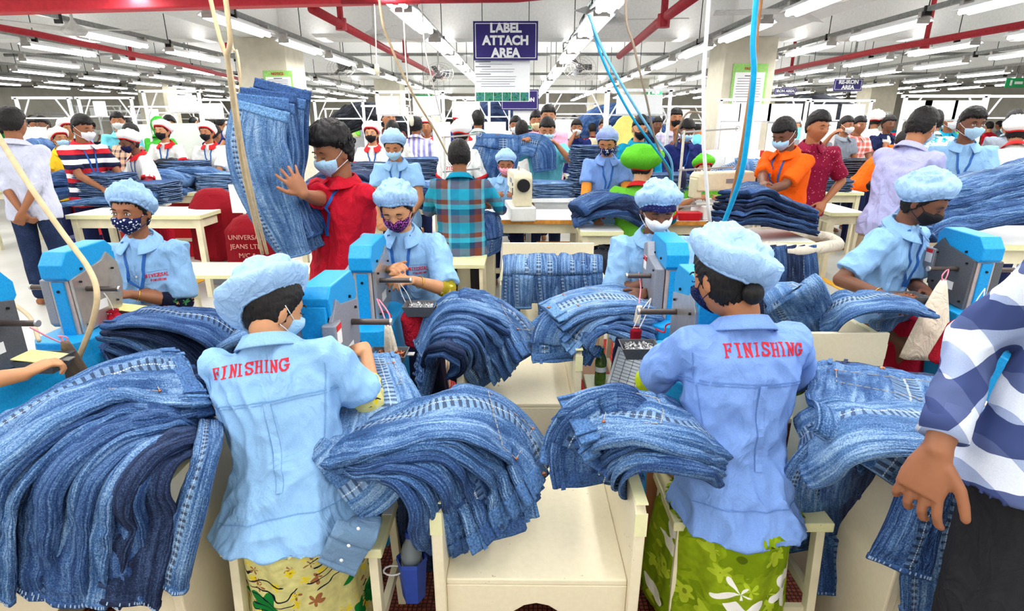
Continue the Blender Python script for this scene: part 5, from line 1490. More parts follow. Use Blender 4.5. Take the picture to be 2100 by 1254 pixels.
# her right-hand pile
R1 = 'pile left of the plaid-shirted man'
L5 = ['lowest', 'second from the bottom', 'third from the bottom', 'fourth from the bottom']
for k in range(4):
    jeans('jeans', 'blue jeans lying flat, %s in the %s' % (L5[k], R1), pz((1825-k*6,772+k*2-8,.70+.04*k),(1815,830,.72+.04*k),(1800,900,.70+.04*k),(1770,955,.64+.04*k)), [(1,.12,0),(1,.0,0)], w=(.205,.21,.2,.17), mat=[3,2,0,0][k], seed=130+k, th=.035, nseg=44, nlen=60, wr=.013, group='flat jeans in the right pile', pocket=(k == 3), hemline=False)
jeans('jeans', 'pale jeans leg stretched sideways across the right pile', pz((2130,895,.76),(2000,885,.82),(1860,880,.87),(1740,885,.85),(1655,925,.72)), [(.0,1,0),(.0,1,0)], w=(.12,.125,.12,.115), mat=1, seed=141, th=.04, nlen=80, wr=.012, hemline=False, loops=False)
for k, (xa, xb, yb, m, la) in enumerate(((1650, 1640, 1128, 0, 'short blue jeans leg hanging beside the hibiscus skirt'), (1700, 1700, 1215, 2, 'long jeans leg hanging before the right box bench'), (1735, 1722, 1150, 3, 'dark jeans leg behind the long hanging one'))):
    jeans('jeans', la, pz((xa+60,925,.74),(xa+20,950,.70),(xa,1000,.58),((xa+xb)/2,1080,.38),(xb,yb,.16+(1215-yb)*.0009)), [X_]*2, w=(.06,.065,.07,.07), mat=m, seed=150+k, nlen=70, th=.035, band=False, loops=False)
jeans('jeans', 'flared blue jeans leg hanging beside the hand of the plaid-shirted man', [PY(1950,930,1.40), PY(1915,965,1.24), PY(1880,1050,1.18), PY(1838,1165,1.16)], [(1,0,0),(.8,-.3,-.2)], w=(.06,.06,.07,.078), mat=2, seed=155, nlen=70, band=False, loops=False)
jeans('jeans', 'blue jeans leg hanging down beside the black trousers', [PY(1985,950,1.40), PY(1945,1000,1.26), PY(1912,1130,1.21), PY(1898,1262,1.19)], [(1,0,0)]*2, w=(.06,.06,.065,.06), mat=0, seed=157, nlen=70, band=False, loops=False)
jeans('jeans', 'dark jeans in the hollow of the right box bench', pz((1900,905,.62),(1840,930,.60),(1780,960,.58),(1720,985,.54)), [Y_]*2, w=(.13,.13,.12,.1), mat=3, seed=159, nlen=40)
jeans('denim_shirt', 'grey-blue denim shirt front hanging off the nearest stool, white snap buttons', [PZ(782,1018,.52), PZ(762,1050,.515), PY(740,1085,1.26), PY(690,1168,1.22)], [(1,.5,0),(1,.25,0)], w=(.03,.045,.06,.055), mat=0, seed=162, nlen=40, th=.012, wr=.004, band=False, loops=False, hemline=False, cat='shirt').data.materials[0] = cloth('grey_blue_chambray', (108,138,170), bump=.5)
sp_ = bpy.context.scene.objects['denim_shirt']; q = MB()
for (px, py) in ((735,1085),(715,1120),(700,1150)): q.ell(PY(px, py, 1.205)-sp_.location, (.005,.003,.005), None, 10, 6)
q.build('snap_buttons', WHITEP, sp_, kind='stuff')
MB().box((-.43, 1.50, .4825), (.10, .16, .003)).build('paper_sheet', PAPER, label='white paper sheet lying on the end of the nearest stool', cat='paper')
# beside the woman in the navy floral mask
fan(6, pz((262,712,.66),(300,745,.62),(330,790,.52),(350,850,.40)),
       pz((260,655,.84),(335,650,.86),(420,672,.80),(480,700,.70)),
       [(.2,1,0), (.8,.4,0), (1,0,0)], [(.1,1,0), (0,1,0), (.2,1,0)],
       lab('bundle beside the woman in navy floral mask'), 'jeans beside the woman in navy floral mask', [2,3,2,0,3,2], seed0=171, w=(.12,.13,.12,.10), nlen=60)
jeans('jeans', 'pale jeans behind the nearest woman\'s cap', pz((600,640,.80),(560,665,.76),(500,690,.74),(440,720,.66)), [(.1,1,0)]*2, w=(.12,.12,.11,.1), mat=1, seed=181, nlen=50)
# lap of the woman in the black mask, and folded ones behind the second nearest woman
jeans('jeans', 'blue jeans spread over the knees of the woman in black mask', pz((1870,628,.80),(1800,622,.84),(1740,628,.82),(1690,655,.72)), [(.1,1,0)]*2, w=(.13,.14,.13,.11), mat=0, seed=183, nlen=60)
jeans('jeans', 'jeans bunched under the tray of the woman in black mask', pz((1855,640,.74),(1830,655,.66),(1815,680,.58)), [(1,.3,0)]*2, w=(.10,.11,.1), mat=1, seed=184, nlen=30)
jeans('jeans', 'light jeans hanging behind the ear of the periwinkle-shirted woman', pz((1600,588,.86),(1620,600,.88),(1645,640,.76),(1665,690,.62)), [(1,.1,0)]*2, w=(.15,.15,.14,.13), mat=1, seed=186, nlen=50)
stack(1.42, 2.56, .43, 5, 'the small pile right of the periwinkle shirt', mat=3, sc=1.0)
MB().ell((0,0,0), (.16,.1,.09)).build('white_cloth', cloth('white_cotton', (232,232,228)), loc=None).location = (1.68, 2.75, .50)
bpy.context.scene.objects['white_cloth']['label'] = 'bundle of white cloth lying on the bench beside the crimson skirt'; bpy.context.scene.objects['white_cloth']['category'] = 'cloth'
# bundle carried by the man in red
for k in range(6):
    o = k*.038; u1, u2, u3 = random.uniform(-14,14), random.uniform(-12,10), random.uniform(-10,10)
    top = [PY(522+k*12+u1, 212-k*7+u2, 2.74+o), PY(526+k*8, 300, 2.73+o), PY(550+k*6, 400, 2.74+o), PY(606+k*9+u3, 518-k*5+u2*2, 2.80+o)]
    jeans('jeans', 'jeans in the arms of the man in red, %s counted from the front' % ORD[k], top, [(1,-.05+.05*k,0),(1,.1,0)], w=(.13,.155,.12,.085), mat=[1,0,0,2,0,2][k], seed=190+k*2.1, th=.05, nlen=70, nseg=40, wr=.014, group='jeans carried by the man in red', pocket=(k < 2))
# heap on the table behind the woman in the black mask
for k in range(8):
    t = k/7
    A = [PY(2160, 430, 3.5), PY(2040, 450, 3.45), PY(1930, 465, 3.4), PY(1890, 490, 3.4)]
    B = [PY(2180, 315, 3.9), PY(2060, 358, 3.8), PY(1920, 405, 3.6), PY(1835, 470, 3.5)]
    jeans('jeans', 'blue jeans, %s in the long heap behind the black mask' % ('topmost' if k == 7 else 'lowest' if k == 0 else ORD[k]+' from the bottom'), jitter(lerp3(A, B, t), .02), [(.3,1,0)]*2, w=(.19,.19,.17,.13), mat=[2,0,2,0,0,2,0,0][k], seed=210+k*1.3, th=.06, nlen=60, wr=.016, group='long heap behind the black mask')
# ------------------------------------------------------------ trays, bags, cords by the machines
button_tray(PZ(797, 732, .74), 'grey tray of copper buttons at the hand of the nearest woman', BTN_C)
button_tray(PZ(862, 632, .80), 'grey tray of silver rivets between the red bag and the rounded jeans heap', BTN_S)
button_tray(PZ(1278, 625, .80), 'nearly empty grey tray beside the elbow of the hairnet woman', None)
button_tray(PZ(1310, 716, .76), 'grey tray heaped with silver rivets beside the periwinkle sleeve', BTN_S)
YC = plain('yellow_card', (232,226,150), .7)
button_tray(PZ(272, 640, .76), 'dark tray with yellow card under the hands of the woman in navy mask', None, card=YC)
button_tray(PZ(92, 742, .80), 'grey tray with yellow card under the hand at the left edge', None, card=YC)
button_tray(PZ(1858, 612, .80), 'dark tray lined with cardboard in front of the woman in black mask', BTN_C, card=None)
drawbag(PZ(228, 636, .80), .225, .058, 'red drawstring bag hanging at the left machine, before the navy floral mask', cord=PZ(203, 590, .91), tilt=(.05,0,0))
drawbag(PZ(842, 628, .80), .21, .052, 'red drawstring bag hanging right of the second blue machine', cord=PZ(815, 575, .93), tilt=(.02,0,0))
drawbag(PZ(1998, 640, .83), .25, .065, 'red drawstring bag hanging at the right, beside the checked sleeve', cord=PZ(2020, 592, .92), tilt=(-.08,0,0))
drawbag(PZ(1305, 670, .82), .06, .022, 'tiny burgundy pouch over the tray of silver rivets', cord=PZ(1335, 612, .93), mat=cloth('burgundy_cloth', (130,16,36)))
drawbag(PZ(612, 690, .84), .06, .025, 'small burgundy pouch beside the blue mask of the nearest woman', cord=PZ(614, 655, .90), mat=cloth('burgundy_cloth', (130,16,36)))
sheet_bag(PZ(795, 668, .86), (PZ(815, 830, .50), .10, .06), 'long off-white cloth bag hanging below the copper button tray', cord=PZ(772, 610, .93))
sheet_bag(PZ(1935, 575, .90), (PZ(1895, 735, .55), .23, .06), 'large calico bag hanging from the dark-cased machine', cord=PZ(1945, 552, .94))
sheet_bag(PZ(133, 700, .86), (PZ(165, 780, .66), .10, .05), 'taupe cloth bag hanging at the left edge machine', mat=BAGT, cord=PZ(120, 690, .885))
sheet_bag(PZ(1312, 628, .86), (PZ(1303, 672, .76), .03, .02), 'narrow white cloth strip hanging under the pink cord', mat=BAGW)
PK = plain('pink_cord', (226,130,150), .7); WC = plain('white_cord', (226,220,214), .8)
cable(pz((0,606,.93),(60,650,.86),(80,700,.80)), .008, plain('tan_cord', (206,184,150), .7), 'tan cord at the left edge machine')
cable(pz((62,672,.86),(100,692,.84),(130,705,.83)), .003, PK, 'pink string over the left edge machine')
cable(pz((1310,560,.93),(1314,590,.88),(1310,625,.84)), .003, PK, 'pink string hanging before the hairnet woman')
RW = plain('red_wire', (200,30,40), .5)
cable(pz((776,637,.76),(790,640,.78),(800,645,.77),(803,650,.76)), .003, RW, 'short red wire on the blue pedestal behind the copper button tray')
cable(pz((1345,675,.76),(1362,682,.77),(1366,668,.80),(1378,663,.83)), .0035, RW, 'short red wire on the pedestal before the periwinkle-shirted woman')
def paper_sheet(c, w, h, label, rot):
    r = empty('tally_sheet', c, label, 'paper'); R = Matrix.Rotation(rot[2], 3, 'Z') @ Matrix.Rotation(rot[0], 3, 'X') @ Matrix.Rotation(rot[1], 3, 'Y')
    MB().box((0,0,0), (w, .003, h), R).build('sheet', PAPER, r); lb = MB()
    for j in range(13): lb.box(R @ V((0, -.003, h*.42-j*h*.068)), (w*.86, .001, .0016), R)
    for j in range(5): lb.box(R @ V((-w*.43+j*w*.215, -.003, 0)), (.0016, .001, h*.84), R)
    lb.build('ruled_lines', INK, r); return r
paper_sheet(PY(1290, 770, 2.32), .17, .22, 'ruled tally sheet hanging under the tray of silver rivets', (-.35, .30, 0))
paper_sheet(PY(256, 715, 2.38), .10, .20, 'ruled tally sheet behind the red bag at the left machine', (-.2, -.15, 0))
bottle(.385, 2.38, .45, .19, 'green plastic bottle standing beside the second box bench', (96,132,40), plain('green_cap', (20,120,60), .4))
stool(.40, 2.40, .16, .2, .45, 'small stand under the green bottle', legspread=.0)
bottle(-.325, 1.40, .21, .23, 'clear water bottle with blue cap in the blue basket at the stool', (190,206,220), plain('blue_cap', (30,60,160), .4))
r = empty('bottle_basket', (-.325, 1.40, .19), 'blue plastic basket tied to the leg of the nearest stool', 'basket')
MB().lathe((0,0,0), [(.001,.0),(.036,.0),(.046,.14),(.049,.14),(.047,.155),(.043,.14),(.034,.008),(.001,.008)], 6).build('basket', plain('basket_blue', (50,80,176), .45), r)
MB().tube([V((-.03,0,.1))+V((.03*math.cos(t)-.03, .02*math.sin(t), 0)) for t in [k*PI/6 for k in range(13)]], .003, 5).build('tie', WHITEP, r)
# ------------------------------------------------------------ the hall behind: tables, stacks, people
GREYS = plain('grey_trousers', (70,72,80), .8); KHAKI = cloth('khaki_trousers', (186,172,140), bump=.5); JT = M_DEN[3]; NAVYT = cloth('navy_cloth', (26,34,70)); DARKJ = M_DEN[3]
def gx(px, Y, z=1.3):
    zc = Y*math.cos(PITCH)+(CAMZ-z)*math.sin(PITCH); return (px-1060)*zc/FPX
def mid(px, Y, label, face=-90, H=1.64, name='person', z=None, reach=.34, hz=.95, hx=.0, **kw):
    """a worker standing at depth Y whose head is at picture column px, hands forward at work height"""
    x = gx(px, Y, 1.45); fa = math.radians(face); f = V((math.cos(fa), math.sin(fa), 0)); r = V((f.y, -f.x, 0))
    seated = kw.pop('seated', False); pz_ = z if z is not None else (.60 if seated else .90*H/1.62)
    P = V((x, Y, pz_)); c = P+f*reach; lh = kw.pop('LH', V((c.x, c.y, 0))-r*(.12-hx)+V((0,0,hz))); rh = kw.pop('RH', V((c.x, c.y, 0))+r*(.12+hx)+V((0,0,hz)))
    kw.setdefault('voxel', .0085); kw.setdefault('seed', int(px)); kw.setdefault('lean', 8)
    sx = kw.get('sex', 'm'); kw['sex'] = sx
    return person(name, label, P, face=face, H=H, LH=lh, RH=rh, seated=seated, **kw)
WU = cloth('white_uniform', (232,234,230), bump=.5)
def stripes(name, cols, per, axis=2):
    n = NT(name, .85); s_ = n.sep(n.mapping()); m = n.math('FRACT', n.math('MULTIPLY', s_[axis], 1/per))
    k = len(cols); n.base(n.ramp(m, [(i/k, srgb(*c)) for i, c in enumerate(cols)], 'CONSTANT')); MATS[name] = n.m; return n.m
P_TEAL = plaid('teal_rust_plaid', ([(0, srgb(16,150,180)), (.30, srgb(20,60,90)), (.45, srgb(120,60,36)), (.66, srgb(110,200,220)), (.74, srgb(16,120,160))], [(0, srgb(30,160,190)), (.32, srgb(120,58,36)), (.55, srgb(24,50,90)), (.72, srgb(60,180,205)), (.86, srgb(110,64,40))]), .26)
P_PK = plaid('peach_black_plaid', ([(0, srgb(236,190,160)), (.62, srgb(40,34,50))], [(0, srgb(232,186,156)), (.62, srgb(50,42,60))]), .085)
P_LT = plaid('pale_lilac_plaid', ([(0, srgb(224,214,236)), (.7, srgb(170,170,220))], [(0, srgb(230,222,240)), (.7, srgb(180,180,224))]), .09)
STR = stripes('navy_red_white_stripes', [(200,34,48), (22,28,60), (238,238,240), (22,28,60), (200,34,48), (238,238,240)], .28)
STV = stripes('lilac_white_stripes', [(236,236,244), (150,148,210)], .07, 0)
ORG = cloth('orange_polo', (244,98,18), bump=.5); MAR = dotted('maroon_dotted_shirt', (134,20,56), (220,170,180), 46, .13); LAV = cloth('lavender_polo', (176,178,222), bump=.6)
TEAL = cloth('teal_shirt', (12,136,170), bump=.5); CYAN = cloth('cyan_shirt', (110,196,214), bump=.5); PINK = cloth('pink_shirt', (238,170,196)); MARN = cloth('maroon_plain', (92,20,44)); NVS = cloth('navy_shirt', (34,44,104))
GRN = cloth('green_uniform', (104,186,52), bump=.6); GRE = cloth('grey_shirt', (130,138,150)); LILAC = cloth('pale_lilac_shirt', (196,200,220), bump=.6); PAT = floral_skirt('turquoise_leaf_print', (208,236,240), [((20,160,190), 16, .42, 2, .3)])
YEL = cloth('yellow_cloth', (240,200,50)); LIME = cloth('green_scarf', (70,180,60)); DGRN = cloth('deep_green_scarf', (20,120,60)); BRN = cloth('brown_shirt', (84,40,36)); OLV = cloth('olive_shirt', (150,160,110))
RSK = cloth('rose_sleeve', (196,70,84)); BSL = cloth('petrol_sleeve', (12,110,140))
# -- people one can tell apart, left to right
mid(20, 4.95, 'man at the left edge seen from behind in pale lilac shirt, hands clasped behind him', face=96, H=1.68, shirt=LILAC, sleeve=1.3, bottom=DARKJ, skin=2, LH=PY(52,455,4.75), RH=PY(42,448,4.72), poleL=(-.8,0,-.3), poleR=(.8,0,-.3), lean=0, hd=(0,-6,0))
mid(150, 5.95, 'man in navy, red and white striped t-shirt with white mask', face=-22, shirt=STR, sleeve=.8, bottom=NAVYT, mask=MASKW, skin=2, hz=.98, reach=.42, hd=(6,-12,0), lany=True, badge=False)
mid(12, 8.6, 'woman in a bright green headscarf at the left edge', sex='f', hood=DGRN, shirt=DGRN, bottom=NAVYT, skin=3, mask=MASKK)
mid(92, 8.8, 'man in red shirt and blue mask beyond the striped shirt', shirt=RED_T, bottom=NAVYT, mask=SURG, skin=3)
mid(62, 9.6, 'man in blue shirt with white mask near the left edge', face=-40, shirt=SHIRT_B2, bottom=NAVYT, mask=MASKW, skin=2)
mid(104, 6.9, 'woman in yellow with white cap and blue mask behind the striped shirt', sex='f', face=-30, shirt=YEL, cap='beret', capcol=CAPW, bottom=NAVYT, mask=SURG, skin=1, H=1.5)
mid(128, 7.8, 'woman in white cap with red band just behind the striped man\'s head', sex='f', face=-40, shirt=YEL, cap='beret', capcol=CAPW, bottom=NAVYT, skin=1, H=1.6)
mid(232, 7.4, 'man in peach and black checked shirt with his back turned', face=80, shirt=P_PK, sleeve=1.4, bottom=NAVYT, skin=2, lean=18, hd=(0,-20,0), H=1.58)
mid(240, 8.7, 'man with henna brown hair in pale blue shirt behind the checked shirt', face=-60, shirt=CYAN, bottom=NAVYT, mask=MASKW, skin=1, H=1.7)
mid(290, 6.4, 'woman in white uniform, red-banded white cap and dark mask sorting jeans', sex='f', face=-125, shirt=WU, sleeve=.8, sleeve_inner=(RSK, 1.4), bottom=SK_R, cap='beret', capcol=CAPW, mask=MASKD, skin=3, H=1.50, lean=14, hd=(10,-18,0), collar=REDC, cuffs=REDC, lany=True, badge=False, hx=.0)
mid(312, 8.2, 'woman in lime green headscarf seen from behind', sex='f', face=85, hood=LIME, shirt=LIME, bottom=NAVYT)
mid(337, 7.45, 'woman in white uniform and round white cap with black mask holding black cloth', sex='f', shirt=WU, bottom=NAVYT, cap='beret', capcol=CAPW, mask=MASKK, skin=0, collar=REDC, cuffs=REDC, lany=True, badge=False, hz=1.0, H=1.58)
mid(352, 9.3, 'man in navy shirt behind the round white cap', shirt=NVS, bottom=NAVYT, skin=2, mask=MASKW, H=1.66)
mid(400, 7.5, 'man in navy shirt bending with his back turned', face=75, shirt=NVS, sleeve=1.5, bottom=NAVYT, skin=2, lean=24, hd=(0,-20,0), H=1.58)
mid(427, 7.6, 'woman in white cap and black mask left of the hugged jeans', sex='f', shirt=WU, bottom=NAVYT, cap='beret', capcol=CAPW, mask=MASKK, skin=1, collar=REDC, lany=True, badge=False, H=1.56)
mid(470, 7.35, 'woman in white uniform partly hidden by the hugged jeans', sex='f', face=-60, shirt=WU, bottom=NAVYT, cap='beret', capcol=CAPW, mask=SURG, skin=1, collar=REDC, H=1.5)
mid(763, 7.0, 'woman in white uniform with red collar and plain black mask, facing us', sex='f', shirt=WU, bottom=NAVYT, cap='beret', capcol=CAPW, mask=MASKK, skin=0, collar=REDC, cuffs=REDC, lany=True, badge=False, eyes='open', hd=(0,0,0), hz=.9, H=1.56)
mid(792, 8.4, 'bearded man looking aside, arm raised, behind the black mask', face=-60, shirt=BRN, bottom=NAVYT, skin=1, hz=1.35, H=1.74, eyes='open')
mid(798, 7.7, 'dark-haired person in white with red collar, back turned', face=85, shirt=WU, bottom=NAVYT, collar=REDC, skin=2, H=1.58)
mid(848, 8.0, 'man in lilac and white striped shirt with his back turned', face=88, shirt=STV, bottom=NAVYT, skin=2, H=1.64)
mid(875, 8.6, 'young woman in white cap looking down without a mask', sex='f', shirt=WU, bottom=NAVYT, cap='beret', capcol=CAPW, skin=1, collar=REDC, lany=True, badge=False, H=1.62)
mid(812, 4.95, 'woman in blue uniform, puffy blue cap and pale mask at the jeans heap', sex='f', shirt=SHIRT_B, cap='bouffant', mask=SURG, skin=1, bottom=NAVYT, H=1.52, lean=12, hd=(0,-22,0), lany=True, badge=False, hz=.86, voxel=.007, capkw=dict(puff=.8), hx=0)
w_, iw = mid(928, 6.0, 'woman in white uniform with red cuffs, back turned, printed word on her back', sex='f', face=68, shirt=WU, sleeve=.95, bottom=NAVYT, cap='beret', capcol=CAPW, skin=0, collar=REDC, cuffs=REDC, lean=14, hd=(10,-25,0), H=1.60, voxel=.007, mask=MASKW)
print_on(iw, 'FIRST', .045, iw['N']-iw['u']*.24, iw['r'], iw['u'], iw['f'], RED_INK, 'printed_name', .24, gap=.1)
mid(958, 6.7, 'woman in white uniform and cap facing left beside the printed back', sex='f', face=-140, shirt=WU, bottom=NAVYT, cap='beret', capcol=CAPW, mask=MASKW, skin=2, collar=REDC, H=1.66)
mid(977, 8.5, 'man in pale mint shirt with his back turned', face=90, shirt=cloth('mint_shirt', (206,230,226)), bottom=NAVYT, skin=2, H=1.72)
mid(1035, 6.0, 'woman in blue uniform with pink mask behind the cream sewing machine', sex='f', shirt=SHIRT_B, cap='bouffant', mask=MASKPK, skin=2, bottom=NAVYT, seated=True, H=1.58, z=.60, hz=.92, hd=(0,-18,0), voxel=.007, capkw=dict(puff=.75))
mid(1118, 6.5, 'man in cyan shirt and blue mask holding up a pair of jeans', shirt=CYAN, bottom=DARKJ, mask=SURG, skin=1, RH=PY(1068,292,6.2), LH=PY(1143,298,6.2), H=1.62, hd=(0,-16,0), curl=.9, voxel=.007)
mid(1120, 7.6, 'man in pink shirt behind the man in cyan', shirt=PINK, bottom=NAVYT, skin=1, H=1.76, mask=MASKW)
mid(1097, 8.0, 'man in maroon shirt and cream mask behind the pink shirt', shirt=MARN, bottom=NAVYT, mask=plain('mask_cream', (236,226,176), .8), skin=1, H=1.70)
mid(1055, 8.6, 'man in pale blue shirt and mask beyond the held-up jeans', shirt=CYAN, bottom=NAVYT, mask=MASKW, skin=2, H=1.64)
mid(1066, 7.6, 'person in white shirt seen from behind, just above the held-up jeans', face=85, shirt=WU, bottom=NAVYT, skin=2, H=1.58)
mid(1178, 9.2, 'man in navy shirt pressing a white mask to his face', shirt=NVS, bottom=NAVYT, mask=MASKW, skin=2, RH=PY(1178,275,9.0), poleR=(-.6,0,-.8), H=1.6, lany=True, badge=False)
mid(1234, 9.4, 'man in cream shirt with pink mask under his chin', shirt=cloth('cream_shirt', (232,222,190)), bottom=NAVYT, mask=MASKPK, skin=1, H=1.62, eyes='open')
mid(1268, 12.5, 'bearded man in grey shirt in the far distance under the yellow cloth', shirt=GRE, bottom=NAVYT, skin=3, H=1.66, voxel=.012)
mid(1302, 6.5, 'man in teal shirt with black mask', face=-82, shirt=TEAL, sleeve=1.8, bottom=NAVYT, mask=MASKK, skin=0, H=1.64, hd=(-6,-14,0), eyes='open', voxel=.007)
mid(1240, 5.2, 'woman in periwinkle uniform and floral mask sorting dark jeans', sex='f', shirt=SHIRT_B2, sleeve_inner=(cloth('amber_sleeve', (232,150,60)), 1.5), cap='bouffant', capcol=cloth('cap_periwinkle', (150,168,220)), mask=MASKN, skin=1, bottom=NAVYT, H=1.54, lean=10, hd=(-14,-24,0), lany=True, hz=.86, voxel=.007, capkw=dict(puff=.55), hx=0)
gb, igb = mid(1312, 4.75, 'person in green uniform and green beret with red collar, seen from behind', face=72, shirt=GRN, sleeve=.85, sleeve_inner=(BSL, 1.3), cap='beret', capcol=CAPG, collar=REDC, cuffs=REDC, skin=4, bottom=JT, seated=True, z=.62, H=1.60, lean=10, hd=(-25,-15,0), voxel=.007, LH=(gx(1240,4.9,.9), 5.05, .88), capkw=dict(puff=2.2, droop=.3))
mid(1437, 5.95, 'young woman in green uniform and cap with red band at the right sewing machine', sex='f', shirt=GRN, cap='beret', capcol=CAPG, collar=REDC, mask=MASKW, skin=1, bottom=NAVYT, seated=True, H=1.52, z=.58, hz=.9, hd=(0,-14,0), voxel=.007)
mid(1395, 7.1, 'man in navy sweater with mask pulled down, bending over black jeans', shirt=NVS, sleeve=1.6, bottom=NAVYT, mask=SURG, skin=3, H=1.62, hd=(0,-20,0), lean=14, lany=True, badge=False)
mid(1375, 8.4, 'man in pale checked shirt with black mask lifted by his hand', shirt=P_LT, bottom=NAVYT, mask=MASKK, skin=1, RH=PY(1385,272,8.1), poleR=(.6,0,-.8), H=1.74)
mid(1341, 10.5, 'man in dark shirt behind the blue air hoses', shirt=NAVYT, bottom=NAVYT, skin=3, H=1.64)
mid(1624, 4.85, 'man in orange polo shirt and blue mask bundling jeans', face=-152, shirt=ORG, sleeve=.85, bottom=NAVYT, mask=SURG, skin=3, H=1.62, lean=10, hd=(8,-26,0), RH=PY(1562,390,4.42), LH=PY(1550,398,4.52), lany=True, badge=False, voxel=.0065)
mid(1655, 5.35, 'man in maroon dotted shirt standing behind the orange polo', face=-100, shirt=MAR, sleeve=.85, bottom=NAVYT, skin=1, H=1.66, LH=PY(1690,415,5.2), RH=PY(1585,400,5.2), hd=(25,-8,0), poleL=(.6,.1,-.5), voxel=.0075)
mid(1842, 4.25, 'man in lavender polo and khaki trousers seen half from behind', face=22, shirt=LAV, sleeve=.85, bottom=KHAKI, mask=SURG, skin=1, H=1.68, lean=12, hd=(4,-18,0), LH=PY(1905,338,4.75), RH=PY(1895,345,4.35), voxel=.0065, cuffs=NVS)
mid(1963, 5.0, 'man in light blue uniform and pale mask looking at us', face=-112, shirt=SHIRT_B, bottom=NAVYT, mask=SURG, skin=3, H=1.68, eyes='open', hd=(14,-4,0), lany=True, hz=.93, voxel=.0065)
mid(1714, 8.6, 'man in grey shirt with mask, hand at his ear', face=-70, shirt=GRE, bottom=NAVYT, mask=MASKW, skin=2, RH=PY(1705,278,8.3), poleR=(-.6,0,-.7), H=1.64)
mid(1742, 8.8, 'man in red checked shirt with both hands raised to his face', face=-80, shirt=plaid('red_white_check', ([(0, srgb(226,120,100)), (.6, srgb(240,220,214))], [(0, srgb(220,90,80)), (.6, srgb(240,214,206))]), .08), bottom=NAVYT, skin=2, RH=PY(1740,265,8.5), H=1.64)
mid(1770, 7.4, 'person in orange shirt bending low over black jeans', face=-20, shirt=ORG, bottom=NAVYT, skin=2, lean=42, hd=(0,-20,0), H=1.62)
mid(1804, 9.4, 'bearded man in navy shirt beyond the black jeans', shirt=NAVYT, bottom=NAVYT, skin=3, H=1.66)
mid(1690, 10.4, 'person in pink shirt with back turned near the white board', face=90, shirt=PINK, bottom=NAVYT, skin=2, H=1.66)
mid(1905, 7.3, 'man in turquoise leaf print shirt with back turned', face=70, shirt=PAT, bottom=NAVYT, skin=1, H=1.70)
mid(1925, 8.2, 'man with white mask between the leaf print shirt and the light blue uniform', face=-95, shirt=TEAL, bottom=NAVYT, mask=MASKW, skin=2, H=1.72)
mid(2030, 8.2, 'man in sky blue shirt bending at a far table on the right', face=-40, shirt=SHIRT_B, bottom=NAVYT, skin=2, H=1.66, lean=18, mask=SURG)
mid(2065, 7.0, 'man in grey t-shirt with dark hair, back half turned', face=60, shirt=GRE, bottom=NAVYT, skin=2, H=1.70, lean=10)
mid(2082, 5.3, 'woman in pale uniform and red-banded cap bending at the right edge, back turned', sex='f', face=60, shirt=cloth('pale_grey_uniform', (214,226,222), bump=.5), sleeve=.85, sleeve_inner=(BSL, 1.2), bottom=NAVYT, cap='beret', capcol=CAPW, cuffs=REDC, collar=REDC, skin=2, H=1.66, lean=22, hd=(0,-20,0), voxel=.007)
tp, itp = mid(938, 4.5, 'man in teal and rust checked shirt seated with his back to us', face=94, shirt=P_TEAL, sleeve=1.5, bottom=BLACKM, seated=True, z=.72, H=1.60, lean=3, skin=2, mask=MASKK, hd=(0,-8,0), RH=(gx(1005,4.7,1.), 4.85, .95), LH=(gx(900,4.7,1.), 4.85, .92), voxel=.0065, collar=TEAL, fat=1.05)
# -- furniture in the middle distance
def tb(px0, px1, Y0_, Y1_, h, label, **kw):
    xa, xb = gx(px0, Y0_, h), gx(px1, Y0_, h); return table((xa+xb)/2, (Y0_+Y1_)/2, abs(xb-xa), Y1_-Y0_, h, label, **kw)
tb(125, 402, 5.15, 5.7, .80, 'cream work table behind the woman in navy floral mask')
tb(-60, 160, 7.2, 8.0, .80, 'cream work table crossing behind the striped shirt')
tb(200, 460, 6.72, 7.05, .82, 'cream table of the women in white uniforms')
tb(905, 1196, 5.05, 5.7, .78, 'white sewing table with orange edge and cream sewing machine', edge=EDGEO, frame=CREAM)
tb(1366, 1500, 5.0, 5.6, .78, 'white sewing table with orange edge at the right', edge=EDGEO)
tb(1075, 1475, 5.75, 6.2, .88, 'long white table of folded jeans in the centre', frame=WHITEP, edge=WHITEP)
tb(1490, 1665, 4.0, 4.5, .80, 'table of the man in orange polo', shelf=False)
tb(1700, 1770, 5.9, 6.6, .72, 'small cream table right of the maroon shirt')
tb(1655, 1765, 7.0, 7.8, .80, 'white table behind the maroon shirt')
tb(1850, 2160, 5.75, 6.3, .90, 'table of black jeans behind the light blue uniform')
tb(1700, 1960, 7.8, 8.5, .85, 'table under the orange bending person')
tb(2020, 2300, 3.35, 4.0, .92, 'cream table at the right edge under the long heap of jeans')
tb(690, 820, 4.9, 5.4, .78, 'orange-edged table left of the checked teal shirt', edge=EDGEO)
tb(745, 900, 6.0, 6.8, .80, 'table behind the puffy blue cap in the middle')
tb(1010, 1140, 7.6, 8.3, .85, 'cream table behind the held-up jeans')
stool(gx(425, 4.2, .5), 4.35, .72, .42, .50, 'low cream stool with worn edge left of the nearest cap')
stool(gx(845, 4.15, .55), 4.3, 1.1, .42, .60, 'long cream stool under the man in checked teal shirt')
stool(gx(655, 3.7, .6), 3.75, .36, .3, .66, 'tall wooden stool under the hugged jeans')
MB().box((0,0,.30), (.34, .3, .58)).build('machine_cabinet', worn_paint('cabinet_cream', (214,206,176), (120,100,70)), loc=None, bevel=.01, label='cream control cabinet under the sewing table', cat='cabinet').location = (gx(975, 5.0, .5), 5.0, 0)
r = empty('plastic_crate', (gx(1150, 5.8, .4), 5.9, .0), 'orange plastic crate under the sewing table', 'crate')
q = MB()
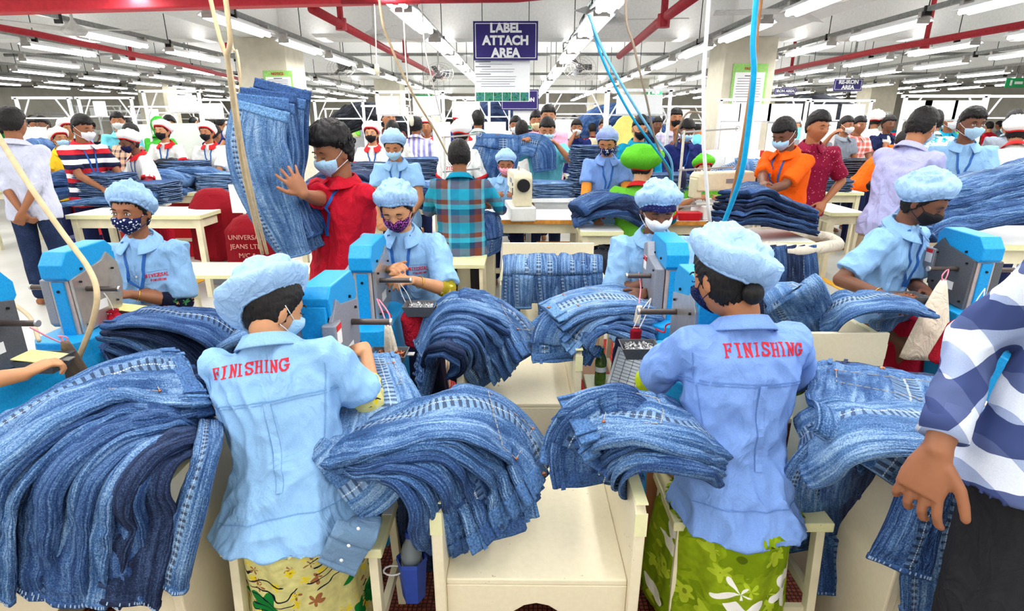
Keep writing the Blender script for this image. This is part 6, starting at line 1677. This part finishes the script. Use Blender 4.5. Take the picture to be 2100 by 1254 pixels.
for z in (.02, .09, .16, .23, .30, .36):
    for (a, b) in (((-.25,-.17),(.25,-.17)), ((-.25,.17),(.25,.17)), ((-.25,-.17),(-.25,.17)), ((.25,-.17),(.25,.17))): q.bar((a[0],a[1],z), (b[0],b[1],z), .012, .02)
for k in range(15): q.bar((-.25+k*.5/14,-.17,.02), (-.25+k*.5/14,-.17,.36), .010)
q.box((0,0,.01), (.5,.34,.01)); q.build('lattice', plain('crate_orange', (222,140,50), .5), r)
# red low partition and covered machines
MB().box((0,0,.40), (2.1,.06,.80)).build('low_partition', worn_paint('partition_red', (206,24,34), (170,16,26)), loc=None, bevel=.01, label='low red partition panel left of the covered machines', cat='partition').location = (gx(330, 7.0, .4), 6.9, 0)
def cover(px, Y, w, h, label, words=None):
    r = empty('machine_cover', (gx(px, Y, .6), Y, 0), label, 'machine cover'); rings = []
    for t in [i/16 for i in range(17)]:
        z = h*(1-t)+.28*t; k = .62+.38*sm(0, .3, t)+.05*t
        if t == 0: k = .4
        rings.append([V((math.cos(a)*w/2*k*(1+.05*math.sin(a*7)*t+.05*noise.noise(V((math.cos(a)*2+px, math.sin(a)*2, t*4)))), math.sin(a)*w*.42*k*(1+.06*math.sin(a*9)*t), z)) for a in [2*PI*k2/48 for k2 in range(48)]])
    MB().loft(rings).build('cloth', cloth('cover_maroon_red', (128,12,26), bump=.9, wr=7), r, smooth=True)
    MB().box((0, 0, .14), (w*.55, w*.4, .28)).build('machine_foot', GREYM, r)
    for j, tx in enumerate(words or []): text_obj(tx, .062, (.02, -w*.445-.012, h*.78-j*.085), Matrix.Rotation(PI/2, 3, 'X'), plain('cover_print', (196,140,128), .8), r)
    return r
cover(442, 5.7, .50, .98, 'taller dark red cloth cover over a machine')
cover(518, 5.3, .52, .78, 'dark red machine cover with pale printed lettering', ['UNIVERSAL', 'JEANS LTD', 'M/C &'])
c_ = MB().box((0,0,0), (.16,.004,.26)).build('wall_chart', PAPER, loc=None, label='white printed card hung over the red machine covers', cat='card'); c_.location = PY(490, 408, 5.2)
# sewing machines and thread
sewing(gx(1062, 5.2, .95), 5.28, .78, -1.45, 'cream sewing machine seen from its end in the centre').scale = (1.25,)*3
sewing(gx(1478, 5.1, .95), 5.2, .78, .25, 'cream sewing machine in front of the young woman in green').scale = (1.25,)*3
MB().prism([(-.09,0),(.09,0),(.115,.07),(-.115,.07)], -.07, .07, 'y').build('plastic_tray', plain('tray_red', (200,24,36), .4), loc=None, label='small red plastic tray beside the right sewing machine', cat='tray', bevel=.004).location = (gx(1408, 5.05, .8), 5.07, .78)
DB = plain('thread_navy', (30,36,70), .7); BB = plain('thread_blue', (50,100,170), .7)
cone(gx(980, 5.2, 1), 5.3, .78, DB, 'dark blue thread cone left of the centre sewing machine').scale = (1.5,)*3
cone(gx(1403, 5.3, 1), 5.45, 1.02, DB, 'navy thread cone on the stand of the right sewing machine').scale = (1.5,)*3
cone(gx(1435, 5.3, 1), 5.35, 1.00, BB, 'bright blue thread cone on the stand of the right sewing machine').scale = (1.5,)*3
def stand(px, Y, z0, z1, label, arm=.3, n=2):
    r = empty('thread_stand', (gx(px, Y, 1.), Y, z0), label, 'thread stand')
    MB().cyl((0,0,0), (0,0,z1-z0), .012, 8).build('pole', plain('stand_cream', (226,222,206), .4, .3), r)
    for k in range(n):
        z = (z1-z0)*(.98-.42*k); MB().bar((-.02,0,z), (arm,0,z+.03), .02, .014).build('arm', STEEL, r)
        MB().tube([V((arm,0,z+.03))+V((.02*math.cos(t), 0, .02*math.sin(t))) for t in [j*PI/5 for j in range(11)]], .003, 5).build('eyelet', STEEL, r)
    return r
stand(912, 5.25, .78, 1.50, 'metal thread stand left of the centre sewing machine', arm=.32)
stand(1388, 5.1, .78, 1.55, 'pale thread stand with cross bar before the green cap', arm=.46, n=3)
# heaps and stacks
JM = (0, 2, 3); 
stack(gx(1125, 5.95, .88), 5.95, .88, 3, 'the short stack before the man in cyan', mat=1, sc=1.35, rz=.1)
for k, (px, Y, z, n, mt, sc, la) in enumerate([
    (1205, 5.98, .88, 11, 2, 1.25, 'the tall stack right of the held-up jeans'), (1236, 6.0, .88, 8, 0, 1.2, 'the leaning stack behind the periwinkle cap'), (1350, 5.95, .88, 5, 2, 1.25, 'the stack between the teal shirt and the hoses'), (1282, 5.9, .88, 4, 0, 1.2, 'the low stack under the teal sleeve'),
    (1395, 6.0, .88, 4, 3, 1.3, 'the dark stack under the navy sweater'), (1212, 8.9, .85, 7, 3, 1.3, 'the black stack beside the raised hand'),
    (770, 6.4, .80, 8, 3, 1.3, 'the stack left of the printed white back'), (856, 6.5, .80, 9, 2, 1.3, 'the tall stack behind the middle puffy cap'),
    (640, 5.6, .80, 5, 2, 1.2, 'the stack behind the man in red'), (300, 6.0, .80, 4, 2, 1.5, 'the fanned stack behind the navy floral mask'), (225, 5.9, .80, 6, 2, 1.4, 'the stack under the striped man\'s hands'),
    (190, 8.2, .85, 9, 2, 1.3, 'the tall stack behind the striped shirt'), (372, 7.2, .82, 6, 2, 1.5, 'the wide stack beyond the red partition'), (100, 7.6, .80, 4, 2, 1.3, 'the small stack left of the striped shirt'),
    (1690, 7.2, .80, 3, 3, 1.3, 'the stack behind the maroon shirt'), (1745, 7.9, .85, 5, 4, 1.6, 'the black stack left of the lavender polo'), (1900, 5.9, .90, 6, 4, 1.6, 'the black stack under the lavender polo\'s hands'), (2010, 6.1, .90, 3, 4, 1.4, 'the black stack right of the light blue uniform'),
    (2040, 7.8, .85, 5, 2, 1.3, 'the blue stack before the sky blue shirt'), (455, 7.0, .82, 4, 1, 1.4, 'the pale stack left of the hugged jeans'), (1545, 7.5, .85, 4, 3, 1.3, 'the dark stack behind the orange polo')]):
    stack(gx(px, Y, z), Y, z, n, la, mat=mt, sc=sc, rz=random.uniform(-.4, .4), fan=(random.uniform(-.012, .012), 0))
# table riser for stacks without a table of their own
tb(1160, 1260, 8.6, 9.2, .85, 'far table beside the man pressing his mask')
tb(140, 260, 7.9, 8.5, .85, 'far table behind the striped shirt'); tb(1990, 2110, 7.5, 8.1, .85, 'far table before the sky blue shirt'); tb(1510, 1600, 7.2, 7.8, .85, 'far table behind the orange polo'); tb(600, 690, 5.3, 5.9, .80, 'table behind the man in red')
def heap(px, Y, z, label, mat, w=.5, n=3, sd=0):
    random.seed(sd+int(px))
    for k in range(n):
        x = gx(px, Y, z)+random.uniform(-.08, .08); a = random.uniform(-.5, .5)+(PI if k % 2 else 0); zz = z+.05+.055*k
        pts = [V((x+math.cos(a)*t*w, Y+math.sin(a)*t*.25+random.uniform(-.03,.03), zz+h)) for t, h in ((-1,-.03),(-.5,.05),(0,.07),(.5,.04),(1,-.04))]
        jeans('jeans', 'crumpled jeans, %s in %s' % ('topmost' if k == n-1 else 'lowest' if k == 0 else ORD[k]+' from the bottom', label), pts, [(math.sin(-a)*.3, 1, 0)]*2, w=(.17,.2,.18,.13), th=.09, mat=mat[k % len(mat)], seed=px+k*2.3, nseg=24, nlen=28, wr=.020, loops=False, hemline=False, group=label)
heap(170, 6.0, .80, 'the heap behind the navy mask', (2,0,2), .55, 4)
heap(300, 6.8, .80, 'the heap at the rose sleeves', (2,2,0), .5, 3)
heap(395, 7.1, .82, 'the heap right of the rose sleeves', (0,1,0), .5, 3)
heap(720, 5.1, .78, 'the wavy heap right of the man in red', (2,3,0,2), .34, 6)
heap(870, 5.2, .78, 'the heap left of the checked teal shirt', (2,0), .32, 4)
heap(1600, 7.3, .85, 'the heap above the orange polo\'s head', (3,), .5, 2)
heap(1520, 6.3, .86, 'the blue heap behind the right sewing machine', (0,2,0), .42, 4)
heap(1905, 6.0, .95, 'the black heap under the pale sleeve', (4,), .55, 3)
heap(1720, 8.0, .85, 'the black heap by the orange bending person', (4,3), .7, 3)
heap(345, 7.2, .95, 'the black cloth in the hands of the round-capped woman', (4,), .25, 2)
heap(1235, 4.72, .79, 'the dark heap before the periwinkle woman', (2,3,2), .3, 3)
tb(1190, 1275, 4.5, 4.85, .78, 'cream table before the periwinkle-uniformed woman'); tb(1470, 1570, 6.0, 6.6, .85, 'table under the blue heap behind the right sewing machine')
jeans('jeans', 'pale blue jeans leg hanging from the heap behind the right sewing machine', [PY(1530,330,6.0), PY(1540,345,5.85), PY(1545,400,5.8), PY(1543,440,5.8)], [X_]*2, w=(.12,.12,.10), mat=1, seed=300, nlen=40, th=.06, wr=.012)
jeans('jeans', 'blue jeans leg hanging over the white table left of the striped shirt', [PY(75,300,7.4), PY(100,300,7.2), PY(130,345,7.0), PY(150,372,6.9)], [(0,1,0), (1,0,0)], w=(.3,.25,.2), mat=2, seed=301, nlen=40, th=.1, wr=.02)
jeans('jeans', 'jeans sprawling flat at the table corner behind the navy mask', [PY(330,400,5.9), PY(250,408,5.8), PY(160,418,5.7), PY(110,424,5.65)], [Y_]*2, w=(.2,.18,.14,.08), mat=0, seed=302, nlen=40, th=.06, wr=.014)
for k, (pa, la, m) in enumerate((((965,285), 'big pair of dark jeans held up left of the man in cyan, waistband on top', 0), ((1075,300), 'blue jeans leg stretched between the hands of the man in cyan', 0))):
    if k == 0: jeans('jeans', la, [PY(1020,276,6.15), PY(1018,310,6.12), PY(1005,360,6.12), PY(1000,415,6.12)], [X_]*2, w=(.22,.26,.27,.25), mat=m, seed=310, nlen=60, nseg=44, th=.06, wr=.018, pocket=True)
    else: jeans('jeans', la, [PY(1060,300,6.15), PY(1090,298,6.12), PY(1112,310,6.12), PY(1118,350,6.15)], [(0,.2,1),(.6,.1,.7),(1,0,0)], w=(.10,.12,.14,.13), mat=m, seed=311, nlen=40, th=.05, wr=.012)
for k in range(9):
    t = k/8
    jeans('jeans', 'jeans bundled by the man in orange, %s layer from the bottom' % ORD[k], jitter([PY(1480+k*3, 462-k*8, 4.05), PY(1530+k*3, 452-k*8, 4.12), PY(1590, 458-k*7, 4.2), PY(1650, 474-k*6, 4.3)], .012), [(.2,1,0)]*2, w=(.17,.18,.16,.13), mat=[3,2,3,2,3,3,2,3,2][k], seed=320+k*1.9, th=.030, nlen=44, wr=.012, group='bundle before the man in orange', loops=False)
for k in range(5):
    jeans('jeans', 'indigo jeans hanging under the orange polo\'s table, %s from its left' % ORD[k], [PY(1575+k*20, 505, 3.93), PY(1577+k*20, 560, 3.92), PY(1580+k*19, 650, 3.95)], [X_]*2, w=(.06,.065,.07), mat=[3,2,3,3,2][k], seed=340+k, nlen=30, nseg=20, wr=.008, band=False, loops=False, group='indigo jeans under the table')
q = MB().tube([V((0,0,0))+V((.42*math.cos(t), .30*math.sin(t), .008*math.sin(t*5))) for t in [k*PI/20 for k in range(41)]], .045, 10, False)
q.build('cloth_wrap', cloth('offwhite_wrap', (226,218,200), bump=.8), loc=None, smooth=True, label='off-white cloth wrapped round the table edge of the man in orange', cat='cloth').location = (gx(1595, 4.25, .8), 4.25, .755)
# bag on the floor, fabric seat
r = drawbag(PY(1247, 505, 4.3), .30, .16, 'black and grey backpack hanging beside the green uniform', mat=cloth('black_bag', (40,42,50), bump=.7), name='backpack')
jeans('jeans', 'denim laid as a cushion on the long stool of the checked teal shirt', [PZ(760,580,.66), PZ(840,575,.66), PZ(930,572,.66)], [Y_]*2, w=(.15,.16,.15), mat=0, seed=351, th=.03, nlen=30, wr=.004, loops=False, hemline=False)
jeans('jeans', 'jeans stacked edgewise right of the checked teal shirt', [PY(1000,440,4.7), PY(1010,480,4.6), PY(1012,520,4.6)], [(.5,1,0)]*2, w=(.12,.13,.12), mat=2, seed=352, th=.09, nlen=40, wr=.02)
bottle(gx(155, 6.0, .6), 6.05, .42, .22, 'green drink bottle under the table behind the navy mask', (40,170,70), plain('green_cap', (20,120,60), .4))
MB().box((0,0,0),(.3,.25,.4)).build('storage_box', plain('box_navy', (30,46,110)), loc=None, label='blue box under the green drink bottle', cat='box').location = (gx(155, 6.0, .3), 6.05, .22)
# ------------------------------------------------------------ overhead cords and hoses
TC = plain('tan_rope', (214,190,150), .7); HOSE = plain('air_hose_blue', (10,160,212), .35); HOSE2 = plain('air_hose_pale_blue', (120,196,230), .35)
def up(px, Y): p = PY(px, 0, Y); return V((p.x, p.y, ZC-.02))
cable([up(380, 2.3), PY(432, 0, 2.3), PY(470, 130, 2.3), PY(497, 300, 2.35), PY(525, 430, 2.5), PY(548, 520, 2.7)], .008, TC, 'tan cord slanting down before the hugged jeans', n=60)
cable([up(455, 2.1), PY(463, 0, 2.1), PY(466, 110, 2.15), PY(485, 260, 2.3), PY(505, 380, 2.5), PY(538, 520, 2.8)], .009, TC, 'second tan cord crossing before the hugged jeans')
cable([up(470, 3.3), PY(466, 40, 3.2), PY(487, 110, 3.1), PY(492, 190, 3.1), PY(478, 300, 3.1), PY(498, 380, 3.2)], .006, TC, 'thin tan cord left of the hugged jeans')
cable([PY(-60, 180, 2.4), PY(0, 285, 2.3), PY(60, 380, 2.2), PY(130, 480, 2.15), PY(180, 548, 2.1), PY(199, 600, 2.05), PY(190, 660, 2.05), PY(163, 730, 2.05), PY(150, 768, 2.1)], .0105, TC, 'long tan cord hanging down to the left machine')
cable([up(1556, 3.0), PY(1551, 0, 3.0), PY(1546, 150, 3.0), PY(1535, 260, 3.05), PY(1522, 350, 3.1), PY(1503, 410, 3.2), PY(1480, 468, 3.3)], .014, HOSE, 'thick bright blue air hose hanging in front of the pillar')
cable([up(1570, 3.2), PY(1560, 0, 3.15), PY(1548, 120, 3.15), PY(1530, 250, 3.2), PY(1515, 340, 3.3), PY(1495, 430, 3.5)], .011, plain('brown_rope', (176,124,80), .8), 'brown rope hanging beside the blue air hose')
cable([PY(1207, 30, 4.2), PY(1240, 110, 4.2), PY(1300, 215, 4.3), PY(1345, 285, 4.5), PY(1376, 330, 4.7), PY(1378, 385, 4.9)], .010, HOSE2, 'pale blue air hose sagging across from the right lamps')
cable([PY(1209, 30, 4.25), PY(1235, 120, 4.2), PY(1290, 230, 4.3), PY(1340, 300, 4.5), PY(1374, 350, 4.7), PY(1376, 395, 4.9)], .009, HOSE, 'second blue air hose sagging beside the pale one')
cable([up(1282, 4.2), PY(1283, 0, 4.2), PY(1300, 95, 4.2), PY(1325, 200, 4.3), PY(1345, 290, 4.5), PY(1378, 370, 4.8)], .008, plain('grey_tan_cable', (150,134,116), .7), 'grey-brown cable hanging before the teal shirt')
cable([PY(1440, 232, 4.4), PY(1410, 232, 4.4), PY(1392, 265, 4.5), PY(1386, 300, 4.9)], .007, plain('grey_tan_cable', (150,134,116), .7), 'short curved cable over the thread stand')
cable([up(765, 4.0), PY(778, 0, 4.0), PY(800, 90, 4.1), PY(845, 190, 4.3), PY(893, 270, 4.8), PY(918, 318, 5.1)], .008, TC, 'tan cord slanting to the thread stand in the centre')
cable([up(828, 5.2), PY(829, 60, 5.2), PY(832, 120, 5.2), PY(843, 240, 5.3)], .006, WC, 'white pull cord hanging left of the sign')
cable([up(768, 5.0), PY(768, 20, 5.0), PY(772, 135, 5.0)], .005, WC, 'thin white pull cord by the ceiling fan')
for (px, py, Y, la) in ((773, 142, 5.0, 'cream pull switch at the end of the thin white cord'), (844, 247, 5.3, 'cream pull switch hanging left of the sign')):
    c = PY(px, py, Y); r = empty('hanging_pull_switch', c, la, 'switch'); MB().lathe((0,0,0), [(.004,.045),(.018,.03),(.022,0),(.016,-.04),(.004,-.05)], 12).build('body', CREAM, r, smooth=True)
cable([up(870, 5.6), PY(868, 60, 5.6), PY(885, 160, 5.7), PY(905, 245, 6.0)], .006, WC, 'white cable slanting left of the hanging sign')
r = empty('hanging_pipe', PY(1444, 0, 3.6), 'slim white pipe hanging from the ceiling right of the blue hoses', 'pipe')
o0 = r.location.copy(); MB().tube([up(1443, 3.6)-o0, PY(1443,150,3.6)-o0, PY(1443, 300, 3.65)-o0, PY(1452,420,3.75)-o0, PY(1458, 470, 3.8)-o0], .012, 10).build('tube', WHITEP, r, smooth=True)
# wire bundle along the lamp channel
random.seed(3); q = MB()
for k in range(6):
    q.tube(smoothpath([V((.74+random.uniform(-.05,.07), y, RZ+.17+random.uniform(-.03,.08))) for y in [4+i*.55 for i in range(12)]], 60), .006, 5)
q.build('cable_bundle', plain('teal_black_cable', (36,60,62), .5), label='bundle of dark cables lying along the lamp channel right of the sign', cat='cable')
# ------------------------------------------------------------ overhead rails, boards, far crowd
FRM = plain('white_rail', (236,238,240), .35)
def gantry(px0, px1, Y, z, label, papers=((.3,.25),), low=.8, tint=PAPER):
    xa, xb = gx(px0, Y, z), gx(px1, Y, z); cx = (xa+xb)/2; w = xb-xa; r = empty('overhead_rail_frame', (cx, Y, 0), label, 'frame')
    for s_ in (-1, 1): MB().box((s_*w/2, 0, z/2), (.035, .035, z)).build('post', FRM, r)
    MB().box((0, 0, z), (w+.1, .035, .035)).build('cross_rail', FRM, r)
    MB().box((0, .02, z-.28), (w, .02, .02)).build('lower_rail', FRM, r)
    for s_ in (-1, 1): MB().bar((s_*w/2, 0, z-.35), (s_*(w/2-.2), 0, z), .016).build('brace', FRM, r)
    for k, (t, pw) in enumerate(papers): MB().box((-w/2+t*w, -.025, z-.16), (pw, .004, .22)).build('paper_sheet', tint, r)
G_ = [(770, 905, 7.6, 1.98, 'white rail frame left of the poster', ((.15,.3),(.75,.35))), (905, 1000, 8.6, 1.95, 'white rail frame under the poster', ((.5,.4),)), (1120, 1240, 8.0, 2.0, 'white rail frame over the man in cyan', ()),
  (1245, 1372, 7.2, 1.98, 'white rail frame with a blank banner over the teal shirt', ((.5,.55),)), (1475, 1650, 8.0, 1.9, 'white rail frame with a long row of white sheets right of the hose', ((.12,.25),(.4,.42),(.75,.45))), (1660, 1780, 9.0, 1.92, 'white rail frame left of the lavender polo', ((.2,.4),(.7,.35))),
  (1850, 2010, 7.4, 1.92, 'white rail frame with a white banner over the light blue uniform', ((.15,.35),(.45,.4),(.8,.35))), (2015, 2160, 8.2, 1.95, 'white rail frame at the right edge', ()), (20, 130, 8.6, 1.95, 'white rail frame near the left edge', ()), (150, 260, 9.4, 1.98, 'white rail frame behind the striped shirt', ((.4,.2),)),
  (285, 400, 8.2, 2.02, 'white rail frame over the round white cap', ((.7,.4),)), (400, 470, 9.4, 1.95, 'white rail frame left of the hugged jeans', ((.4,.35),)), (640, 740, 9.8, 1.95, 'white rail frame by the left pillar', ())]
for g in G_: gantry(g[0], g[1], g[2], g[3], g[4], g[5])
random.seed(12)
for k in range(26):
    Y = 10+k*.62; px = random.uniform(0, 2100)
    px = 1060+max(-15.5, min(15.5, gx(px, Y, 1.9)))*FPX/(Y*math.cos(PITCH)+(CAMZ-1.9)*math.sin(PITCH))
    gantry(px-45, px+45, Y, random.uniform(1.85, 2.05), 'white rail frame far back, %s counted from the nearest' % ORD[min(k, 24)] if k < 25 else 'white rail frame far back, the very last one', ((.5, random.uniform(.2,.5)),) if k % 2 else ())
bd = plain('white_board', (238,240,240), .4, speck=.01)
for k, (px, Y, w, z0, z1, la) in enumerate([(1508, 7.6, .5, .5, 1.62, 'tall white board right of the blue hose'), (905, 7.4, .22, .9, 1.62, 'narrow white board behind the red-banded cap'), (1013, 9.2, .34, .9, 1.62, 'white board with a purple mark under the poster'), (1450, 7.0, 1.2, .5, 1.30, 'long white partition board under the red pillar band'),
     (1150, 9.6, .5, .8, 1.66, 'white board behind the man in pink'), (1560, 6.9, .9, .55, 1.22, 'white partition board left of the orange polo'), (1582, 9.6, .3, .3, 1.6, 'tall white cabinet panel above the orange polo'), (1680, 8.4, .28, .5, 1.62, 'white board with pink clipboard'), (60, 8.0, .5, .7, 1.55, 'white board at the left edge'), (380, 8.8, .5, .8, 1.6, 'white board behind the bending navy shirt'), (320, 9.8, .9, .8, 1.58, 'wide white board far behind the lime scarf')]):
    MB().box((0,0,(z1-z0)/2), (w, .025, z1-z0)).box((-w/2+.02,.0,-z0/2), (.03,.03,z0)).box((w/2-.02,.0,-z0/2), (.03,.03,z0)).build('board', bd, loc=None, label=la, cat='board').location = (gx(px, Y, 1.2), Y, z0)
# far crowd: a few figures built once, then copied with their own clothes
def proto(label, **kw):
    P = V((0, 0, .90)); r, i = person('person', label, P, lean=8, voxel=.017, seated=False, group='workers in the far crowd', bottom=NAVYT, LH=V((-.14, -.36, .98)) if kw.get('face', -90) == -90 else V((-.14, .36, .98)), RH=V((.14, -.36, .98)) if kw.get('face', -90) == -90 else V((.14, .36, .98)), **kw)
    return r
PR = [('masked man', proto('x', sex='m', mask=SURG, skin=2, seed=1, hd=(8,-10,0))), ('man seen from behind', proto('x', sex='m', face=90, skin=3, seed=2, hd=(15,-10,0))), ('woman in white cap', proto('x', sex='f', cap='beret', capcol=CAPW, mask=MASKW, skin=1, seed=3, hd=(-10,-16,0))),
      ('bare-faced man', proto('x', sex='m', skin=3, seed=4, hd=(-22,-4,0))), ('woman in headscarf', proto('x', sex='f', hood=LIME, skin=2, mask=MASKK, seed=5, hd=(20,-12,0))), ('woman in white cap seen from behind', proto('x', sex='f', face=90, cap='beret', capcol=CAPW, skin=2, seed=6))]
COLS = [('white', WU), ('blue', SHIRT_B), ('navy', NVS), ('pink', PINK), ('teal', TEAL), ('grey', GRE), ('maroon', MARN), ('green', GRN), ('cyan', CYAN), ('red', RED_T), ('black', NAVYT), ('orange', ORG), ('yellow', YEL), ('lilac', LILAC), ('brown', BRN), ('olive', OLV)]
ZN = ['by the left wall', 'left of the left pillar', 'behind the left pillar side', 'left of the hanging sign', 'under the poster', 'right of the poster', 'before the right pillar', 'just right of the right pillar', 'under the small navy signs', 'at the far right']
used = {}; usedp = set(); random.seed(99); pos = []
tries = 0; TBL = []
for k in range(22):
    Y = 9.8+k*.72; px = (k*487) % 2100; x = gx(px, Y, .8)
    if abs(x) > 15.5 or any(abs(x-a) < 1.5 and abs(Y-b) < .9 for a in PX for b in PYS): x += 2.4 if x < 12 else -2.4
    TBL.append((x, Y))
while len(pos) < 78 and tries < 9000:
    tries += 1
    Y = 8.6+15*random.random()**1.3; px = random.uniform(-20, 2120); x = gx(px, Y, 1.4)
    if abs(x) > 16.3 or any((x-a)**2+(Y-b)**2 < .55 for a, b in pos): continue
    if any(abs(x-a) < .75 and abs(Y-b) < .75 for a in PX for b in PYS): continue
    if any(abs(x-a) < 1.4 and abs(Y-b) < .62 for a, b in TBL): continue
    if Y < 9.8 and random.random() < .35: continue
    pos.append((x, Y)); pi = random.choice([0,0,0,1,1,2,2,3,3,4,5]); kind, pr = PR[pi]; cn, cm = random.choice(COLS if pi not in (2, 5) else COLS[:3]+COLS[7:8])
    zn = ZN[max(0, min(9, int(px/210)))]; key = (kind, cn, zn); used[key] = used.get(key, 0)+1
    dist = 'near' if Y < 11 else 'middle-distance' if Y < 15 else 'far' if Y < 19 else 'farthest'
    la = '%s %s in %s shirt %s' % (dist, kind, cn, zn)
    if (la in used): la = la+', the %s such' % ORD[used[la]]
    used[la] = used.get(la, 0)+1
    o = pr if pi not in usedp else copy_tree(pr); usedp.add(pi)
    place(o, (x, Y, 0), random.uniform(-.6, .6), random.uniform(.95, 1.08), label=la)
    hl = random.choice([HAIR, HAIR, HAIR]); mk = random.choice([SURG, SURG, MASKK, MASKW, MASKD]); sc_ = random.choice([LIME, DGRN, RSK, NVS])
    sk = random.choice(SKINS[:4])
    for ch in o.children:
        st = ch.name.split('.')[0]
        mt = {'shirt': cm, 'collar': cm, 'mask': mk, 'headscarf': sc_, 'body': sk}.get(st)
        if mt and ch.material_slots: ch.material_slots[0].link = 'OBJECT'; ch.material_slots[0].material = mt
for k_, (kind, pr) in enumerate(PR):
    if k_ not in usedp: place(pr, (gx(200+k_*250, 12, 1.4), 12.3, 0), label='spare '+kind+' in the middle of the hall')
# long far tables with stacks
random.seed(44)
for k in range(22):
    Y = 9.8+k*.72; px = (k*487) % 2100; x = gx(px, Y, .8)
    if abs(x) > 15.5 or any(abs(x-a) < 1.5 and abs(Y-b) < .9 for a in PX for b in PYS): x += 2.4 if x < 12 else -2.4
    la = 'long white table far back, %s counted from the nearest' % (ORD[min(k, 24)])
    table(x, Y, 2.2, .7, .82, la, frame=WHITEP, edge=WHITEP, shelf=False)
    for j in range(2):
        nn = random.randint(2, 4)
        stack(x-.6+j*1.1+random.uniform(-.2,.2), Y, .82, nn, 'a stack on the %s far table, %s side' % (ORD[k], ['left', 'right'][j]), mat=random.choice([2,3,0,4]), sc=random.uniform(1.3, 1.7), rz=random.uniform(-.4,.4))
# dark hanging garments and wall furniture at the back
for k, (px, Y, w, h, m, la) in enumerate([(1650, 10.5, .9, .5, 4, 'bundle of black jeans on a raised shelf right of the pillar'), (1010, 11, .8, .4, 3, 'dark heap under the second navy sign'), (760, 12, .9, .4, 4, 'black heap left of the aisle in the distance'), (1270, 11.5, .8, .4, 2, 'dark heap beyond the yellow cloth')]):
    x = gx(px, Y, 1.5); jeans('jeans', la, [V((x-w, Y, 1.35)), V((x-w/2, Y, 1.35+h*.7)), V((x, Y, 1.35+h)), V((x+w/2, Y, 1.35+h*.7)), V((x+w, Y, 1.35))], [Y_]*2, w=(.3,.35,.3), mat=m, seed=400+k, th=.35, nseg=24, nlen=30, wr=.05, band=False, loops=False, hemline=False)
    MB().box((0,0,.66), (w*1.8, .6, 1.32)).build('storage_rack', plain('rack_grey', (150,152,156)), loc=None, label='grey storage rack under the '+la[:40], cat='rack').location = (x, Y, 0)
MB().box((0,0,0), (.02,.5,.5)).shift((0,0,0)).build('drape', YEL, loc=None).location = (0,0,-5)
bpy.data.objects.remove(bpy.context.scene.objects['drape'])
jeans('hanging_cloth', 'pale yellow cloth hanging beyond the teal shirt', [PY(1300,238,8.4), PY(1290,255,8.4), PY(1278,285,8.4), PY(1265,310,8.4)], [X_]*2, w=(.10,.18,.28,.34), mat=0, seed=500, th=.06, nlen=30, wr=.02, band=False, loops=False, hemline=False, cat='cloth').data.materials[0] = cloth('pale_yellow_cloth', (238,228,130))
